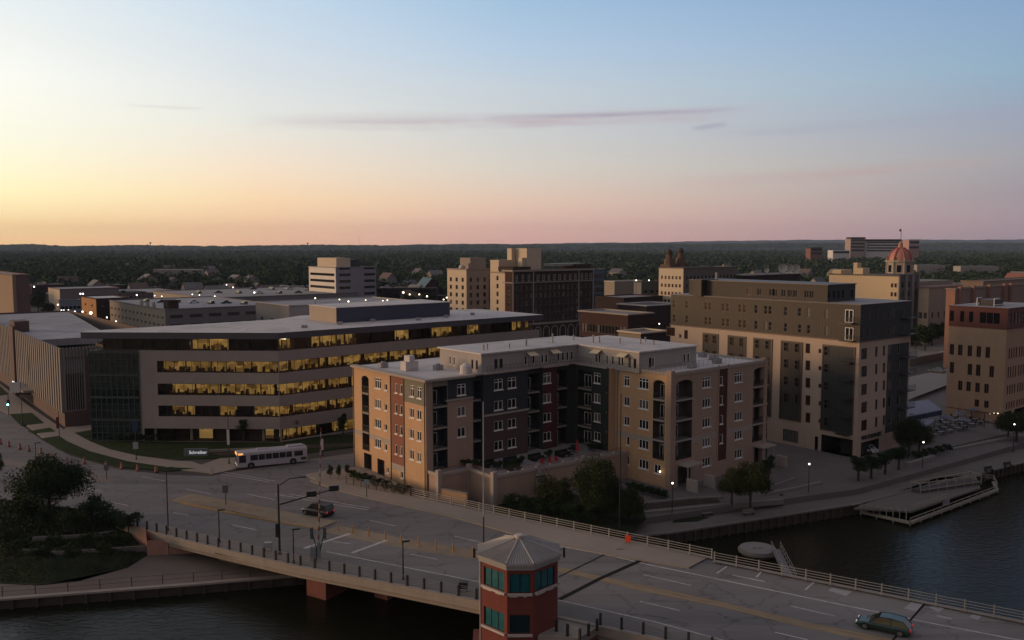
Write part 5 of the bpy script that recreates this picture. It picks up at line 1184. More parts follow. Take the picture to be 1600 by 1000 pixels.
PG = grid_block('brick_parking_ramp', 'rose brick parking ramp with tall piers behind the red topped building', 'parking ramp', 1490, 262, 1476, 1700, 452, mat('rose brick', (.28, .15, .11), .9, .07, .4), mat('rose tan concrete', (.27, .2, .16), .9, .07, .4), mat('brown deck', (.2, .16, .13), .9, .08, .2), None, (10, [3, 7.5, 12, 16.5], 3.4, 1.5, .01, 1), glass=gap, frame=brick,
    extra=lambda b: b.part('pier', (lambda m: ([m.box(b.lr * q - .6, -.9, 0, b.lr * q + .6, 0, b.top + .8) for q in (.02, .1, .2, .3, .3 + .045, .5, .6, .7, .8, .9)], m)[-1])(MB()), MATS['rose brick']))
grid_block('gabled_brick_hall', 'brown roofed block behind the rose brick parking ramp at right', 'hall', 1535, 400, 1500, 1640, 440, tanb, tanb, mat('dark brown roof', (.16, .12, .1), .9, .1, .3))

# twin church towers, courthouse, hospital
def church(px, Z, top, label):
    X = (px - 800) / F * Z; zt = zof(X, Z, top); r = tag(empty('church_tower', (X, Z, 0), R(GA)), label, 'church tower', 'twin church towers')
    m = MB(); m.box(-3.6, -3.6, 0, 3.6, 3.6, zt * .62); m.box(-3, -3, zt * .62, 3, 3, zt * .78); m.build('shaft', [mat('umber brick', (.13, .08, .055), .9, .08, .4)], parent=r)
    m = MB(); m.cyl(0, 0, zt * .78, zt * .86, 2.6, 2.2, 8); m.cyl(0, 0, zt * .86, zt * .93, 1.5, 1.3, 8); m.build('belfry', [MATS['umber brick']], parent=r)
    m = MB(); m.ball((0, 0, zt * .945), 1.6, 10, 0, 1.1); m.bar((0, 0, zt * .95), (0, 0, zt), .15); m.build('dome', [mat('dark copper', (.05, .035, .03), .7, .1, 1)], parent=r)
church(1045, 430, 388, 'left of the twin domed church towers behind the cream bank'); church(1063, 433, 386, 'right of the twin domed church towers behind the cream bank')
X = (1405 - 800) / F * 430; CH = tag(empty('courthouse', (X, 430, 0), R(GA)), 'pale stone courthouse with a rose copper dome and a flag on top', 'courthouse')
zd0, zd1, zd2 = zof(X, 430, 428), zof(X, 430, 409), zof(X, 430, 386)
m = MB(); m.box(-16, -16, 0, 22, 16, zd0 - 3); m.build('wall', [cream_shade], parent=CH)
m = MB(); m.cyl(0, 0, zd0 - 3, zd1, 6.4, 6.2, 8); m.build('drum', [mat('pale stone', (.36, .31, .26), .88, .05, .4)], parent=CH)
for k in range(8):
    t = R(22.5 + 45 * k); m = MB(); m.box(-.9, -.1, 0, .9, .15, 3.4); m.build('window', [glass_dark], parent=CH, loc=(math.cos(t) * 5.95, math.sin(t) * 5.95, zd0 + 1), rz=t + R(90))
m = MB(); m.cyl(0, 0, zd1, zd1 + .7, 6.9, 6.9, 16)
for k in range(8): t = R(45 * k); m.cyl(math.cos(t) * 6.3, math.sin(t) * 6.3, zd0, zd1 + 2.2, .45, .3, 6)
m.build('cornice', [MATS['pale stone']], parent=CH)
m = MB(); rs = [(5.6, 0), (5.3, 1.8), (4.5, 3.6), (3.3, 5.0), (1.9, 6.0), (1.5, 6.1)]
for (r0, z0), (r1, z1) in zip(rs, rs[1:]): m.cyl(0, 0, zd1 + .7 + z0, zd1 + .7 + z1, r0, r1, 16, cap=False)
m.build('dome', [mat('rose copper', (.42, .2, .15), .6, .1, .6, metal=.2)], parent=CH, smooth=True)
for k in range(8):
    t = R(45 * k); m = MB()
    for (r0, z0), (r1, z1) in zip(rs, rs[1:]): m.bar((math.cos(t) * r0 * 1.02, math.sin(t) * r0 * 1.02, zd1 + .7 + z0), (math.cos(t) * r1 * 1.02, math.sin(t) * r1 * 1.02, zd1 + .7 + z1), .42, n=4)
    m.build('dome_rib', [mat('red copper rib', (.36, .08, .05), .6, .1, .6)], parent=CH)
m = MB(); m.cyl(0, 0, zd1 + 6.6, zd1 + 8.6, 1.2, 1.0, 8); m.cyl(0, 0, zd1 + 8.6, zd1 + 10.2, 1.3, .1, 8); m.build('lantern', [MATS['rose copper']], parent=CH)
m = MB(); zf = zof(X, 430, 358); m.bar((0, 0, zd1 + 9), (0, 0, zf), .12); m.box(-1.7, -.03, zf - 1.2, 0, .03, zf); m.build('flag', dark_metal, parent=CH)
def far_block(name, label, cat, x0, x1, top, bot, Z, m_, wins=None, cap=None):
    X0, X1 = (x0 - 800) / F * Z, (x1 - 800) / F * Z; zt, zb = zof(0, Z, top), zof(0, Z, bot); r = tag(empty(name, (X0, Z, 0)), label, cat)
    m = MB(); m.box(0, 0, min(zb, 0) - 2, X1 - X0, 25 * Z / 1500, zt); m.build('wall', m_, parent=r)
    if wins:
        for i in range(wins):
            z = zb + (zt - zb) * (i + .35) / wins; m = MB(); m.box(.04 * (X1 - X0), -.6, z, .97 * (X1 - X0), .0, z + (zt - zb) / wins * .45); m.build('window_band', glass_dark, parent=r)
    if cap: m = MB(); m.box(-1, -1, zt, X1 - X0 + 1, 20, zt + cap); m.build('roof', brick2, parent=r)
    return r
far_white = mat('far white precast', (.6, .56, .54), .85, .03, .1)
far_block('hospital', 'long white banded hospital on the horizon behind the courthouse dome', 'hospital', 1350, 1405, 377, 394, 1700, far_white, 4, 4)
far_block('hospital_tower', 'taller brown capped end tower of the long white hospital on the horizon', 'hospital', 1327, 1349, 373, 394, 1690, mat('far rose precast', (.34, .26, .23), .85, .03, .1), 4, 3)
far_block('medical_block', 'pinkish block on the horizon just right of the courthouse dome', 'building', 1418, 1434, 375, 391, 1750, mat('far pink wall', (.4, .24, .2), .85, .03, .1), 2)
far_block('far_white_hall', 'low white hall on the horizon left of the hospital', 'building', 1300, 1326, 391, 398, 1600, far_white, 1)
far_block('far_brick_school', 'red brown brick building on the horizon left of the hospital', 'building', 1265, 1283, 388, 399, 1500, mat('far red brick', (.2, .09, .07), .85, .03, .1), 2, 1.5)
for i, (x0, x1, t, b, Z) in enumerate(((240, 312, 421, 425, 800), (1175, 1250, 445, 449, 620), (1500, 1560, 416, 420, 900), (1432, 1475, 414, 418, 950), (330, 365, 436, 446, 700), (380, 430, 452, 462, 600), (75, 110, 417, 419, 1200))):
    far_block('far_roof', ['long pale roof among the trees above the parking ramp', 'pale flat roof among trees left of the cream block', 'pale roof among trees near the right edge', 'small pale roof among trees right of the dome', 'small pale gabled building behind the parking lamps', 'pale low block left of the banded office tower', 'thin pale roof among the trees at far left'][i], 'building', x0, x1, t, b, Z, mat('far pale wall', (.3, .27, .25), .85, .05, .1))
# gabled church front at the right edge and a brick school by the banded tower
def gable_house(name, label, cat, px, Z, w, d, wall_h, roof_h, wm, rm, deg=GA, group=None):
    X = (px - 800) / F * Z; r = tag(empty(name, (X, Z, 0), R(deg)), label, cat, group)
    m = MB(); m.box(-w / 2, -d / 2, 0, w / 2, d / 2, wall_h)
    m.face([(-w / 2, -d / 2, wall_h), (w / 2, -d / 2, wall_h), (0, -d / 2, wall_h + roof_h)]); m.face([(-w / 2, d / 2, wall_h), (w / 2, d / 2, wall_h), (0, d / 2, wall_h + roof_h)]); m.build('wall', wm, parent=r)
    m = MB(); o = .5
    for s in (-1, 1): m.face([(s * (w / 2 + o), -d / 2 - o, wall_h - o * roof_h / w * 2), (s * (w / 2 + o), d / 2 + o, wall_h - o * roof_h / w * 2), (0, d / 2 + o, wall_h + roof_h + .1), (0, -d / 2 - o, wall_h + roof_h + .1)])
    for s in (-1, 1): m.face([(s * (w / 2 + o), -d / 2 - o, wall_h - o * roof_h / w * 2 - .25), (s * (w / 2 + o), d / 2 + o, wall_h - o * roof_h / w * 2 - .25), (0, d / 2 + o, wall_h + roof_h - .15), (0, -d / 2 - o, wall_h + roof_h - .15)])
    m.build('roof', rm, parent=r)
    for s in (-.25, .25):
        m = MB(); m.box(-.6, -.06, 0, .6, 0, 1.4); m.build('window', glass_dark, parent=r, loc=(s * w, -d / 2, wall_h * .4))
    return r
gable_house('gabled_church', 'red gabled church roof above the rose brick ramp at the right edge', 'church', 1590, 520, 13, 16, 12, 9, MATS['far red brick'], mat('rust roof', (.2, .08, .055), .8, .1, .4), 10)
far_block('brick_school', 'long dark red brick school right of the banded office tower', 'school', 588, 682, 450, 468, 520, brick, 2)
gable_house('blue_roof_chapel', 'teal roofed gable beside the brick school before the trees', 'chapel', 668, 560, 14, 22, 9, 8, brick, mat('teal roof', (.05, .1, .13), .7, .1, .4), 20)
roofs = [mat('grey shingle roof', (.13, .125, .13), .9, .1, .5), mat('brown shingle roof', (.13, .095, .08), .9, .1, .5), mat('pale shingle roof', (.17, .165, .165), .9, .1, .5)]
walls_ = [mat('white clapboard', (.3, .28, .26), .85, .05, .5), mat('cream clapboard', (.26, .22, .17), .85, .05, .5), mat('grey clapboard', (.2, .2, .2), .85, .05, .5)]
hh = [(604, 560), (612, 600), (626, 575), (638, 640), (650, 560), (642, 520), (350, 640), (338, 560), (362, 600), (385, 560), (400, 640), (420, 580), (445, 620), (462, 560), (30 + 40, 640), (110, 700), (150, 640), (215, 620), (255, 700), (300, 640), (955, 560), (975, 620), (1120, 560), (1150, 640), (1185, 560), (1205, 640), (1265, 520), (1290, 600), (1450, 520), (1470, 600), (1500, 640), (1540, 560), (1565, 640)]
hh += [(rnd.uniform(0, 480), rnd.uniform(650, 1100)) for _ in range(9)] + [(rnd.uniform(590, 700), rnd.uniform(600, 900)) for _ in range(3)] + [(rnd.uniform(930, 1600), rnd.uniform(600, 1100)) for _ in range(12)]
for i, (px, Z) in enumerate(hh):
    gable_house('house', 'small %s house with a %s roof among the trees %s' % (('white', 'cream', 'grey')[i % 3], ('grey', 'brown', 'pale')[(i * 2) % 3], 'beyond the left parking lots' if px < 480 else 'behind the brick school' if px < 720 else 'right of the hotel' if px < 1180 else 'left of the domed courthouse' if px < 1400 else 'at the far right'), 'house', px, Z, rnd.uniform(8, 12), rnd.uniform(10, 15), rnd.uniform(6, 9) + (3.5 if i > 32 else 0), rnd.uniform(3, 4.5), walls_[i % 3], roofs[(i * 2) % 3], GA + (90 if i % 2 else 0), 'houses among the trees')

# the low blocks of the town centre, filling between the larger buildings
twm = [(tanb, brick2), (brick, brick2), (beige, greyc), (cream, cream_shade), (greyc, brick2), (MATS['mauve block'], brick)]; twr = [membrane_grey, MATS['dark gravel roof'], membrane, MATS['dull brown roof'], MATS['lilac grey roof']]
tn = ['tan', 'dark brick', 'beige', 'cream', 'grey', 'mauve']; k_ = 0
for x0, x1, y0, y1, where, cnt in ((10, 240, 540, 640, 'beyond the far left parking lot', 9), (330, 480, 500, 620, 'left of the banded office tower', 7), (590, 700, 480, 560, 'beside the brick school', 4), (930, 1035, 470, 580, 'beyond the blue glass block', 6), (1150, 1300, 440, 600, 'behind the satellite dish block', 8), (1435, 1600, 380, 560, 'right of the domed courthouse', 10), (1425, 1475, 270, 370, 'on the back lot left of the red topped building', 4), (940, 1030, 290, 340, 'behind the brick warehouse', 4)):
    for i in range(cnt):
        Z = rnd.uniform(y0, y1); px = x0 + (x1 - x0) * (i + rnd.random() * .8) / cnt; w = rnd.uniform(14, 34); wl, wr = twm[k_ % 6]; h_ = rnd.uniform(4.5, 10.5) if Z > 400 else rnd.uniform(3.5, 6)
        n_fl = 1 if h_ < 7 else 2
        b_ = grid_block('town_block', 'low %s flat roofed block %s' % (tn[k_ % 6], where), 'building', px, Z, px - w * .5 / Z * 1360 * .4, px + w / Z * 1360 * .7, 0, wl, wr, twr[k_ % 5], (3, Z3(n_fl, 1.2, 3.6), 1.8, 1.5), (5, Z3(n_fl, 1.2, 3.6), 1.8, 1.5), trim=twr[(k_ * 3) % 5] if k_ % 2 else None, group='low %s blocks %s' % (tn[k_ % 6], where), top_z=h_)
        m = MB(); m.box(-1.2, -.9, 0, 1.2, .9, 1.3); b_.part('roof_unit', m, [pale_metal if k_ % 2 else dark_metal], loc=(b_.lr * .4, b_.lv * .5, b_.top - .15)); k_ += 1
# ---------------------------------------------------------------- the bridge tender's tower
TC = Vector(((811 - 800) / F * 80, 79.2, 0))
TWR = tag(empty('bridge_tower', TC[:], R(1)), 'brick red eight sided bridge tower with teal windows and a ribbed grey roof', 'tower')
towerred = mat('brick red render', (.17, .05, .04), .85, .08, .5, .1, var2=.06, spec=.2, streak=.07)
roofrib = mat('weathered ribbed roofing', (.34, .32, .3), .7, .14, .5, metal=.2, var2=.1)
ledge = mat('stained white ledge', (.45, .4, .37), .85, .2, .8)
def octo(s_long, s_ch):
    """square with cut corners turned so that a cut corner faces the viewer"""
    h = s_long / math.sqrt(2); c = s_ch / 2
    return [(-c, -(h + c)), (c, -(h + c)), (c + h, -c), (c + h, c), (c, h + c), (-c, h + c), (-c - h, c), (-c - h, -c)]
OC = octo(3.4, 2.3)
def face_along(p, q, z0, z1, wins_, parent_b):
    d = Vector(q) - Vector(p); f = Face(parent_b, p[0], p[1], math.degrees(math.atan2(d.y, d.x)), d.length, z0, z1, towerred)
    for (c, z, w, h, n, g) in wins_: f.win(d.length * c, z, w, h, n, glass=g, frame=black_metal, sill=False, depth=.14, fw=.07)
    f.done(); return f
class _T: pass
TB = _T(); TB.root = TWR; TB.o = TC.xy; TB.deg = 1; TB.wall = MB(); TB.mats = [towerred]; TB.wins = []; TB.mi = lambda m: 0
def _wld(u, v): return (TC.x + u, TC.y + v)
TB.wld = _wld
ze = zof(0, 79 - 2.7, 885); zw1, zh1 = zof(0, 76.5, 921), 1.75; zw0, zh0 = zof(0, 76.5, 984), 1.75
for i in range(8):
    p, q = OC[i], OC[(i + 1) % 8]; front = i in (7, 0, 1); long_ = i % 2 == 1
    ws = [(.5, zw1, 2.6 if long_ else 1.85, zh1, 3 if long_ else 2, glass_teal)]
    if i in (7, 0, 5, 4): ws.append((.5, zw0, 2.6 if long_ else 1.85, zh0, 3 if i == 7 else 1, glass_teal if i == 7 else mat('dark teal window glass', (.01, .03, .035), .08, .3, .4, spec=.5)))
    f = face_along(p, q, -4, ze, ws, TB)
    for (c, z, w, h, n, g) in ws:
        m = MB(); m.T = Matrix.Rotation(R(f.ang), 4, 'Z'); m.box(-w / 2 - .2, -.2, -.22, w / 2 + .2, 0, -.02)
        if z == zw1: m.box(-w / 2, -.14, -.34, -.2, 0, -.22); m.box(.3, -.14, -.34, w / 2 - .3, 0, -.22)
        m.T = None; m.build('sill', ledge, parent=TWR, loc=f.pt(f.len * c, 0, z))
TB.wall.build('wall', [towerred], parent=TWR)
for loc, rz, mm, ar in TB.wins: w = link('window', mm[0], TWR, loc, rz); link('frame', mm[1], w)
m = MB(); sc_ = 1.06; m.prism([(x * sc_, y * sc_) for x, y in OC], ze - .05, ze + .32); m.prism([(x * 1.1, y * 1.1) for x, y in OC], ze + .32, ze + .5); m.build('cornice', mat('grey cornice', (.3, .28, .27), .8, .1, .5), parent=TWR)
m = MB(); za = zof(0, 79, 843); zr0 = ze + .5
for i in range(8):
    p, q = Vector(OC[i]) * 1.08, Vector(OC[(i + 1) % 8]) * 1.08; t0, t1 = p * .1, q * .1
    m.face([(*p, zr0), (*q, zr0), (*t1, za), (*t0, za)]); m.face([(*p, zr0), (*q, zr0), (*q, zr0 - .1), (*p, zr0 - .1)])
    n = int((q - p).length / .27)
    for k in range(n + 1):
        a = p.lerp(q, k / n); b = t0.lerp(t1, k / n); s = abs(k / n - .5) * 2; b2 = a.lerp(b, 1)
        m.bar((a.x, a.y, zr0 + .05), (b2.x, b2.y, za + .03), .075, .02, n=4)
    m.bar((*p, zr0 + .06), (*t0, za + .06), .1, .06, n=6)
m.build('roof', [roofrib], parent=TWR)
m = MB(); m.cyl(0, 0, za, za + .32, .3, .36, 12); m.cyl(0, 0, za + .32, za + .42, .42, .38, 12); m.build('cap', [ledge], parent=TWR)
for sx in (-1, 1):
    m = MB(); m.box(-.1, -.12, -.45, .1, .12, .45); m.bar((0, 0, .3), (-sx * .4, 0, .3), .03); m.build('flood_lamp', [dark_metal], parent=TWR, loc=(sx * 4.15, -.9, ze + .55))
m = MB(); m.bar((OC[7][0] - .05, OC[7][1], -3), (OC[7][0] - .05, OC[7][1], ze), .06); m.build('downpipe', ledge, parent=TWR)
m = MB(); m.box(-4.4, -3.8, -6, 4.4, 4.5, -.9); m.box(-4.9, -4.2, -6, 4.9, 4.5, -2.6); m.build('base', [redpier], parent=TWR)
# landing beside the tower with its own railing
Lp = [at(868, 984, 1.6), at(905, 1003, 1.6), at(934, 986, 1.6), at(938, 972, 1.7)]
ld = tag(empty('tower_landing', (Lp[0].x, Lp[0].y, 0)), 'small grey landing joining the red tower to the bridge sidewalk', 'landing')
o = Lp[0]; q = [(p.x - o.x, p.y - o.y) for p in (at(840, 1000, 1.6), Lp[1], Lp[2], at(935, 962, 1.8), at(872, 948, 1.8))]
m = MB(); m.prism(q, 1.25, 1.95); m.build('slab', [beam], parent=ld); m = MB(); m.prism([(x * .96, y) for x, y in q], -2, 1.25); m.build('support', [redpier], parent=ld)
railing('landing_railing', [q_ for q_ in (xy(at(870, 985, 2)), xy(at(905, 1000, 2)), xy(at(932, 984, 2)))], 'bluish grey corner railing round the tower landing', 1.2, slab_post, (.25, .48, .7, .92, 1.08), .018, [black_metal, grey_rail], surf=1.85, base=.1)

# ---------------------------------------------------------------- poles, signals, gates
def pole_light(name, px, py, top, label, arm=None, r=.09, group=None, head=True, z=None, m_=None):
    p = on(px, py) if z is None else at(px, py, z); zt = zof(p.x, p.y, top); t = tag(empty(name, p[:]), label, 'street lamp', group)
    m = MB(); m.cyl(0, 0, 0, .5, r * 1.9, r * 1.5, 8); zs = (zt - p.z) * (.45 if name == 'mast' and px < 800 else 1); m.bar((0, 0, .4), (0, 0, zs), r, r * .65, n=8); m.build('pole', m_ or black_metal, parent=t)
    if zs < zt - p.z: m = MB(); m.bar((0, 0, zs), (0, 0, zt - p.z), r * .75, r * .45, n=8); m.build('upper_pole', mat('pale aluminium', (.28, .32, .34), .5, .05, 1), parent=t)
    if head:
        m = MB(); m.box(-.12, -.12, -.08, .75, .12, .07); m.build('lamp_head', m_ or black_metal, parent=t, loc=(0, 0, zt - p.z), rz=R(arm or 20))
    return t, zt - p.z
SH = 'lamp posts along the near side of the bridge'
pole_light('lamp_post', 263, 831, 731, 'tall black lamp post where the bridge railing starts at left', group=SH)
pole_light('lamp_post', 343, 849, 797, 'short black lamp post on the near bridge railing, second from left', group=SH)
pole_light('lamp_post', 459, 882, 827, 'short black lamp post just left of the raised striped barrier', group=SH)
pole_light('lamp_post', 630, 908, 846, 'short black lamp post midway between striped barrier and red tower', group=SH)
pole_light('street_lamp', 57, 735, 692, 'black street lamp behind the round tree at left', arm=30, r=.08)
pole_light('mast', 756, 951, 628, 'very tall thin mast rising behind the red tower roof', r=.1, head=False)
pole_light('mast', 968, 838, 615, 'tall slim pole with small white lamps by the riverwalk trees', r=.1, head=False, z=WK)
t, hz = pole_light('banner_lamp', 213, 719, 658, 'black lamp post with a white sign and blue banner on the lawn verge', head=False, r=.08)
for z0, z1, mm, w in ((hz - 1.8, hz, mat('blue banner', (.03, .04, .09), .8, .05, 1), .5), (2.0, 3.2, mat('grey sign face', (.3, .3, .32), .7, .05, 1), .45)):
    m = MB(); m.box(-w, -.14, z0, w, -.08, z1); m.build('banner', mm, parent=t)
t, hz = pole_light('banner_lamp', 35, 663, 597, 'black lamp post with a white board near the hall entrance', head=False, r=.08)
m = MB(); m.box(-2.2, -.14, hz - 2.2, -.1, -.08, hz); m.build('board', mat('white board', (.5, .48, .47), .7, .04, 1), parent=t)
t, hz = pole_light('banner_lamp', 93, 686, 642, 'black lamp post with a dark red banner beside the ribbed hall corner', head=False, r=.08)
m = MB(); m.box(-.45, -.14, hz - 3.4, .1, -.08, hz - 1.2); m.build('banner', mat('dark red banner', (.1, .015, .02), .8, .05, 1), parent=t)
t, hz = pole_light('banner_lamp', 358, 725, 642, 'dark lamp post with a narrow white banner standing by the front of the bus', head=False, r=.08)
m = MB(); m.box(-.2, -.14, hz - 5.8, .2, -.08, hz - 3.2); m.build('banner', mat('white banner', (.55, .53, .52), .7, .04, 1), parent=t)
t, hz = pole_light('banner_lamp', 504, 712, 683, 'dark lamp post with a narrow white banner right of the bus', head=False, r=.08)
m = MB(); m.box(-.2, -.14, hz - 2.3, .2, -.08, hz - .3); m.build('banner', MATS['white banner'], parent=t)
for px, py, top, lab in ((1263, 778, 722, 'lit lamp post on the riverwalk left of the dock'), (1441, 739, 688, 'lit lamp post on the riverwalk behind the dock'), (1583, 706, 660, 'lit lamp post on the riverwalk near the right edge'), (1050, 812, 752, 'lit lamp post at the corner of the apartments on the river side')):
    t, hz = pole_light('promenade_lamp', px, py, top + 3, lab, head=False, z=WK, r=.07, group='lit lamp posts on the riverwalk'); m = MB(); m.ball((0, 0, hz), .15, 8); m.build('lamp_globe', lampwhite, parent=t)
m = MB()
# signal mast with two signal heads
p = on(437, 868); zt = zof(p.x, p.y, 756); SM = tag(empty('signal_mast', p[:]), 'black traffic signal mast with a long arm and street lamp over the bridge', 'traffic signal')
m = MB(); m.cyl(0, 0, 0, .6, .28, .22, 10); m.bar((0, 0, .5), (0, 0, zt - p.z), .15, .11, n=8); m.build('pole', black_metal, parent=SM)
def toward(px, py, d): # point on the sight line at depth d, relative to the mast
    r_ = ray(px, py); t_ = d / r_.y; return Vector((r_.x * t_, d, H + r_.z * t_)) - p
dp = p.y
m = MB(); m.bar(toward(438, 788, dp), toward(525, 763, dp + 5), .1, .06, n=8); m.build('signal_arm', black_metal, parent=SM)
m = MB(); a_, b_, c_ = toward(437, 758, dp), toward(452, 748, dp + 1), toward(474, 745, dp + 2); m.bar(a_, b_, .06); m.bar(b_, c_, .06); m.build('lamp_arm', black_metal, parent=SM)
m = MB(); m.box(-.45, -.15, -.08, .3, .15, .08); m.build('lamp_head', black_metal, parent=SM, loc=c_)
for px, py, dd in ((486, 773, 2.8), (521, 764, 4.8)):
    c_ = toward(px, py - 1, dp + dd); s_ = MB(); s_.box(-.55, -.12, -.32, .65, .12, .32); hd = s_.build('signal_head', black_metal, parent=SM, loc=c_, rz=R(20))
    for k in (-.34, .05, .44): s2 = MB(); s2.T = Matrix.Translation((k, -.13, 0)) @ Matrix.Rotation(R(90), 4, 'X'); s2.cyl(0, 0, -.02, .1, .15, .15, 10); s2.T = None; s2.build('lens_hood', dark_metal, parent=hd)
m = MB(); m.box(-.35, -.3, 2.3, .0, .3, 3.9); m.build('signal_cabinet', black_metal, parent=SM)
# raised barrier
p = on(496, 876); BG = tag(empty('barrier_gate', p[:]), 'raised red and white striped barrier arm on its grey machine beside the bridge railing', 'barrier')
zt = zof(p.x, p.y, 668) - p.z; red_p = mat('red reflective stripe', (.16, .045, .04), .7, .1, 1); wht_p = mat('white reflective stripe', (.32, .3, .29), .7, .08, 1)
m = MB(); m.box(-.75, -.35, 0, -.1, .35, 1.7); m.box(.0, -.25, 0, .35, .25, 2.2); m.build('machine', mat('grey gate machine', (.2, .21, .22), .6, .1, 1), parent=BG)
m = MB()
for s_ in (-1, 1): m.bar((.15 + s_ * .75, 0, 3.6), (.15 + s_ * .12, 0, .9), .09, .06); m.box(.15 + s_ * .75 - .15, -.15, 2.6, .15 + s_ * .75 + .15, .15, 3.9)
m.build('counterweight', mat('teal grey weight', (.06, .08, .09), .6, .1, 1), parent=BG)
m = MB(); k = 26; z0 = 2.0; tilt = .55
for i in range(k):
    a = (.15 + tilt * i / k, 0, z0 + (zt - z0) * i / k); b = (.15 + tilt * (i + 1) / k, 0, z0 + (zt - z0) * (i + 1) / k); m.bar(a, b, .11 - .06 * i / k, .11 - .06 * (i + 1) / k, n=6, mi=i % 2)
m.build('arm', [wht_p, red_p], parent=BG)
# small kiosks on the near sidewalk
for px, py, lab in ((419, 862, 'pale box cabinet on the sidewalk left of the signal mast'), (724, 926, 'dark caged box beside the bridge railing left of the red tower')):
    p = on(px, py); t = tag(empty('cabinet', p[:]), lab, 'cabinet'); m = MB(); m.box(-.45, -.3, .5, .45, .3, 1.15); m.build('box', mat('pale cabinet', (.3, .3, .3), .6, .08, 1) if px < 500 else dark_metal, parent=t)
    for sx in (-1, 1): m = MB(); m.bar((sx * .38, 0, 0), (sx * .38, 0, .5), .05); m.build('leg', dark_metal, parent=t)
# signs
def sign(px, py, top, w, h, face_m, label, name='road_sign'):
    p = on(px, py); zt = zof(p.x, p.y, top) - p.z; t = tag(empty(name, p[:]), label, 'sign'); m = MB(); m.bar((0, 0, 0), (0, 0, zt), .06); m.build('post', black_metal, parent=t)
    m = MB(); m.box(-w / 2, -.12, zt - h, w / 2, -.07, zt); m.build('panel', face_m, parent=t); return t
t = sign(573, 778, 749, .75, .75, mat('pale teal sign', (.25, .33, .34), .6, .05, 1), 'dark post with a small pale teal square sign on the far sidewalk', 'bus_stop_sign')
sign(353, 790, 758, .8, 1.1, mat('dull sign back', (.12, .1, .09), .7, .1, 1), 'small sign seen from behind on the raised yellow median')
sign(167, 749, 726, .7, .9, MATS['dull sign back'], 'small sign on the median right of the round tree')
p = on(981, 851); t = tag(empty('warning_sign', p[:]), 'bright orange temporary sign standing against the far bridge railing', 'sign')
m = MB(); m.box(-.33, -.05, .35, .33, .0, 1.15); m.build('panel', mat('orange sign cloth', (.75, .06, .02), .6, .1, 1), parent=t, rz=R(-18)); m = MB(); m.bar((-.3, .1, 0), (0, 0, .6), .03); m.bar((.3, .1, 0), (0, 0, .6), .03); m.build('stand', dark_metal, parent=t)
p = on(968, 860); m = MB(); m.taper(0, 0, 0, .25, .5, .18, .4, .12); tag(m.build('sandbag', kerbm, loc=p[:]), 'pale sandbag lying on the sidewalk by the orange sign', 'sandbag')
# traffic signals at the far left junction
p = on(14, 650); t = tag(empty('traffic_signal', p[:]), 'black signal post showing a bright green light at the left edge', 'traffic signal')
m = MB(); m.bar((0, 0, 0), (0, 0, 5.2), .09); m.build('post', black_metal, parent=t); m = MB(); m.box(-.25, -.2, 2.2, .25, .2, 3.6); m.build('signal_head', black_metal, parent=t)
m = MB(); m.ball((0, -.22, 2.55), .22, 8); m.build('green_lens', mat('green signal light', (0, .5, .3), .5, 0, 1, emit=(.25, 1, .75), es=9), parent=t)

# orange drums
drum_o = mat('orange drum plastic', (.3, .06, .04), .7, .1, 1); drum_w = mat('white drum band', (.3, .26, .25), .7, .05, 1)
dr = tag(empty('traffic_drum', (0, 0, 0)), None, 'traffic drum', 'orange drums closing the lane')
m = MB(); m.cyl(0, 0, 0, .1, .42, .42, 10, 1); 
for i, (z, r) in enumerate(((.1, .33), (.42, .29), (.58, .27), (.8, .24), (.96, .22))):
    z2, r2 = [(.42, .29), (.58, .27), (.8, .24), (.96, .22), (1.3, .17)][i]; m.cyl(0, 0, z, z2, r, r2, 10, (0, 2, 0, 2, 0)[i])
m.build('body', [drum_o, black_metal, drum_w], parent=dr)
spots = [(1, 694), (14, 698), (31, 702), (45, 705), (64, 709), (132, 725), (166, 731), (190, 733), (215, 736), (244, 738)]
for i, (x, y) in enumerate(spots):
    o = dr if i == 0 else copy_tree(dr); o.location = on(x, y); o.scale = (.85, .85, .85)
    o['label'] = ['orange traffic drum at the very left edge of the road', 'second orange traffic drum from the left edge', 'third orange traffic drum from the left edge', 'fourth orange traffic drum from the left edge', 'orange drum just right of the black street lamp at left', 'lone orange drum halfway along the closed lane', 'orange drum beside the small median sign', 'orange drum third from the right end of the row', 'orange drum below the blue bannered lamp post', 'rightmost orange traffic drum in the closed lane'][i]
for i, (x, y) in enumerate(((82, 714), (105, 720))):
    m = MB(); m.cyl(0, 0, 0, .05, .25, .25, 8); m.cyl(0, 0, .05, .6, .16, .04, 8); c = m.build('traffic_cone', drum_o, loc=on(x, y)); tag(c, ['left small orange cone in the gap between the drums', 'right small orange cone in the gap between the drums'][i], 'traffic cone', 'small cones')
# yellow posts on the painted median
dl = tag(empty('delineator', (0, 0, 0)), None, 'delineator post', 'yellow posts on the painted median'); yl = mat('yellow post plastic', (.38, .21, .07), .7, .1, 1)
m = MB(); m.cyl(0, 0, 0, .06, .22, .2, 8); m.cyl(0, 0, .06, 1.15, .09, .07, 8); m.build('post', [yl], parent=dl); m = MB(); m.cyl(0, 0, .85, 1.0, .095, .09, 8); m.build('reflector', [wht_p], parent=dl)
for i, (x, y) in enumerate(((528, 829), (551, 833), (576, 838), (602, 843), (627, 848), (654, 853), (681, 858), (708, 862), (739, 867))):
    o = dl if i == 0 else copy_tree(dl); o.location = on(x, y); o['label'] = '%s yellow post on the painted median, counted from the raised island' % ('first second third fourth fifth sixth seventh eighth ninth'.split()[i])

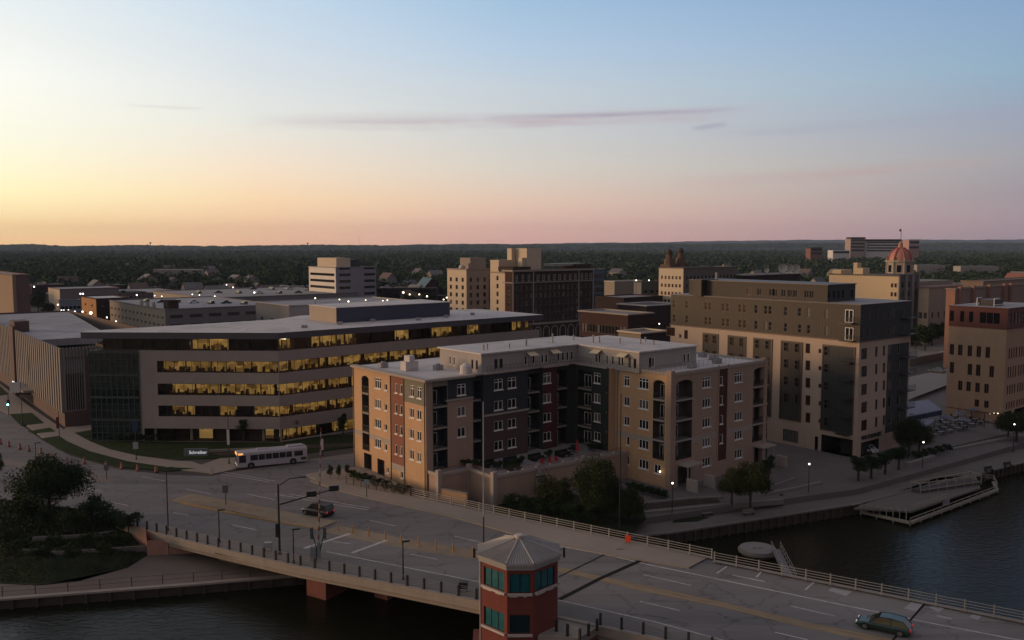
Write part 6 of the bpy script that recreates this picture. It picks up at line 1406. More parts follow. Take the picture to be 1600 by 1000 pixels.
# ---------------------------------------------------------------- vehicles
tyre = mat('tyre rubber', (.012, .012, .012), .8, .1, 2); rim_m = mat('alloy rim', (.2, .2, .2), .4, .05, 2, metal=.7); car_glass = mat('car glass', (.015, .017, .02), .05, .1, 1, spec=.6)
lamp_red = mat('tail lamp', (.4, .02, .02), .4, 0, 1, emit=(1, .05, .06), es=.22); lamp_clear = mat('headlamp', (.6, .6, .58), .3, 0, 1, emit=(1, .95, .85), es=.25); lamp_off = mat('dull tail lamp', (.12, .01, .01), .4, 0, 1)
def car(paint, L_, W_, H_, kind, label=None, cat='car', lit=True, name='car'):
    """front towards +x; the body is lofted from stations along its length"""
    r = tag(empty(name, (0, 0, 0)), label, cat); hx = L_ / 2; hw = W_ / 2; belt = H_ * .56; gz0 = .22
    if kind == 'suv': cab = [(-.49, belt), (-.44, H_ * .97), (-.1, H_), (.1, H_ * .97), (.27, belt)]
    elif kind == 'hatch': cab = [(-.47, belt), (-.36, H_ * .93), (-.12, H_), (.06, H_ * .96), (.25, belt)]
    else: cab = [(-.36, belt), (-.22, H_ * .95), (-.05, H_), (.08, H_ * .96), (.24, belt)]
    hood = H_ * .5
    st = [(-.5, gz0 + .15, belt * .8, .86), (-.485, gz0, belt * .95, .95), (-.36, gz0, belt, 1), (0, gz0, belt, 1), (.25, gz0, belt, 1), (.33, gz0, hood * 1.02, .99), (.44, gz0, hood * .93, .94), (.49, gz0 + .05, hood * .78, .86), (.5, gz0 + .15, hood * .6, .8)]
    m = MB(); R_ = []
    for x, z0, z1, w in st:
        y = hw * w; R_.append([(x * L_, -y * .92, z0), (x * L_, -y, z0 + (z1 - z0) * .3), (x * L_, -y, z0 + (z1 - z0) * .7), (x * L_, -y * .9, z1), (x * L_, y * .9, z1), (x * L_, y, z0 + (z1 - z0) * .7), (x * L_, y, z0 + (z1 - z0) * .3), (x * L_, y * .92, z0)])
    idx = [[m.vert(p) for p in q] for q in R_]
    for a, b in zip(idx, idx[1:]):
        for k in range(8): j = (k + 1) % 8; m.f.append([a[k], b[k], b[j], a[j]]); m.m.append(0)
    m.f.append(idx[0]); m.m.append(0); m.f.append(idx[-1][::-1]); m.m.append(0)
    # roof panel and pillars
    top = [c for c in cab if c[1] > belt + .05]; y1 = hw * .74
    for a, b in zip(top, top[1:]): m.face([(a[0] * L_, -y1, a[1]), (b[0] * L_, -y1, b[1]), (b[0] * L_, y1, b[1]), (a[0] * L_, y1, a[1])])
    for s in (-1, 1):
        for c, d in ((cab[0], cab[1]), (cab[-1], cab[-2]), ((cab[2][0] - .03, belt), cab[2])): m.bar((c[0] * L_, s * hw * .88, c[1]), (d[0] * L_, s * y1, d[1]), .05, n=4)
        for a, b in zip(top, top[1:]): m.bar((a[0] * L_, s * y1, a[1]), (b[0] * L_, s * y1, b[1]), .045, n=4)
    m.build('body', paint, parent=r)
    g = MB()
    for s in (-1, 1): g.face([(c[0] * L_ * .99, s * (hw * .87 if c[1] <= belt + .05 else y1 * .985), c[1] - .01) for c in cab])
    g.face([(cab[0][0] * L_, -hw * .85, belt), (cab[0][0] * L_, hw * .85, belt), (cab[1][0] * L_, y1 * .96, cab[1][1] - .02), (cab[1][0] * L_, -y1 * .96, cab[1][1] - .02)])
    g.face([(cab[-1][0] * L_, -hw * .85, belt), (cab[-1][0] * L_, hw * .85, belt), (cab[-2][0] * L_, y1 * .96, cab[-2][1] - .02), (cab[-2][0] * L_, -y1 * .96, cab[-2][1] - .02)])
    g.build('window', car_glass, parent=r)
    for x in (-.31, .32):
        for s in (-1, 1):
            w = MB(); w.T = Matrix.Rotation(R(90), 4, 'X'); w.cyl(0, 0, -.12, .12, .33, .33, 16); w.T = None; wo = w.build('wheel', tyre, parent=r, loc=(x * L_, s * (hw - .08), .33))
            w = MB(); w.T = Matrix.Rotation(R(90), 4, 'X'); w.cyl(0, 0, -.13, .13, .2, .2, 10); w.T = None; w.build('rim', rim_m, parent=wo)
    for s in (-1, 1):
        m = MB(); m.box(-.04, -.2, -.08, .04, .2, .08); m.build('headlight', lamp_clear, parent=r, loc=(.485 * L_, s * hw * .62, hood * .72))
        m = MB(); m.box(-.04, -.14, -.14, .04, .14, .14); m.build('tail_light', lamp_red if lit else lamp_off, parent=r, loc=(-.492 * L_, s * hw * .72, belt * .82))
    return r
def park(c, px, py, deg, z=None):
    c.location = on(px, py) if z is None else at(px, py, z); c.rotation_euler = (0, 0, R(deg)); return c
maroonp = mat('dark maroon car paint', (.022, .009, .009), .3, .05, 1, metal=.3, coat=.5); greenp = mat('dark green car paint', (.02, .045, .042), .3, .05, 1, metal=.3, coat=.5)
whitep = mat('white car paint', (.6, .6, .6), .3, .03, 1, coat=.4); greyp = mat('grey car paint', (.12, .12, .13), .3, .05, 1, metal=.4, coat=.4); darkp = mat('dark car paint', (.02, .02, .025), .3, .05, 1, coat=.4)
park(car(maroonp, 4.5, 1.85, 1.68, 'suv', 'dark maroon suv driving away behind the striped barrier', lit=True), 497, 804, 150)
park(car(greenp, 4.7, 1.8, 1.45, 'hatch', 'dark green car with lit tail lamp on the bridge at lower right'), 1381, 984, 148)
park(car(whitep, 4.6, 1.8, 1.45, 'sedan', 'white car parked under the lettering of the riverfront block', lit=False), 1352, 706, 130, PL)
c0 = park(car(whitep, 4.6, 1.8, 1.45, 'sedan', 'white car parked above the low wall left of the red topped building', lit=False), 1474, 556, 100, 0.0)
park(car(greyp, 4.6, 1.8, 1.45, 'sedan', 'dark car parked below the low wall left of the red topped building', lit=False), 1464, 582, 130, 0.0)
cars = [car(p_, 4.6, 1.8, 1.45, k_, None, lit=False) for p_, k_ in ((whitep, 'sedan'), (greyp, 'suv'), (darkp, 'sedan'), (maroonp, 'suv'))]
cs = [(560 - 490 + 20, 500, 200, 'left'), (1432, 512, 40, ''), (1440, 505, 30, ''), (1452, 498, 60, ''), (1466, 505, 20, ''), (1433, 540, 30, ''), (1445, 525, 90, ''), (1470, 530, 10, ''), (60, 492, 30, ''), (92, 487, 60, ''), (100, 497, 40, ''), (115, 489, 20, ''), (1032, 500, 30, ''), (1025, 512, 40, ''), (70, 503, 40, ''), (82, 508, 45, '')]
for i, (x, y, dg, _) in enumerate(cs):
    o = cars[i] if i < 4 else copy_tree(cars[i % 4]); col = ('white', 'grey', 'dark', 'maroon')[i % 4]
    o['label'] = '%s car parked %s' % (col, 'in the far lot at upper left behind the ribbed hall' if x < 200 else 'on the back lot between the riverfront block and the red topped building' if x > 1200 else 'on the back street beside the riverfront block'); o['group'] = '%s cars parked on the %s' % (col, 'far left lot' if x < 200 else 'back lot' if x > 1200 else 'back street')
    o.location = at(x, y, 0); o.rotation_euler = (0, 0, R(dg))
# cars on the roof decks behind the office
for i in range(22):
    bb = RA if i < 8 else RA3; o = copy_tree(cars[i % 4]); u = bb.lr * (.12 + .8 * ((i * 37) % 100) / 100); v = bb.lv * (.15 + .7 * ((i * 61) % 100) / 100); p = bb.wld(u, v)
    col = ('white', 'grey', 'dark', 'maroon')[i % 4]; wh = 'cream and grey ramp' if i < 8 else 'long pale rooftop deck'
    o['label'] = '%s car parked on top of the %s' % (col, wh); o['group'] = '%s cars on the %s' % (col, wh); o.location = (p[0], p[1], bb.top - .15); o.rotation_euler = (0, 0, R(GA + 90 * (i % 2)))
# the bus
BL, BW, BH = 12.2, 2.55, 3.1; pf = on(372, 734); pb_ = on(478, 723); ang = math.atan2(pf.y - pb_.y, pf.x - pb_.x)
bus = tag(empty('city_bus', ((pf + pb_) / 2 + Vector((-.4, 1.0, 0)))[:], ang), 'white city bus with a glowing orange destination sign beside the office lawn', 'bus'); bus.scale = (.95, .95, .93)
busw = mat('white bus paint', (.42, .41, .45), .4, .06, .6, var2=.05, coat=.3); m = MB()
hx, hw = BL / 2, BW / 2; pr = [(-hw, .35), (-hw, 2.75), (-hw + .12, 3.0), (-hw + .35, 3.1), (hw - .35, 3.1), (hw - .12, 3.0), (hw, 2.75), (hw, .35)]
secs = [(-hx, .94), (-hx + .15, 1), (hx - .45, 1), (hx - .12, .99), (hx, .95)]; idx = []
for x, s in secs: idx.append([m.vert((x, y * s, .35 + (z - .35) * (s if z > 1 else 1))) for y, z in pr])
for a, b in zip(idx, idx[1:]):
    for k in range(8): j = (k + 1) % 8; m.f.append([a[k], b[k], b[j], a[j]]); m.m.append(0)
m.f.append(idx[0]); m.m.append(0); m.f.append(idx[-1]); m.m.append(0)
m.build('body', busw, parent=bus)
m = MB(); m.box(-hx + .6, -hw + .45, 3.1, -hx + 3.4, hw - .45, 3.32); m.box(1.0, -.6, 3.1, 2.6, .6, 3.25); m.build('roof_unit', busw, parent=bus)
for s in (-1, 1):
    m = MB(); m.box(-.6 * 0 - 3.4, -.02, 1.45, 3.9, .02, 2.45); sidew = m.build('side_window', car_glass, parent=bus, loc=(0, s * (hw + .005), 0))
    m = MB()
    for x in (-3.4, -2.3, -1.1, .1, 1.3, 2.5, 3.9): m.box(x - .05, -.04, 1.42, x + .05, .04, 2.48)
    m.build('window_bar', busw, parent=sidew)
    m = MB(); m.box(-5.3, -.02, 1.5, -3.75, .02, 2.4); m.build('side_window', car_glass, parent=bus, loc=(0, s * (hw + .005), 0))
    m = MB(); m.box(4.6, -.02, 1.2, 5.75, .02, 2.5); m.build('cab_window', car_glass, parent=bus, loc=(0, s * (hw + .005), 0))
    m = MB(); m.box(-5.9, -.02, .7, -4.9, .02, 1.2); m.build('engine_grille', dark_metal, parent=bus, loc=(0, s * (hw + .008), 0))
    for x in (-3.55, 3.75):
        w = MB(); w.T = Matrix.Rotation(R(90), 4, 'X'); w.cyl(0, 0, -.05, .05, .62, .62, 16); w.T = None; w.build('wheel_arch', black_metal, parent=bus, loc=(x, s * (hw - .02), .55))
        w = MB(); w.T = Matrix.Rotation(R(90), 4, 'X'); w.cyl(0, 0, -.14, .14, .5, .5, 16); w.T = None; wo = w.build('wheel', tyre, parent=bus, loc=(x, s * (hw - .1), .5)); w = MB(); w.T = Matrix.Rotation(R(90), 4, 'X'); w.cyl(0, 0, -.16, .16, .26, .26, 12); w.T = None; w.build('rim', rim_m, parent=wo)
m = MB(); m.box(-.03, -1.12, 1.15, .03, 1.12, 2.5); m.build('windscreen', car_glass, parent=bus, loc=(hx + .0, 0, 0))
m = MB(); m.box(-.03, -.95, 2.6, .04, .95, 2.98); m.box(-1.0, -hw - .02, 2.62, -.2, -hw + .1, 2.9); m.box(-1.0, hw - .1, 2.62, -.2, hw + .02, 2.9); m.build('destination_sign', mat('lit amber display', (1, .4, .1), .5, 0, 1, emit=(1, .42, .13), es=1.1), parent=bus, loc=(hx, 0, 0))
for s in (-1, 1): m = MB(); m.box(-.04, -.18, -.12, .04, .18, .12); m.build('headlight', lamp_clear, parent=bus, loc=(hx, s * .95, .75))
m = MB(); m.box(-.05, -1.1, .35, .15, 1.1, .6); m.build('bumper', dark_metal, parent=bus, loc=(hx, 0, 0))

# ---------------------------------------------------------------- river objects
c = at(1184, 856, -2.6); PD = tag(empty('mooring_cell', (c.x, c.y, 0)), 'round pale concrete mooring cell standing in the dark river beside the bridge', 'mooring cell')
m = MB(); m.cyl(0, 0, -5, -3.1, 2.15, 2.15, 28, 1); m.cyl(0, 0, -3.1, -2.85, 2.5, 2.55, 28); m.cyl(0, 0, -2.85, -2.6, 2.35, 2.35, 28); m.build('drum', [mat('pale cell concrete', (.21, .2, .185), .85, .1, .8, var2=.08), pile_m], parent=PD)
text('B-57', .75, black_metal, PD, (0, -.35, -2.595), (0, 0, R(3)), .003)
e0 = at(1212, 857, -2.3); e1 = on(1236, 896); GW = tag(empty('gangway', (e0.x, e0.y, 0)), 'narrow grey mesh gangway from the round mooring cell to the bridge', 'gangway'); d = e1 - e0; d.z = 1.2 + 2.3
m = MB(); n = Vector((-d.y, d.x, 0)).normalized() * .55; m.face([(n * s + Vector((0, 0, -2.35)) + d * t)[:] for s, t in ((-1, 0), (1, 0), (1, 1), (-1, 1))]); m.build('deck', grey_rail, parent=GW); m = MB()
for s in (-1, 1):
    for h in (.5, 1.0): m.bar(n * s + Vector((0, 0, -2.35 + h)), n * s + Vector((0, 0, -2.35 + h)) + d, .03, n=4)
    for i in range(9): q = n * s + Vector((0, 0, -2.35)) + d * (i / 8); m.bar(q, q + Vector((0, 0, 1)), .03, n=4); (i < 8) and m.bar(q, q + d / 8 + Vector((0, 0, 1)), .02, n=4)
m.build('handrail', pale_metal, parent=GW)
# timber dock: a raised deck inside a lower frame of beams
dz_ = -1.9; lo = -2.85; D_ = [at(1334, 794, dz_), at(1424, 799, dz_), at(1532, 762, dz_), at(1524, 741, dz_), at(1462, 747, dz_)]; E_ = [at(1345, 798, lo), at(1422, 815, lo), at(1558, 764, lo), at(1552, 752, lo)]
o = D_[0]; DK = tag(empty('dock', (o.x, o.y, 0)), 'weathered timber dock with a lower outer frame jutting from the riverwalk', 'dock'); P_ = [(p.x - o.x, p.y - o.y) for p in D_]
deckm = mat('weathered dock boards', (.13, .115, .105), .9, .12, 1.2, stretch=((6, .6, 1), -25)); frame_m = mat('pale dock timber', (.27, .25, .2), .9, .12, 1)
m = MB(); m.prism(P_, dz_ - .25, dz_); m.build('deck', deckm, parent=DK)
V = [Vector((*p, 0)) for p in P_]; W = [Vector((p.x - o.x, p.y - o.y, 0)) for p in E_]
m = MB()
for p, q in zip(W, W[1:]):
    d = (q - p).normalized(); n = Vector((d.y, -d.x, 0)) * .25; m.prism([(v.x, v.y) for v in (p + n, q + n, q - n, p - n)], lo - .35, lo)
m.build('outer_beam', frame_m, parent=DK)
for p, q, k in ((W[0], W[1], 3), (W[1], W[2], 9), (W[2], W[3], 1)):
    for i in range(k + 1): c = p.lerp(q, i / k); m = MB(); m.bar((c.x, c.y, -5), (c.x, c.y, lo), .15, n=8); m.build('pile', frame_m, parent=DK)
for i in range(8):
    t_ = i / 7.6; p = W[0].lerp(W[1], t_); q = V[0].lerp(V[1], t_); m = MB(); m.bar((p.x, p.y, lo), (p.x, p.y, dz_ + .25), .07, n=5); m.bar((p.x, p.y, dz_ + .25), (q.x - .2, q.y + .3, dz_ + .35), .06, n=5); m.build('kayak_rack', frame_m, parent=DK)
def dock_rail(pts, hs, k, name='rail', z=dz_, r=.05):
    m = MB()
    for p, q in zip(pts, pts[1:]):
        for i in range(k + 1): c = p.lerp(q, i / k); m.bar((c.x, c.y, z), (c.x, c.y, z + max(hs)), r, n=4)
        for h in hs: m.bar((p.x, p.y, z + h), (q.x, q.y, z + h), r * 1.3, n=4)
    m.build(name, frame_m, parent=DK)
dock_rail([V[1], V[1].lerp(V[2], .5)], (.35, .75), 5); dock_rail([W[1], W[1].lerp(W[2], .98)], (.5,), 12, z=lo); dock_rail([W[2], W[3], V[3]], (.4, .8), 3, z=lo + .2)
G_ = [at(x, y, dz_) - Vector((o.x, o.y, dz_)) for x, y in ((1423, 768), (1438, 771), (1533, 757), (1516, 752))]
for g_ in G_: g_.z = 0
dock_rail([G_[0], G_[1]], (1.6,), 1, 'canopy_frame', r=.08); dock_rail([G_[1], G_[2]], (.5, 1.6), 7, 'canopy_frame', r=.07); dock_rail([G_[2], G_[3]], (1.6,), 2, 'canopy_frame', r=.08); dock_rail([G_[0], G_[3]], (1.6,), 7, 'canopy_frame', r=.07)
m = MB(); m.prism([(p.x, p.y) for p in G_], dz_ + .02, dz_ + .5); m.build('bench_platform', mat('dark bench boards', (.07, .065, .07), .9, .1, 1), parent=DK)  # bench boards darker than the deck
p = at(1478, 785, lo + .5) - Vector((o.x, o.y, lo + .5)); m = MB(); m.box(-.7, -.06, lo + .1, .7, 0, lo + .95); m.build('notice_board', mat('faded blue white board', (.22, .22, .28), .7, .1, 2), parent=DK, loc=(p.x, p.y, 0), rz=R(22))
# plaza edges, steps, benches, bins
def low_wall(pts, z, h, w, mm, label, name='low_wall', cat='wall'):
    P_ = [at(x, y, z + h) for x, y in pts]; o = P_[0]; m = MB()
    for a, b in zip(P_, P_[1:]):
        d = (b - a).normalized(); n = Vector((-d.y, d.x, 0)) * w; m.prism([(v.x - o.x, v.y - o.y) for v in (a, b, b + n, a + n)], z - .4, z + h)
    return tag(m.build(name, mm, loc=(o.x, o.y, 0)), label, cat)
lw_m = mat('pale step stone', (.2, .185, .17), .88, .1, .8)
low_wall([(1008, 800), (1130, 788), (1225, 780)], PL, .35, .5, lw_m, 'longest low stone seat wall on the plaza below the apartments')
low_wall([(1000, 786), (1080, 778), (1130, 776)], PL, .3, .45, lw_m, 'short low stone wall just below the apartment corner')
low_wall([(1190, 772), (1240, 763), (1285, 753)], PL, .4, .6, lw_m, 'curved low stone wall right of the apartments leading to the block')
low_wall([(1200, 762), (1245, 746)], PL, .3, .5, lw_m, 'short stone edge below the apartment entrance canopy')
low_wall([(1490, 701), (1560, 687), (1600, 680)], PL, .4, .6, lw_m, 'long low stone wall on the plaza beside the outdoor tables')
low_wall([(1420, 724), (1462, 712)], PL, .8, .8, lw_m, 'brown planter wall beside the row of small plaza trees')
low_wall([(1490, 697), (1600, 672)], PL, .2, 1.2, plaza_m, 'broad low step on the plaza beside the outdoor tables')
patch('planting_bed', [(1010, 796), (1125, 785), (1120, 778), (1005, 787)], mulch, .06, z=PL)
patch('planting_bed', [(1080, 808), (1225, 790), (1222, 785), (1060, 803)], mulch, .05, z=WK + .03)
patch('grass_strip', [(1050, 817), (1090, 815), (1110, 808), (1060, 806)], scrub, .04, z=WK)
m = MB(); p = at(1221, 783, WK); t = tag(empty('litter_bin', p[:]), 'small dark litter bin at the end of the long planting bed', 'bin'); m.cyl(0, 0, 0, .95, .28, .3, 10); m.build('drum', dark_metal, parent=t); m = MB(); m.cyl(0, 0, .95, 1.1, .32, .2, 10); m.build('lid', black_metal, parent=t)
for i, (x, y) in enumerate(((1105, 806), (1170, 805), (1575, 730), (1545, 737))):
    p = at(x, y, WK); t = tag(empty('bench', p[:], R(20)), ['pale bench on the riverwalk below the apartments', 'white bench by the riverwalk edge near the mooring cell', 'dark bench on the riverwalk near the right edge', 'dark bench on the riverwalk behind the dock corner'][i], 'bench', 'riverwalk benches')
    m = MB(); m.box(-.9, -.25, .42, .9, .25, .48); m.build('seat', lw_m if i < 2 else dark_metal, parent=t); m = MB(); m.box(-.9, .22, .5, .9, .28, .9); m.build('backrest', lw_m if i < 2 else dark_metal, parent=t)
    for s in (-.75, .75): m = MB(); m.box(s - .05, -.22, 0, s + .05, .22, .42); m.build('leg', dark_metal, parent=t)
# outdoor dining by the red topped building
tb = tag(empty('patio_table', (0, 0, 0)), 'pale cafe table on the crowded terrace before the red topped building', 'table', 'cafe tables on the terrace')
m = MB(); m.cyl(0, 0, .7, .75, .6, .6, 12); m.build('tabletop', mat('pale table top', (.28, .28, .3), .6, .05, 1), parent=tb); m = MB(); m.cyl(0, 0, 0, .7, .05, .05, 6); m.cyl(0, 0, 0, .04, .3, .3, 8); m.build('pedestal', dark_metal, parent=tb)
ch = tag(empty('patio_chair', (0, 0, 0)), 'dark cafe chair among the tables on the crowded terrace', 'chair', 'cafe chairs on the terrace')
m = MB(); m.box(-.22, -.22, .42, .22, .22, .46); m.build('seat', dark_metal, parent=ch); m = MB(); m.box(-.22, .18, .46, .22, .22, .9); m.build('backrest', dark_metal, parent=ch)
for sx in (-1, 1):
    for sy in (-1, 1): m = MB(); m.bar((sx * .19, sy * .19, 0), (sx * .19, sy * .19, .42), .025, n=4); m.build('leg', dark_metal, parent=ch)
um = tag(empty('patio_umbrella', (0, 0, 0)), 'closed grey parasol on the crowded terrace', 'parasol', 'parasols on the terrace'); m = MB(); m.cyl(0, 0, 2.2, 2.8, 1.5, .05, 10); m.build('canopy', mat('grey blue canvas', (.14, .15, .2), .85, .08, 1), parent=um); m = MB(); m.bar((0, 0, 0), (0, 0, 2.8), .04); m.build('pole', dark_metal, parent=um)
um['label'] = 'open grey blue parasol over the cafe tables on the terrace'
first = [True, True, True]
for j in range(4):
    for i in range(8):
        x = 1460 + i * 12 + j * 3; y = 683 - i * 3.2 - j * 7.5
        p = at(x + rnd.uniform(-2, 2), y, PL); o = tb if first[0] else copy_tree(tb); first[0] = False; o.location = p
        for k in range(2):
            q = ch if first[1] else copy_tree(ch); first[1] = False; an = rnd.random() * 6.28; q.location = p + Vector((math.cos(an) * .85, math.sin(an) * .85, 0)); q.rotation_euler = (0, 0, an - math.pi / 2)
for x, y in ((1478, 668), (1500, 662), (1520, 657), (1505, 672)):
    o = um if first[2] else copy_tree(um); first[2] = False; o.location = at(x, y, PL)
bluec = mat('blue white canopy fabric', (.19, .2, .27), .8, .08, .5); navy = mat('navy canopy side', (.02, .025, .07), .8, .1, 1)
for pts, z1, lab in (([(1416, 651), (1416, 629), (1450, 624), (1472, 640)], 3.6, 'striped blue grey canopy roof between the riverfront block and the terrace'), ([(1416, 667), (1416, 655), (1462, 655), (1445, 668)], 2.6, 'lower pale blue canopy in front of the striped one')):
    P_ = [at(x, y, z1) for x, y in pts]; o = P_[0]; t = tag(empty('canopy', (o.x, o.y, 0)), lab, 'canopy'); m = MB(); m.prism([(p.x - o.x, p.y - o.y) for p in P_], z1 - .15, z1); m.build('roof', bluec, parent=t)
    m = MB(); a, b = P_[0] - o, P_[3] - o; m.face([(a.x, a.y, z1 - .15), (b.x, b.y, z1 - .15), (b.x, b.y, z1 - 1.1), (a.x, a.y, z1 - 1.1)]); m.build('valance', navy, parent=t)
    for p in P_: q = (p - o) * .96; m = MB(); m.bar((q.x, q.y, PL), (q.x, q.y, z1), .06); m.build('post', dark_metal, parent=t)
p0, p1 = at(1480, 636, 2.2), at(1562, 648, 2.2); pg = tag(empty('pergola', (p0.x, p0.y, 0)), 'dark red frame pergola along the front of the red topped building', 'pergola'); d = p1 - p0; n = Vector((.637, -.77, 0)) * 2.4
m = MB(); m.bar((0, 0, 2.2), d + Vector((0, 0, 2.2)) - Vector((0, 0, d.z)), .1); m.bar(n + Vector((0, 0, 2.2)), n + Vector((d.x, d.y, 2.2)), .1)
for i in range(8): q = Vector((d.x, d.y, 0)) * (i / 7) + Vector((0, 0, 2.25)); m.bar(q, q + n, .06)
m.build('beam', MATS['dark red cladding'], parent=pg)
for i in range(5): q = Vector((d.x, d.y, 0)) * (i / 4) + n; m = MB(); m.bar((q.x, q.y, PL), (q.x, q.y, 2.2), .09); m.build('post', MATS['dark red cladding'], parent=pg)
for i in range(3):
    q = at(1547 + i * 6, 646, 1.6); m = MB(); m.ball((0, 0, 0), .13, 6); tag(m.build('lantern', lampglow, loc=q[:]), '%s of the three small warm lanterns under the pergola end' % ('left', 'middle', 'right')[i], 'lantern', 'lanterns')
low_wall([(1421, 561), (1482, 549)], 0, 2.2, .4, mat('mauve retaining wall', (.17, .14, .14), .9, .08, .5), 'mauve retaining wall of the back lot left of the red topped building')
patch('parking_lot', [(1418, 560), (1490, 548), (1500, 515), (1418, 520)], mat('pale lot concrete', (.2, .185, .17), .9, .08, .3), .03, z=0)
patch('parking_lot', [(1418, 625), (1484, 600), (1484, 575), (1418, 590)], MATS['pale lot concrete'], .03, z=-.02)
# terrace furniture in the courtyard
fm = mat('black wicker', (.012, .012, .012), .8, .1, 2); rc = mat('red canvas', (.35, .03, .04), .8, .08, 1)
A_f = (('sofa', 768 - 4, 727, fm, 'black sofa group behind the first terrace pier'), ('sofa', 838, 717, fm, 'black lounge sofa in the middle of the courtyard terrace'), ('sofa', 880, 711, fm, 'large black sofa group near the red parasol'), ('planter', 800, 731, grass, 'green planter box on the courtyard terrace'), ('sofa', 800, 722, fm, 'black bench with dark cushions on the terrace'))
for nm, x, y, mm, lab in A_f:
    p = at(x, y, TZ); t = tag(empty(nm, p[:], R(GA)), lab, nm); m = MB(); m.box(-1.3, -.4, 0, 1.3, .4, .42); m.box(-1.3, .4, 0, 1.3, .65, .8); m.build('seat', mm, parent=t); m = MB(); m.box(-1.5, -1.4, 0, -.9, -.5, .7); m.box(-.5, -1.9, .3, .6, -1.0, .4); m.build('side_table' if nm == 'sofa' else 'box', fm, parent=t)
p = at(902, 712, TZ); t = tag(empty('parasol', p[:]), 'red closed parasol standing on the courtyard terrace', 'parasol'); m = MB(); m.cyl(0, 0, .8, 2.7, .35, .08, 10); m.build('canopy', rc, parent=t); m = MB(); m.bar((0, 0, 0), (0, 0, 2.9), .04); m.build('pole', dark_metal, parent=t)
for i, (x, y) in enumerate(((848, 727), (860, 725), (870, 723))):
    p = at(x, y, TZ); t = tag(empty('deck_chair', p[:], R(30)), '%s of the three red deck chairs along the terrace edge' % ('left', 'middle', 'right')[i], 'deck chair', 'red deck chairs'); m = MB(); m.box(-.3, -.3, .3, .3, .3, .38); m.build('seat', rc, parent=t); m = MB(); m.box(-.3, .25, .38, .3, .33, 1.0); m.build('backrest', rc, parent=t)
for i in range(9):
    q = A.wld(8.5 + i * 2.6, -9.0 - (i * 2.6) * .07); m = MB(); m.ball((0, 0, TZ + .62), .17, 6); tag(m.build('terrace_lamp', mat('dim white globe', (.6, .58, .55), .5, 0, 1), loc=(q[0], q[1], .0)), 'small white globe lamp on the terrace parapet, %s from its left end' % 'first second third fourth fifth sixth seventh eighth ninth'.split()[i], 'lamp', 'globe lamps on the terrace parapet')
# stair down from the terrace
q0 = A.wld(13, -11); st = tag(empty('outdoor_stair', (q0[0], q0[1], 0), R(GA - 90)), 'dark outdoor stair leading down from the courtyard terrace', 'stair'); m = MB()
for i in range(12): m.box(i * .35, -.9, TZ - (i + 1) * .3 - .2, i * .35 + .38, .9, TZ - (i + 1) * .3)
m.build('step', dark_metal, parent=st); m = MB()
for s in (-.9, .9): m.bar((0, s, TZ + .9), (4.3, s, TZ - 3.6 + .9), .04)
m.build('handrail', black_metal, parent=st)

# ---------------------------------------------------------------- lit lamps of the far parking decks
lp_n = [0]
def deck_lamp(px, py, Z, size, warm, deck, label, group):
    X = (px - 800) / F * Z; z = zof(X, Z, py); t = tag(empty('parking_lamp', (X, Z, 0)), label, 'lamp', group)
    m = MB(); m.ball((0, 0, z), size * Z / 1360 * .3, 8); m.build('lamp_globe', lampglow if warm else lampwhite, parent=t); m = MB(); m.bar((0, 0, deck), (0, 0, z), .1, n=6); m.build('pole', dark_metal, parent=t)
for i, (px, py, s) in enumerate(((492, 466, 4), (530, 468, 3.5), (544, 471, 4.5), (571, 469, 3.2), (585, 472, 3), (598, 470, 3.5), (605, 469, 3.5), (614, 471, 3))): deck_lamp(px, py, 330, s, True, 8, '%s lit lamp in the row above the blue office penthouse' % 'first second third fourth fifth sixth seventh eighth'.split()[i], 'lamps above the office penthouse')
for i, (px, py, s) in enumerate(((630, 457, 5.5), (640, 460, 4), (655, 460, 4), (667, 463, 4.5), (693, 468, 3.5), (698, 465, 4), (704, 467, 2.5))): deck_lamp(px, py, 420, s, True, 0, '%s lit street lamp between the brick school and the cream block, from the left' % 'first second third fourth fifth sixth seventh'.split()[i], 'street lamps by the brick school')
for i, (px, py, s) in enumerate(((94, 605 - 480 / 4 * 1, 4), (98, 485, 4), (105, 485, 4.5), (115, 487, 4.5), (127, 487, 4.5), (107, 492, 3.5), (119, 496, 3.5), (131, 500, 4), (140, 489, 8), (165, 496, 4), (179, 502, 3.5), (2, 502, 5))):
    if py != 485: py = {0: 486}.get(i, py)
    deck_lamp(px, py, 300 if i > 8 else 360, s, i == 8, 0, ('brightest lit lamp of the far left lot' if i == 8 else 'white lit lamp at the extreme left edge above the hall' if i == 11 else '%s white lit lamp of the far left parking lot' % 'first second third fourth fifth sixth seventh eighth ninth tenth eleventh'.split()[i]), 'lamps of the far left parking lot')
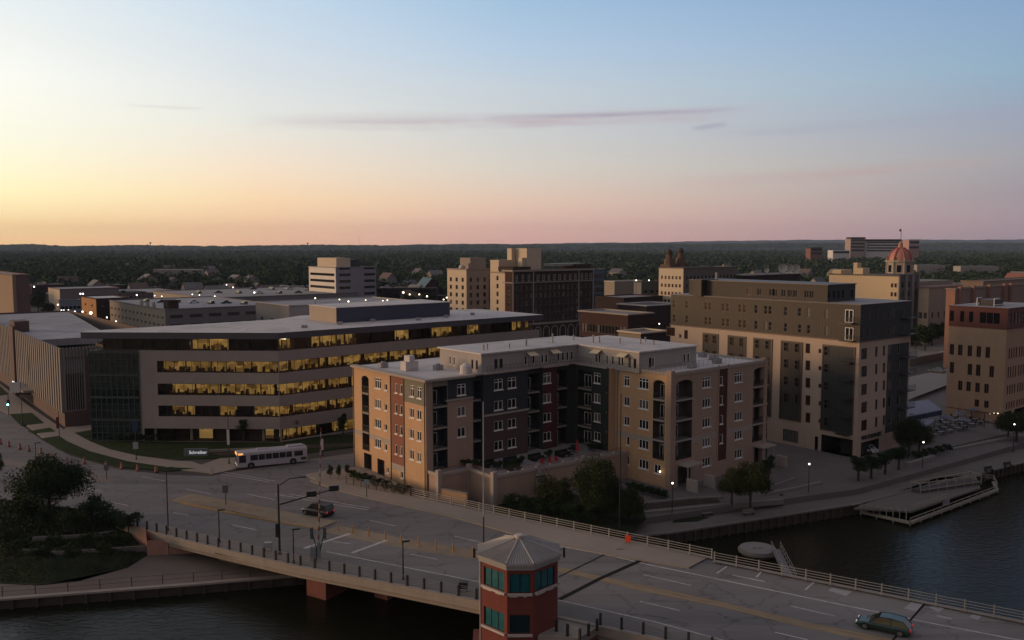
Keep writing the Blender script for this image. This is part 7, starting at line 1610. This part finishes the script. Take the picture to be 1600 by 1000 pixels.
for i, (px, py, s) in enumerate(((213, 461, 4), (241, 462, 3), (252, 463, 3), (287, 467, 3), (297, 469, 3.5), (312, 471, 5), (335, 463, 3.5), (345, 470, 4.5), (359, 467, 3), (364, 449, 3.5), (354, 445, 3), (397, 457, 4.5), (300, 460, 3), (311, 461, 3), (89, 476, 4), (125, 459, 4), (129, 459, 4), (53, 448, 4), (1285, 391, 0))):
    if s: deck_lamp(px, py, 430 if py > 455 else 560, s, i % 5 == 4, 8 if 200 < px < 400 and py > 455 else 0, 'small lit lamp number %s from the left over the parking decks' % 'seven eight nine ten eleven twelve thirteen fifteen sixteen eighteen seventeen nineteen fourteen-b fourteen-c three five six one two'.split()[i] if False else ['lit lamp above the cream ramp end', 'left of two faint lamps beyond the ramp', 'right of two faint lamps beyond the ramp', 'lamp beside the brick stair head of the ramp', 'thin post lamp right of the brick stair head', 'bright lamp low on the ramp deck', 'far lamp on the pale rooftop deck', 'bright lamp at the right of the pale rooftop deck', 'dim lamp on the right half of the rooftop deck', 'upper lamp at the edge of the trees', 'lamp by the small gabled building under the trees', 'bright lamp left of the banded office tower', 'small lamp on the left of the rooftop deck', 'small lamp at the centre of the rooftop deck', 'lamp above the blue grey storefront', 'left lamp of the pair over the pale store', 'right lamp of the pair over the pale store', 'orange street lamp among trees at far left', ''][i], 'lamps of the parking decks')
for i, (px, py, Z, lab) in enumerate(((994, 438, 410, 'left lit lamp on the grey green low block'), (1014, 438, 410, 'right lit lamp on the grey green low block'), (1013, 415 + 90, 300, 'white lamp in the back street left of the riverfront block'), (1031, 506, 300, 'white lamp beside the riverfront block at the back street'), (1052, 752, 130, ''))):
    if lab: deck_lamp(px, py, Z, 3.5, False, 0, lab, 'back street lamps')
p = A.wld(32.4, -18); m = MB(); m.ball((0, 0, 0), .16, 8); tag(m.build('wall_lamp', lampglow, loc=(p[0] - .25, p[1] - .1, 1.6)), 'small warm wall lamp at the foot of the orange apartment wall', 'lamp')
# ---------------------------------------------------------------- trees
leaf_a = leaf('dark tree leaves', (.024, .042, .014)); leaf_b = leaf('olive tree leaves', (.03, .042, .015)); leaf_c = leaf('warm green leaves', (.036, .046, .015)); bark = mat('bark', (.05, .038, .03), .95, .2, 2)
def crown_mesh(name, rx, rz, blobs, n, size, seed, m_, cz=0, low=.35):
    r = random.Random(seed); V, Fc = [], []
    bl = []
    for i in range(blobs):
        t = r.random() * 6.283; q = math.sqrt(r.random()) * .72; zz = r.uniform(-.55, .8)
        bl.append((math.cos(t) * q * rx * (1 - .35 * abs(zz)), math.sin(t) * q * rx * (1 - .35 * abs(zz)), zz * rz * .8, rx * r.uniform(.3, .52)))
    for b in bl:
        for _ in range(n // blobs):
            u = r.uniform(-1, 1); t = r.random() * 6.283; s = math.sqrt(1 - u * u); k = b[3] * (r.random() ** .35) * r.uniform(.85, 1.12)
            c = Vector((b[0] + s * math.cos(t) * k, b[1] + s * math.sin(t) * k, b[2] + u * k * .85 + cz))
            a = Vector((r.gauss(0, 1), r.gauss(0, 1), r.gauss(0, .6))).normalized(); e = a.orthogonal().normalized(); e.rotate(Matrix.Rotation(r.random() * 6.28, 3, a)); f = a.cross(e); z = size * r.uniform(.6, 1.3)
            i = len(V); V += [(c - e * z)[:], (c + f * z * .6)[:], (c + e * z)[:], (c - f * z * .6)[:]]; Fc.append((i, i + 1, i + 2, i + 3))
    me = bpy.data.meshes.new(name); me.from_pydata(V, [], Fc); me.materials.append(m_); me.update(); return me, bl
def tree_proto(h, rx, n, size, seed, m_, name='tree', blobs=16, rzf=.8, trunk=None):
    rz = (h - h * .22) / 2 * 1.05; cz = h - rz * .95; me, bl = crown_mesh('crown', rx, rz, blobs, n, size, seed, m_, cz)
    t = empty(name, (0, 0, -50)); m = MB(); tr = trunk or h * .022; m.bar((0, 0, 0), (0, 0, cz * .75), tr * 1.5, tr, n=8)
    for b in bl[:8]: m.bar((0, 0, cz * .6), (b[0] * .8, b[1] * .8, b[2] * .8 + cz), tr * .6, tr * .2, n=5)
    m.build('trunk', bark, parent=t); link('crown', me, t); return t
protos = {}
def plant(kind, pos, rz, s, label, cat='tree', group=None, name='tree'):
    o, used = protos[kind]
    if used: o = copy_tree(o)
    else: protos[kind] = (o, True)
    o.location = pos; o.rotation_euler = (0, 0, rz); o.scale = (s[0], s[0], s[1]) if isinstance(s, tuple) else (s, s, s); o.name = name
    tag(o, label, cat, group); return o
protos['big'] = (tree_proto(8.6, 5.4, 24000, .14, 3, leaf_a, 'tree', 30), False)
protos['oak'] = (tree_proto(9.5, 5.0, 24000, .14, 5, leaf_b, 'tree', 30), False)
protos['mid'] = (tree_proto(6, 2.8, 11000, .1, 8, leaf_c, 'tree', 24), False)
protos['slim'] = (tree_proto(5.5, 1.5, 3200, .1, 9, leaf_a), False)
protos['shrub'] = (tree_proto(1.4, .9, 1100, .07, 11, leaf_a, 'shrub', 8), False)
protos['far1'] = (tree_proto(11, 5, 1500, .55, 12, leaf_a), False); protos['far2'] = (tree_proto(13, 5.5, 1500, .6, 13, leaf_b), False); protos['far3'] = (tree_proto(9, 4.5, 1300, .5, 14, leaf_c), False)
def T(kind, px, py, z, s, label, name='tree', cat='tree', group=None): return plant(kind, (at(px, py, z) if z is not None else on(px, py))[:], rnd.random() * 6, s, label, cat, group, name)
p = at(78, 812, -.3); plant('big', p[:], .7, (1.02, .95), 'large round dark tree beside the road at lower left')
T('mid', -14, 752, 0, .8, 'dark bushy tree cut off by the left edge of the picture')
T('oak', 934, 822, WK, (.74, 1.0), 'large dark tree rising behind the far bridge railing')
T('mid', 982, 826, WK, 1.0, 'smaller dark tree just right of the large one behind the railing')
T('mid', 868, 806, WK, (1.15, 1.0), 'low brownish tree left of the large tree behind the railing')
T('mid', 1143, 790, PL, (1.0, .95), 'left of the two bushy trees below the river side of the apartments')
T('mid', 1172, 793, PL, (1.15, 1.15), 'right and larger of the two bushy trees below the apartments')
T('slim', 1200, 760, PL, 1.0, 'slim tree half hidden by the apartment entrance canopy')
T('oak', 1420, 712, PL, (.6, .75), 'large dark tree at the corner of the riverfront block')
T('mid', 1436, 707, PL, (.9, .9), 'green tree left of the lit lamp on the plaza')
for i, (x, y) in enumerate(((1341, 751), (1361, 748), (1383, 741), (1404, 734))): T('slim', x, y, PL, (1.3, .82), '%s in the row of four small dark trees on the plaza' % ('leftmost', 'second from left', 'third from left', 'rightmost')[i], group='row of small plaza trees')
T('mid', 1588, 690, PL, (1.3, 1.0), 'dark tree at the right edge beside the terrace'); T('mid', 1575, 684, PL, (1, .8), 'low tree left of the one at the right edge')
T('slim', 381, 690, .1, (.95, 1.0), 'small dark tree in front of the office above the bus'); T('slim', 464, 685, .1, (1.0, 1.05), 'small dark tree in front of the office corner'); T('slim', 536, 684, .1, (.95, .95), 'small dark tree by the office left of the apartments')
for i, (x, y) in enumerate(((516, 748), (529, 748), (543, 743))): T('shrub', x, y, .15, (.7, 1.6 - .3 * (i == 2)), '%s of the three narrow dark shrubs at the apartment corner' % ('left', 'middle', 'right')[i], 'shrub', 'shrub', 'shrubs at the apartment corner')
for i, (x, y) in enumerate(((565, 756), (576, 760), (590, 765), (604, 769), (618, 774), (633, 777), (553, 752))): T('shrub', x, y - 3, .15, (1.3, 1.1), 'rounded dark shrub in the fenced bed at the foot of the apartments', 'shrub', 'shrub', 'shrubs in the fenced bed')
for i in range(9): T('shrub', 30 + i * 22 + rnd.uniform(-6, 6), 812 + (i * 37 % 30) * .8, -.6, rnd.uniform(1.6, 2.6), 'dark rough shrub high on the grassy bank', 'shrub', 'shrub', 'rough shrubs on the bank')
for i in range(8): T('shrub', 10 + i * 26, 846 + (i * 53 % 36), -1.3, rnd.uniform(.9, 1.7), 'dark rough shrub low on the grassy bank', 'shrub', 'shrub', 'rough shrubs on the lower bank')
for i in range(10): T('shrub', 985 + i * 6, 766 + i * 1.6, PL, 1.0, 'dark clipped shrub below the orange apartment wall', 'shrub', 'shrub', 'clipped shrubs by the apartment wall')
for i in range(6): T('shrub', 800 + i * 26, 798 + i * 4, PL, (2.0, 1.8), 'dark shrub in the garden below the terrace', 'shrub', 'shrub', 'shrubs in the low garden')
for i, (x, y) in enumerate(((728, 729), (744, 731), (778, 733), (812, 725), (856, 715), (895, 707), (925, 705), (940, 703))): T('shrub', x, y, TZ, (1.2, .9), 'potted shrub on the courtyard terrace', 'shrub', 'shrub', 'potted shrubs on the terrace')
for i in range(5): T('shrub', 1432 + i * 12, 719 - i * 3, PL, 1.2, 'small dark shrub in the planter beside the plaza trees', 'shrub', 'shrub', 'planter shrubs on the plaza')
for i in range(8): T('shrub', 175 + i * 12, 688 + (i % 3) * 2, .1, 1.1, 'low dark shrub at the foot of the green glass stair tower', 'shrub', 'shrub', 'shrubs by the office')
# lawn-coloured low plants between terrace and bridge
patch('garden', [(770, 800), (980, 836), (1010, 812), (1000, 780), (850, 770), (780, 775)], scrub, .05, z=PL)
# trees among the city blocks, one object each
city = []
blocked = [(-200, 245, 0, 300)]
def free(px, py): return True
spots_px = [(20, 478), (36, 474), (50, 480), (62, 476), (75, 500), (88, 506), (40, 486), (60, 489), (210, 452), (222, 450), (238, 456), (250, 455), (330, 470), (345, 462), (365, 460), (378, 474), (390, 470), (402, 462), (415, 474), (425, 465), (440, 470), (455, 472), (470, 474), (600, 486), (612, 480), (640, 490), (655, 478), (672, 486), (684, 476), (694, 490), (600, 470), (620, 467), (645, 470), (668, 468), (935, 470), (948, 462), (958, 478), (938, 490), (1022, 470), (1035, 500), (1160, 465), (1170, 468), (1255, 468), (1262, 475), (1275, 470), (1290, 468), (1435, 520), (1442, 530), (1450, 518), (1458, 528), (1468, 520), (1430, 545), (1445, 548), (1456, 540), (1465, 536), (1476, 528), (1432, 505), (1502, 470), (1515, 462), (1440, 480), (1460, 476), (1472, 482), (932, 535), (945, 540), (955, 536), (1028, 530), (1038, 540)]
for i, (px, py) in enumerate(spots_px):
    k = ('far1', 'far2', 'far3')[i % 3]; side = 'beyond the ribbed hall and ramps at left' if px < 480 else 'around the brick school beyond the office' if px < 720 else 'among the roofs right of the hotel' if px < 1060 else 'behind the riverfront block' if px < 1300 else 'on the back lot near the red topped building'
    T(k, px, py, 0, rnd.uniform(.7, 1.0) * (.6 if py > 500 and px < 1100 else 1), 'dark leafy tree ' + side, group='dark leafy trees ' + side)

# the wooded city beyond: one mass of crowns to the horizon, built in numpy
import numpy as np
rng = np.random.default_rng(5)
def forest(y0, y1, n, faces, r0, r1, h0, h1, leafsize, name, m_, x_lo=-.72, x_hi=.72, keep=None):
    u = rng.random(n); Y = np.sqrt(y0 * y0 + u * (y1 * y1 - y0 * y0)); X = Y * rng.uniform(x_lo, x_hi, n)
    if keep is not None: k = keep(X, Y); X, Y = X[k], Y[k]; n = len(X)
    rad = rng.uniform(r0, r1, n); hh_ = rng.uniform(h0, h1, n)
    hh_ = hh_ * (1 + .25 * np.sin(X * .004 + 1) * np.cos(Y * .003))
    N_ = n * faces; rr = np.repeat(rad, faces); H_ = np.repeat(hh_, faces)
    zc = rng.uniform(-.25, 1, N_); th = rng.uniform(0, 2 * np.pi, N_); s = np.sqrt(1 - np.clip(zc, -1, 1) ** 2) * rng.uniform(.8, 1.1, N_)
    lump = 1 + .22 * np.sin(th * 3 + rr * 7) + .12 * np.sin(th * 7 + zc * 9 + rr * 3)
    cx = np.repeat(X, faces) + s * np.cos(th) * rr * lump; cy = np.repeat(Y, faces) + s * np.sin(th) * rr * lump; cz = H_ - rr * .85 + zc * rr * .85 * lump
    d1 = rng.normal(size=(N_, 3)); d1[:, 2] *= .5; d1 /= np.linalg.norm(d1, axis=1)[:, None]; d2 = np.cross(d1, rng.normal(size=(N_, 3))); d2 /= np.linalg.norm(d2, axis=1)[:, None]
    sz = leafsize * rng.uniform(.6, 1.35, N_)[:, None]; c = np.stack([cx, cy, cz], 1)
    V = np.empty((N_, 4, 3)); V[:, 0] = c - d1 * sz; V[:, 1] = c + d2 * sz * .7; V[:, 2] = c + d1 * sz; V[:, 3] = c - d2 * sz * .7
    me = bpy.data.meshes.new(name); me.vertices.add(N_ * 4); me.vertices.foreach_set('co', V.reshape(-1)); me.loops.add(N_ * 4); me.loops.foreach_set('vertex_index', np.arange(N_ * 4)); me.polygons.add(N_); me.polygons.foreach_set('loop_start', np.arange(N_) * 4); me.polygons.foreach_set('loop_total', np.full(N_, 4))
    me.materials.append(m_); me.update(); me.validate(); return tag(link(name, me), kind='stuff')
leaf_f = leaf('far wood leaves', (.04, .062, .026), .55, .045)
leaf_f.node_tree.nodes['Noise Texture.001'].inputs['Scale'].default_value = .012 if 'Noise Texture.001' in leaf_f.node_tree.nodes else .012
def keep1(X, Y):
    px = 800 + X / Y * 1360
    gap_ = ((px > 20) & (px < 480) & (Y < 640)) | ((px > 930) & (px < 1180) & (Y < 560)) | ((px > 1290) & (Y < 560)) | ((px > 560) & (px < 720) & (Y < 590))
    return ~gap_
forest(520, 1100, 3300, 120, 3.5, 7.5, 7, 14, 1.2, 'woodland', leaf_f, keep=keep1)
forest(1050, 2400, 7500, 60, 5, 12, 8, 17, 2.2, 'woodland', leaf_f)
forest(2300, 5500, 11000, 34, 12, 24, 8, 17, 5, 'woodland', leaf_f)
# rough growth over the near bank
def scatter_growth(n, size, name, m_):
    r = random.Random(4); V, Fc = [], []
    for _ in range(n):
        i = r.choice((1, 2, 2, 3, 3, 4, 4)); t = r.random() ** .9; x, y, z = bank(i, min(t, .97), r.random()); k = size * r.uniform(.5, 1.4) * (1 if t < .7 else .6)
        a = Vector((r.gauss(0, 1), r.gauss(0, 1), r.gauss(.3, .6))).normalized(); e = a.orthogonal().normalized(); e.rotate(Matrix.Rotation(r.random() * 6.28, 3, a)); f = a.cross(e); c = Vector((x, y, z + r.random() * k * 1.4 * (1 + math.sin(x * .8) * math.cos(y * .9))))
        j = len(V); V += [(c - e * k)[:], (c + f * k * .5)[:], (c + e * k)[:], (c - f * k * .5)[:]]; Fc.append((j, j + 1, j + 2, j + 3))
    me = bpy.data.meshes.new(name); me.from_pydata(V, [], Fc); me.materials.append(m_); return tag(link(name, me), kind='stuff')
scatter_growth(14000, .17, 'bank_undergrowth', leaf('bank undergrowth leaves', (.036, .048, .018), .5, .25))
# hills along the horizon
hill_m = mat('wooded hills', (.035, .048, .045), .95, .3, .01, var2=.25)
def hills(Y, h_of, name, x0=-.9, x1=.9, depth=2500, n=260):
    g = MB(); pts = []
    for i in range(n + 1):
        X = Y * (x0 + (x1 - x0) * i / n); pts.append((X, h_of(X / Y * 1360 + 800, X)))
    for (xa, ha), (xb, hb) in zip(pts, pts[1:]):
        for (ya, ka), (yb, kb) in zip(((Y - depth * .5, 0), (Y - depth * .2, .62), (Y, 1)), ((Y - depth * .2, .62), (Y, 1), (Y + depth, .2))):
            g.face([(xa, ya, ha * ka), (xb, ya, hb * ka), (xb, yb, hb * kb), (xa, yb, ha * kb)])
    return struct(name, g, hill_m)
def hill_line(pts):
    def f(px, X):
        px = max(pts[0][0], min(pts[-1][0], px))
        for (a, b), (c, d) in zip(pts, pts[1:]):
            if a <= px <= c: v = b + (d - b) * (px - a) / (c - a); break
        return v + .35 * math.sin(X * .006) + .25 * math.sin(X * .017 + 1) + .2 * math.sin(X * .043)
    return f
prof1 = hill_line([(-900, 383), (0, 384), (60, 383), (110, 386), (200, 384.5), (300, 385.5), (420, 385), (520, 384), (640, 384.5), (800, 383), (1000, 382), (1300, 381), (2400, 381)])
prof2 = hill_line([(-900, 388), (500, 387), (600, 384), (650, 381.5), (720, 381), (800, 381.5), (860, 380), (1000, 378.8), (1100, 377), (1170, 375.5), (1300, 374.8), (1500, 374.4), (1600, 374.5), (2400, 375)])
hills(5600, lambda px, X: zof(0, 5600, prof1(px, X)), 'hill', depth=1200)
hills(8500, lambda px, X: zof(0, 8500, prof2(px, X)), 'hill')
# ragged wood along the nearer ridge
def ridge_wood():
    n = 5000; Xr = 5600 * rng.uniform(-.75, .75, n); V, Fc = [], []
    for X in Xr:
        Y = 5600 + rnd.uniform(-550, 60); top_h = zof(0, 5600, prof1(X / 5600 * 1360 + 800, X)) * (1 - .38 * (5600 - Y) / 840 if Y < 5600 else 1); w = rnd.uniform(14, 34); h = rnd.uniform(3, 9); i = len(V)
        V += [(X - w, Y, top_h - 6), (X - w * .5, Y - 5, top_h + h * .8), (X, Y + 6, top_h + h), (X + w * .55, Y - 4, top_h + h * .7), (X + w, Y, top_h - 6), (X, Y - w * .8, top_h - 8)]; Fc += [(i, i + 1, i + 5), (i + 1, i + 2, i + 5), (i + 2, i + 3, i + 5), (i + 3, i + 4, i + 5)]
    me = bpy.data.meshes.new('woodland'); me.from_pydata(V, [], Fc); me.materials.append(leaf_f); tag(link('woodland', me), kind='stuff')
ridge_wood()
for i, (px, h_, lab) in enumerate(((237, 5, 'water tower standing on the ridge at left'), (482, 4, 'small water tower on the ridge above the banded office'), (446, 5, 'thin radio mast on the ridge'), (562, 26, 'faint tall radio mast above the ridge'))):
    Y = 5600; X = (px - 800) / F * Y; zb = zof(0, Y, 384.5); t = tag(empty('ridge_tower', (X, Y, zb - 6)), lab, 'tower'); m = MB(); m.bar((0, 0, 0), (0, 0, 6 + h_ * 4.1), 2.2 if i < 2 else .7 if i == 2 else .5, n=6); m.build('mast', dark_metal, parent=t)
    if i < 2: m = MB(); m.ball((0, 0, 6 + h_ * 4.1), 7, 10, 0, .7); m.build('tank', dark_metal, parent=t)
# the evening air
g = MB(); g.box(-9000, -300, -7, 9000, 11500, 300)
hz = g.build('haze', None); hz.data.materials.clear(); tag(hz, kind='stuff')
hm = bpy.data.materials.new('evening haze'); hm.use_nodes = True; n_ = hm.node_tree.nodes; n_.remove(n_['Principled BSDF']); pv = n_.new('ShaderNodeVolumePrincipled'); pv.inputs['Color'].default_value = (.58, .74, 1.0, 1); pv.inputs['Density'].default_value = 4.6e-5; pv.inputs['Anisotropy'].default_value = 0.0
hm.node_tree.links.new(pv.outputs[0], n_['Material Output'].inputs['Volume']); hz.data.materials.append(hm)
for o in list(bpy.data.objects):                       # unused prototypes
    if o.parent is None and o.location.z == -50:
        for c in list(o.children): bpy.data.objects.remove(c)
        bpy.data.objects.remove(o)

# things that look alike are told apart by counting from the left of the picture
NUM = 'first second third fourth fifth sixth seventh eighth ninth tenth eleventh twelfth thirteenth fourteenth fifteenth sixteenth seventeenth eighteenth nineteenth twentieth twenty-first twenty-second twenty-third twenty-fourth'.split()
same = {}
for o in bpy.data.objects:
    if o.parent is None and 'label' in o and 'kind' not in o: same.setdefault(o['label'], []).append(o)
for lab, os_ in same.items():
    if 1 < len(os_) <= 24:
        os_.sort(key=lambda o: o.location.x / max(1, o.location.y))
        for i, o in enumerate(os_):
            if len(lab.split()) + 4 <= 16: o['label'] = '%s, %s from the left' % (lab, NUM[i])
            if 'group' not in o: o['group'] = lab
